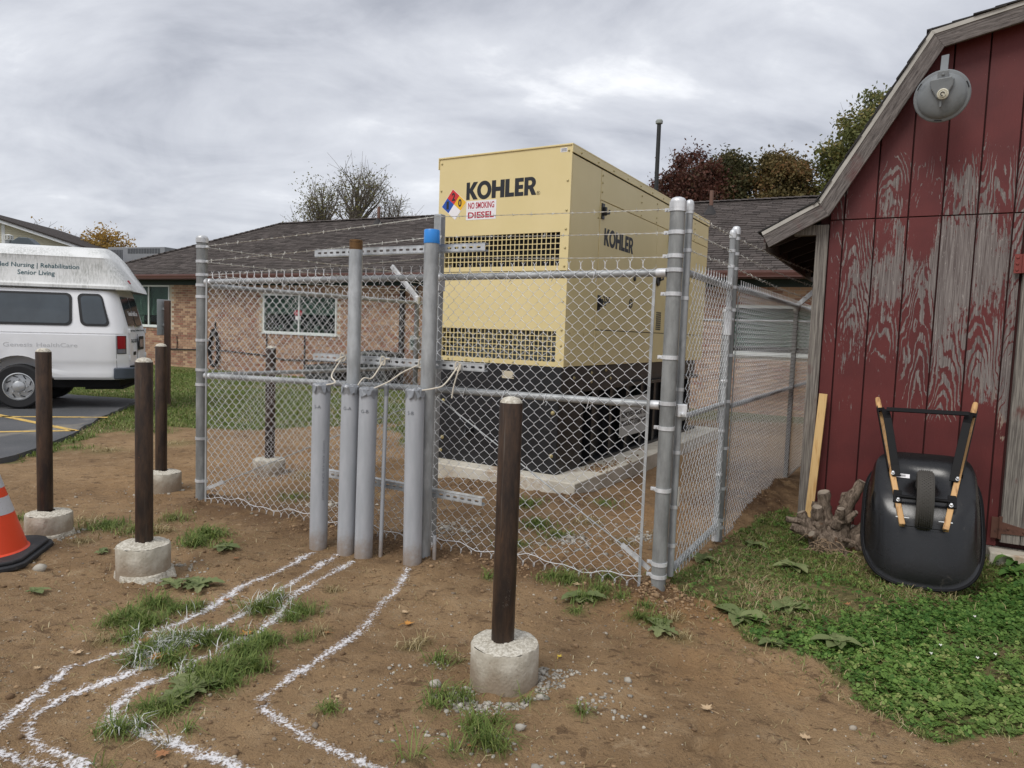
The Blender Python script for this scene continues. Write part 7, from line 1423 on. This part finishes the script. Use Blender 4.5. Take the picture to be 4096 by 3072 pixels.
def leafy_tree(name, loc_, lobes, leaf_mat_, lab, nclump, per, leaf_size, seed, sig=.3, trunk_r=.2, grp=None, tonebias=0., twigs=3, tl=.3):
    """lobes: (dx, dy, cz, rx, rz) ellipsoids; branches run from the trunk to every leaf clump"""
    r_ = random.Random(seed); g = np.random.default_rng(seed); e_ = thing(name, lab, 'tree', loc_, 0, grp); segs = MB(); cl = []
    zb = min(l[2] - l[4] for l in lobes); zt_ = max(l[2] for l in lobes)
    tr_ = [Vector((0, 0, 0)), Vector((r_.uniform(-.1, .1), 0, zb * .5)), Vector((r_.uniform(-.2, .2), r_.uniform(-.2, .2), zb)), Vector((r_.uniform(-.3, .3), 0, (zb + zt_) / 2)), Vector((r_.uniform(-.3, .3), 0, zt_))]
    segs.tube(tr_, [trunk_r, trunk_r * .85, trunk_r * .7, trunk_r * .4, trunk_r * .12], 8, cap=False)
    vol = np.array([l[3] ** 2 * l[4] for l in lobes]); vol = vol / vol.sum()
    for k_ in range(nclump):
        l = lobes[int(g.choice(len(lobes), p=vol))]; d = g.normal(0, 1, 3); d /= np.linalg.norm(d); q = g.random() ** .42; c_ = Vector((l[0] + d[0] * l[3] * q, l[1] + d[1] * l[3] * q, l[2] + d[2] * l[4] * q)); cl.append(c_)
        f_ = max(.1, min(.95, (c_.z - zb * .7) / (zt_ - zb * .7) * .8)); b0 = Vector((0, 0, zb * .7 + f_ * (zt_ - zb * .7) * .75)); md = b0.lerp(c_, .5) + Vector((r_.gauss(0, .15), r_.gauss(0, .15), r_.uniform(-.1, .25))); segs.tube([b0, md, c_, c_ + (c_ - md) * .25], [.05, .03, .014, .006], 4, cap=False)
        for t_ in range(twigs): e2 = md.lerp(c_, r_.uniform(.3, 1)); e3 = e2 + (c_ - b0).normalized() * r_.uniform(0, tl) + Vector((r_.gauss(0, tl), r_.gauss(0, tl), r_.gauss(.1, tl))); segs.tube([e2, e2.lerp(e3, .5) + Vector((0, 0, .04)), e3], [.012, .008, .005], 3, cap=False)
    obj('trunk', segs, M_TRUNK, e_, normals=False); nl = nclump * per; C0 = np.array([tuple(c_) for c_ in cl]); pk = np.repeat(np.arange(nclump), per); sz = g.uniform(.6, 1.35, nclump)[pk] * sig
    C_ = C0[pk] + g.normal(0, 1, (nl, 3)) * sz[:, None] * np.array([1, 1, .75]); a = g.normal(0, 1, (nl, 3)); a /= np.linalg.norm(a, axis=1)[:, None]; b = np.cross(a, g.normal(0, 1, (nl, 3))); b /= np.linalg.norm(b, axis=1)[:, None] + 1e-9; s_ = (leaf_size * g.uniform(.6, 1.3, nl))[:, None]
    V = np.stack([C_ - a * s_, C_ + b * s_ * .6, C_ + a * s_, C_ - b * s_ * .6], 1).reshape(-1, 3); tn_ = np.clip(.6 * g.random(nclump)[pk] + .4 * g.random(nl) + tonebias, 0, 1)
    npmesh('crown', V, np.arange(nl * 4).reshape(-1, 4), leaf_mat_, e_, smooth=False, kind='stuff', attrs=dict(tone=np.repeat(tn_, 4))); return e_
ML_G = leafm('leaves_green', srgb(66, 72, 42), srgb(110, 114, 66), srgb(146, 132, 78)); ML_R = leafm('leaves_red', srgb(72, 52, 44), srgb(104, 66, 56), srgb(84, 80, 54)); ML_B = leafm('leaves_brown_green', srgb(78, 76, 48), srgb(118, 104, 66), srgb(140, 102, 70)); ML_D = leafm('leaves_dark_green', srgb(56, 58, 38), srgb(88, 86, 54), srgb(112, 88, 60))
G_R = 'trees behind the roof on the right'
leafy_tree('maple_tree', (8.0, 33.0, 0), [(-.2, 0, 8.0, 1.45, 1.9), (.3, 0, 9.0, 1.0, 1.1), (-.9, 0, 7.2, .9, 1.0)], ML_R, 'dark red maple tree behind the roof, left of the row on the right', 130, 200, .075, 11, grp=G_R)
leafy_tree('maple_tree', (9.75, 34.0, 0), [(0, 0, 8.4, 1.25, 1.9), (.3, 0, 9.4, .8, .9)], ML_D, 'dark green tree between the red maple and the brownish tree', 100, 210, .075, 12, grp=G_R)
leafy_tree('maple_tree', (12.0, 33.0, 0), [(0, 0, 8.3, 1.5, 1.7), (-.3, 0, 9.6, .6, .9), (.7, 0, 9.4, .35, .9), (.1, 0, 9.2, .8, 1.0)], ML_B, 'brownish green tree with thin upright tips right of the dark trees', 120, 190, .075, 13, sig=.27, grp=G_R)
leafy_tree('maple_tree', (15.9, 32.0, 0), [(-.2, 0, 9.4, 2.3, 2.6), (.2, 0, 11.6, 1.2, 1.5), (-1.6, 0, 9.6, 1.0, 1.6), (1.5, 0, 9.5, 2., 2.5)], ML_G, 'tall green tree rising behind the shed roof edge', 260, 170, .085, 14, sig=.33, grp=G_R, tonebias=.1)
leafy_tree('maple_tree', (13.6, 36.0, 0), [(0, 0, 8.0, 1.3, 1.6)], ML_G, 'low green tree filling the gap beside the tall green tree', 60, 170, .08, 22, grp=G_R)
leafy_tree('mulberry_tree', (-8.0, 35.5, 0), [(0, 0, 7.9, 1.5, 1.75), (.5, 0, 8.3, 1.2, 1.3)], ML_O, 'nearly bare tree with thin spreading twigs behind the long roof', 60, 20, .055, 15, sig=.34, twigs=9, tl=.36, trunk_r=.24)
leafy_tree('mulberry_tree', (-9.9, 36.2, 0), [(0, 0, 7.5, 1.2, 1.6), (-.4, 0, 6.9, 1.2, 1.0)], ML_O, 'sparse tree left of the nearly bare tree behind the roof', 46, 34, .055, 16, sig=.34, twigs=8, tl=.34)
leafy_tree('mulberry_tree', (-6.1, 35.5, 0), [(0, 0, 7.0, 1.0, 1.2)], ML_O, 'small bare tree right of the nearly bare tree behind the roof', 36, 8, .055, 17, sig=.25, twigs=12, tl=.34, trunk_r=.14)
leafy_tree('gold_tree', (-26.1, 45, 0), [(0, 0, 6.0, 1.3, 1.2), (-1.0, 0, 5.7, .8, .9), (1.1, 0, 5.6, .8, .9)], ML_Y, 'golden leaved tree between the sided house and the rooftop unit', 60, 70, .085, 18, sig=.28)
tree('bare_tree', (-34.9, 50, 0), 8.9, 1.0, ML_Y, 'thin bare tree above the ridge of the far left house', 500, .08, 19, trunk_r=.16, levels=5, kids=3, clump=.2)

# ================================================================== VAN
VM = Matrix.Translation((-8.231, 11.709, ZA + .004)) @ Matrix.Rotation(R(18), 4, 'Z') @ Matrix.Rotation(R(-.6), 4, 'Y')     # x towards the rear bumper, y away from the camera, z up
van = thing('passenger_van', 'white passenger van with a raised grimy roof parked on the asphalt', 'van', mat=VM)
M_VAN = mat('van_white', srgb(236, 237, 240), .3, 0, vari=.02, spec=.5)
t = NT('grimy_roof'); c = t.coord('Object'); f = t.noise(t.map(c, (9, 9, .8)), 5, 5, .7); g = t.noise(c, 2.2, 4); col = t.mix(t.math('MULTIPLY', t.step(f, .32, .72), t.step(g, .28, .62)), srgb(228, 229, 228), srgb(172, 174, 170)); M_VROOF = t.set(col, .55)
M_VGL = mat('van_glass', srgb(58, 66, 72), .06, 0, vari=.25, vscale=1.3, spec=.8); M_VDK = mat('van_gasket', srgb(30, 31, 34), .6); M_VBUMP = mat('van_bumper', srgb(66, 74, 84), .55, layers=[(srgb(110, 114, 118), 8, .6, .8, (1, 1, 1))]); M_TAIL = mat('tail_red', srgb(150, 22, 34), .2, spec=.6); M_TAILC = mat('tail_clear', srgb(120, 122, 128), .2); M_CHR = mat('wheel_silver', srgb(186, 188, 190), .35, .55, vari=.05); M_TY = mat('van_tyre', srgb(38, 38, 40), .85, bump=(30, .3, .006)); M_UND = mat('underbody', srgb(18, 18, 20), .9); M_TEAL = mat('teal_letters', srgb(44, 84, 92), .6, vari=0); M_GHOST = mat('ghost_letters', srgb(200, 201, 203), .5, vari=0); M_DKL = mat('dark_letters', srgb(70, 78, 84), .6, vari=0)
W_ = 2.0; BOTTOM = .49
SEC = [(.30, BOTTOM), (.07, BOTTOM), (.035, .53), (.02, .62), (.035, .70), (.012, .78), (.0, .84), (.0, 1.26), (.014, 1.268), (.014, 1.282), (.004, 1.29), (.03, 1.42), (.075, 1.68), (.125, 1.92), (.16, 2.02), (.26, 2.06), (1.0, 2.09)]
def inset(z):
    pts = SEC[1:-1]
    for (y0, z0), (y1, z1) in zip(pts[:-1], pts[1:]):
        if z0 <= z <= z1 and z1 > z0: return y0 + (y1 - y0) * (z - z0) / (z1 - z0)
    return pts[-1][0] if z > 2 else pts[0][0]
RC = .26
def einset(x):
    if x <= 1.36: return 0 if x > -3.9 else (-3.9 - x) * .35
    return RC - math.sqrt(max(0, RC * RC - (x - 1.36) ** 2))
def lean(x, z): return -.20 * max(0, (z - 1.28) / .8) * max(0, min(1, (x - 1.0) / .6))
def ztop(x):
    if x < -3.2: return 1.16 + .12 * (x + 4.35) / 1.15
    if x < -2.45: return 1.28 + (2.09 - 1.28) * (x + 3.2) / .75
    return 9
XS = [-4.35, -4.3, -4.1, -3.9, -3.5, -3.2, -3.05, -2.8, -2.6, -2.45, -2.2, -1.5, -.8, -.3, 0, .3, .8, 1.1, 1.25, 1.36, 1.44, 1.50, 1.55, 1.585, 1.605, 1.618]
n = len(SEC); vs = []
for x in XS:
    e_ = einset(x); row = [(x + lean(x, z), (y + e_ * (1 - y) if y < 1 else 1.0), min(z, ztop(x))) for y, z in SEC]; row = row + [(p[0], W_ - p[1], p[2]) for p in row[::-1][1:]]; vs += row
m_ = 2 * n - 1; fs = []
for i in range(len(XS) - 1):
    for k_ in range(m_): k2 = (k_ + 1) % m_; fs.append((i * m_ + k_, i * m_ + k2, (i + 1) * m_ + k2, (i + 1) * m_ + k_))
fs.append(tuple(range(m_ - 1, -1, -1))); lastr = (len(XS) - 1) * m_; fs.append(tuple(lastr + k_ for k_ in range(m_)))
body = obj('body', MB().add(vs, fs), M_VAN, van); AR = .525
cut = MB()
for wx_ in (0, -3.5):
    for y0, y1 in ((-.3, .42), (1.58, 2.3)): cut.lathe([(AR, 0), (AR, y1 - y0)], 40, (wx_, y1, .37), RX)
cm = cut.mesh('cutter'); fix_normals(cm); co_ = bpy.data.objects.new('cutter', cm); COL.objects.link(co_); co_.parent = van
bo_ = body.modifiers.new('arches', 'BOOLEAN'); bo_.object = co_; bo_.operation = 'DIFFERENCE'; bo_.solver = 'EXACT'
bpy.context.view_layer.update(); nm_ = bpy.data.meshes.new_from_object(body.evaluated_get(bpy.context.evaluated_depsgraph_get())); body.modifiers.clear(); body.data = nm_; bpy.data.objects.remove(co_); smooth_mesh(nm_, 30)
if not nm_.materials: nm_.materials.append(M_VAN)
# raised roof
RS = [(.155, 2.035), (.125, 2.05), (.125, 2.10), (.15, 2.125), (.155, 2.14), (.235, 2.56), (.225, 2.585), (.25, 2.60), (.36, 2.72), (.55, 2.775), (.80, 2.80), (1.0, 2.805)]
RXS = [-2.5, -2.42, -2.2, -1.9, -1.6, -1.0, -.3, .3, .8, 1.15, 1.4, 1.52, 1.60, 1.65, 1.675]
def rend(x, z):
    q = (z - 2.05) / .75; s_ = max(0, min(1, (x - .6) / 1.0)); f_ = max(0, min(1, (-1.6 - x) / .9)); return x - .50 * (q ** 1.25 if q > 0 else 0) * s_ * s_ + .55 * max(0, q) * f_ 
vs = []; n = len(RS)
for x in RXS:
    e_ = (.22 - math.sqrt(max(0, .22 ** 2 - (max(0, x - 1.455)) ** 2))) if x > 1.455 else (0 if x > -2.3 else (-2.3 - x) * .6); row = [(rend(x, z), y + e_ * (1 - y), z) for y, z in RS]; row += [(p[0], W_ - p[1], p[2]) for p in row[::-1][1:]]; vs += row
m_ = 2 * n - 1; fs = [(i * m_ + k_, i * m_ + k_ + 1, (i + 1) * m_ + k_ + 1, (i + 1) * m_ + k_) for i in range(len(RXS) - 1) for k_ in range(m_ - 1)]; fs.append(tuple(range(m_ - 1, -1, -1))); fs.append(tuple((len(RXS) - 1) * m_ + k_ for k_ in range(m_)))
rf = obj('raised_roof', MB().add(vs, fs), M_VROOF, van)
sm_ = MB(); sm_.tube([(x, .118 + (.0 if x < 1.4 else (x - 1.4) ** 2 * 1.2), 2.046) for x in np.arange(-2.3, 1.56, .15)], .008, 5); obj('roof_seam', sm_, M_VDK, rf)
def spt(x, z, off=.004):
    e_ = einset(x); y = inset(z); return Vector((x + lean(x, z), y + e_ * (1 - y) - off, z))
def patch(nm, outline_, mt, par, off, thick=.006, fill=True, step=.06):
    """flat-ish plate following the body side; outline in (x, z)"""
    o = []
    for i in range(len(outline_)):
        a, b = Vector(outline_[i]), Vector(outline_[(i + 1) % len(outline_)]); k_ = max(1, int((b - a).length / step)); o += [a.lerp(b, q / k_) for q in range(k_)]
    m = MB(); n_ = len(o); top_ = [spt(p.x, p.y, off) for p in o]; bot = [spt(p.x, p.y, off - thick) for p in o]; cx_ = sum(p.x for p in o) / n_; cz_ = sum(p.y for p in o) / n_
    mids = [spt(cx_ + (p.x - cx_) * .5, cz_ + (p.y - cz_) * .5, off) for p in o]; m.add(top_ + bot + mids + [spt(cx_, cz_, off)], [(i, (i + 1) % n_, n_ + (i + 1) % n_, n_ + i) for i in range(n_)] + [(i, (i + 1) % n_, 2 * n_ + (i + 1) % n_, 2 * n_ + i) for i in range(n_)] + [(2 * n_ + i, 2 * n_ + (i + 1) % n_, 3 * n_) for i in range(n_)]); return obj(nm, m, mt, par)
def rrect(x0, x1, z0, z1, r, skew=0., n_=5):
    o = []
    for (cx_, cz_, a0) in ((x1 - r, z1 - r, 0), (x0 + r, z1 - r, 90), (x0 + r, z0 + r, 180), (x1 - r, z0 + r, 270)):
        for k_ in range(n_ + 1): a = R(a0 + 90 * k_ / n_); x = cx_ + r * math.cos(a); z = cz_ + r * math.sin(a); o.append((x - skew * (z - z0), z))
    return o
def side_window(x0, x1, skew, r=.09):
    g_ = patch('side_window', rrect(x0, x1, 1.41, 1.965, r, skew), M_VDK, van, .012, .016); patch('pane', rrect(x0 + .04, x1 - .04, 1.45, 1.925, r * .75, skew), M_VGL, g_, .0155, .003)
    return g_
side_window(.93, 1.40, .13); side_window(-.92, .80, .03); side_window(-2.0, -1.05, 0)
g_ = patch('side_window', [(-2.35, 1.42), (-2.35, 1.92), (-2.5, 1.9), (-2.95, 1.45)], M_VDK, van, .012, .016)
obj('windscreen', MB().add([(-3.17, .16, 1.33), (-3.17, W_ - .16, 1.33), (-2.50, W_ - .26, 2.04), (-2.50, .26, 2.04), (-3.19, .16, 1.33), (-3.19, W_ - .16, 1.33), (-2.52, W_ - .26, 2.04), (-2.52, .26, 2.04)], [(0, 1, 2, 3), (4, 7, 6, 5), (0, 4, 5, 1), (2, 6, 7, 3)]), M_VGL, van, smooth=False)
ml = MB(); ml.tube([spt(x, 1.275, -.006) for x in list(np.arange(-3.1, 1.5, .2)) + [1.44, 1.5]], .006, 5); obj('belt_groove', ml, M_VDK, van)
for xx, z0, z1 in ((1.462, .50, 1.255), (-1.0, .52, 2.0), (-2.2, .52, 2.0)): sm_ = MB(); sm_.tube([spt(xx, z0 + (z1 - z0) * k_ / 10, -.002) for k_ in range(11)], .0035, 4); obj('door_seam', sm_, M_VDK, van)
# tail light wraps the corner
tl_ = patch('tail_light', [(1.475, .94), (1.475, 1.255), (1.595, 1.255), (1.595, .94)], M_VDK, van, .012, .02, step=.03); patch('lens', [(1.483, 1.03), (1.483, 1.245), (1.588, 1.245), (1.588, 1.03)], M_TAIL, tl_, .017, .006, step=.03); patch('reversing_lens', [(1.483, .95), (1.483, 1.02), (1.588, 1.02), (1.588, .95)], M_TAILC, tl_, .017, .006, step=.03)
patch('brake_lamp', [(1.2, 2.09), (1.2, 2.1), (1.21, 2.1), (1.21, 2.09)], M_TAIL, rf, 0.0)
bl_ = MB().box((1.585, .335, 2.18), (.03, .13, .075), Matrix.Rotation(R(-28), 3, 'Y') @ Matrix.Rotation(R(-35), 3, 'Z')); obj('roof_lamp', bl_, M_TAIL, rf, smooth=False, bevel=.01)
# rear doors: windows, plate recess, hinges, writing
def rx(y, z): return 1.622 + lean(1.62, z) - 0.0
def rear_patch(nm, y0, y1, z0, z1, mt, par, off=.006, r=.05):
    o = rrect(y0, y1, z0, z1, r); m = MB(); k_ = len(o); m.add([(rx(y, z) + off, y, z) for y, z in o] + [(rx(y, z) - .002, y, z) for y, z in o], [tuple(range(k_)), *[(i, (i + 1) % k_, k_ + (i + 1) % k_, k_ + i) for i in range(k_)]]); return obj(nm, m, mt, par, smooth=False)
bulge = obj('rear_door', MB().prism([(.30, .72), (.30, 1.28), (.36, 2.0), (.992, 2.0), (.992, .72)], (0, 0, 0), (0, 1, 0), (0, 0, 1), (1, 0, 0), .001), M_VAN, van, smooth=False); bulge.data.transform(Matrix.Translation((1.6185, 0, 0)))
for v_ in bulge.data.vertices: v_.co.x += lean(1.62, v_.co.z)
b2_ = obj('rear_door', MB().prism([(1.008, .72), (1.008, 2.0), (1.64, 2.0), (1.70, 1.28), (1.70, .72)], (0, 0, 0), (0, 1, 0), (0, 0, 1), (1, 0, 0), .001), M_VAN, van, smooth=False); b2_.data.transform(Matrix.Translation((1.6185, 0, 0)))
for v_ in b2_.data.vertices: v_.co.x += lean(1.62, v_.co.z)
rear_patch('rear_window', .36, .965, 1.43, 1.94, M_VGL, bulge, .008); rear_patch('rear_window', 1.035, 1.62, 1.43, 1.94, M_VGL, b2_, .008)
rear_patch('plate_recess', 1.10, 1.55, .98, 1.23, M_VDK, b2_, .006, .03); rear_patch('number_plate', 1.16, 1.46, 1.03, 1.17, M_TAILC, b2_, .012, .01)
rear_patch('door_handle', .62, .80, .90, .96, M_VDK, bulge, .012, .01)
ds_ = MB().bx(1.616, 1.6225, .996, 1.004, .72, 1.27); obj('door_seam', ds_, M_VDK, van, smooth=False)
for y in (.27, 1.73):
    for z in (1.33, .86): obj('hinge', MB().box((1.60, y, z), (.05, .05, .075)).tube([(1.63, y, z - .05), (1.63, y, z + .05)], .014, 6), M_VAN, van, bevel=.006)
EX, EZ, EN = (0, 1, 0), (0, 0, 1), (1, 0, 0)
fit_text('Skilled Nursing | Rehabilitation | Senior Living', (1.6205, 0, 0), EX, EZ, EN, .36, 1.62, 1.315, 1.36, M_DKL, 'lettering', bulge, .01); fit_text('740-653-8630', (1.6205, 0, 0), EX, EZ, EN, .42, .92, 1.12, 1.19, M_DKL, 'lettering', bulge, .015)
ez_ = Vector((lean(1.62, 2.08) , 0, .8)).normalized(); fit_text('Genesis HealthCare', (1.622 + lean(1.62, 1.65) + .010, 0, 1.65), EX, tuple(ez_), EN, .62, 1.42, -.045, .045, M_WST, 'lettering', bulge, .02)
lg_ = MB(); r_ = random.Random(6)
for i in range(5):
    for j in range(7):
        if (i + j) % 2 == 0: lg_.box((1.622 + lean(1.62, 1.60 + .032 * j) + .010, .44 + .034 * i, 1.57 + .032 * j), (.003, .026, .026), Matrix.Rotation(R(45), 3, 'X'))
obj('logo', lg_, M_WST, bulge, smooth=False)
# wheels
def wheel(x, y, s_):
    """s_ = -1 for the near side"""
    w2 = obj('wheel', MB().lathe([(.21, -.10), (.34, -.115), (.368, -.09), (.374, -.05), (.374, .05), (.368, .09), (.34, .115), (.21, .10)], 48, (x, y, .374), RX, cap=False), M_TY, van)
    f_ = lambda d: y + s_ * d
    rp_ = MB().lathe([(.232, .0), (.232, .105), (.218, .11), (.205, .085), (.195, .06), (.06, .075), (.001, .078)], 40, (x, y, .374), Matrix.Rotation(R(90 if s_ < 0 else -90), 3, 'X'), cap=False); rim = obj('hubcap', rp_, M_CHR, w2)
    cp_ = MB().lathe([(.095, .07), (.09, .10), (.06, .115), (.001, .12)], 24, (x, y, .374), Matrix.Rotation(R(90 if s_ < 0 else -90), 3, 'X'), cap=False); obj('hub', cp_, M_CHR, rim)
    for k_ in range(8):
        a = 2 * math.pi * k_ / 8; c_ = Vector((x + .118 * math.cos(a), f_(.085), .374 + .118 * math.sin(a))); obj('wheel_nut', MB().tube([c_, c_ + Vector((0, s_ * .022, 0))], [.017, .013], 8), M_CHR, rim)
        a2 = a + .3; c2 = Vector((x + .172 * math.cos(a2), f_(.068), .374 + .172 * math.sin(a2))); d2 = Vector((math.cos(a2 + 1.0), 0, math.sin(a2 + 1.0))); obj('slot', MB().beam(c2 - d2 * .035, c2 + d2 * .035, .012, .022, up=(0, 1, 0)), M_VDK, rim, smooth=False)
    return w2
for x in (0, -3.5): wheel(x, .12, -1); wheel(x, W_ - .12, 1)
obj('underbody', MB().bx(-4.0, 1.45, .30, 1.70, .34, BOTTOM - .002).bx(.9, 1.5, .35, 1.65, .30, .339).tube([(0, .1, .37), (0, 1.9, .37)], .06, 10), M_UND, van, smooth=False)
for wx_ in (0, -3.5): obj('wheel_arch', MB().bx(wx_ - .6, wx_ + .6, .425, 1.575, .3, .92), M_UND, van, smooth=False)
bp_ = [(1.42, -.012), (1.55, -.005), (1.66, .06), (1.715, .18), (1.74, .5), (1.745, 1.0), (1.74, 1.5), (1.715, 1.82), (1.66, 1.94), (1.55, 2.005), (1.42, 2.012), (1.42, 1.93), (1.56, 1.9), (1.60, 1.75), (1.62, 1.0), (1.60, .25), (1.56, .10), (1.42, .07)]
obj('rear_bumper', MB().prism(bp_, (0, 0, .50), (1, 0, 0), (0, 1, 0), (0, 0, 1), .20), M_VBUMP, van, bevel=.02); obj('bumper_step', MB().bx(1.55, 1.735, .3, 1.7, .7005, .725), M_VDK, van, smooth=False, bevel=.01)
obj('front_bumper', MB().bx(-4.48, -4.2, .0, W_, .48, .72), M_VBUMP, van, bevel=.03, smooth=False); obj('grille', MB().bx(-4.365, -4.33, .5, 1.5, .8, 1.1), M_VDK, van, smooth=False)
for y in (.12, 1.58): obj('headlight', MB().bx(-4.38, -4.32, y, y + .32, .84, 1.06), M_TAILC, van, smooth=False, bevel=.01)
# writing on the side
sl_ = Vector((0, .08, .42)).normalized(); nsl = Vector((0, -sl_.z, sl_.y)); o0 = Vector((0, .155, 2.14)) + nsl * .003
fit_text('Skilled Nursing | Rehabilitation', tuple(o0), (1, 0, 0), tuple(sl_), tuple(nsl), -.42, .88, .215, .315, M_TEAL, 'lettering', rf, .006); fit_text('Senior Living', tuple(o0), (1, 0, 0), tuple(sl_), tuple(nsl), -.02, .52, .085, .19, M_TEAL, 'lettering', rf, .006)
fit_text('Genesis', (0, -.0015, 0), (1, 0, 0), (0, 0, 1), (0, -1, 0), -.20, .22, 1.045, 1.115, M_GHOST, 'faded_lettering', van, .004); fit_text('HealthCare', (0, -.0015, 0), (1, 0, 0), (0, 0, 1), (0, -1, 0), .28, .88, 1.045, 1.115, M_GHOST, 'faded_lettering', van, .004)
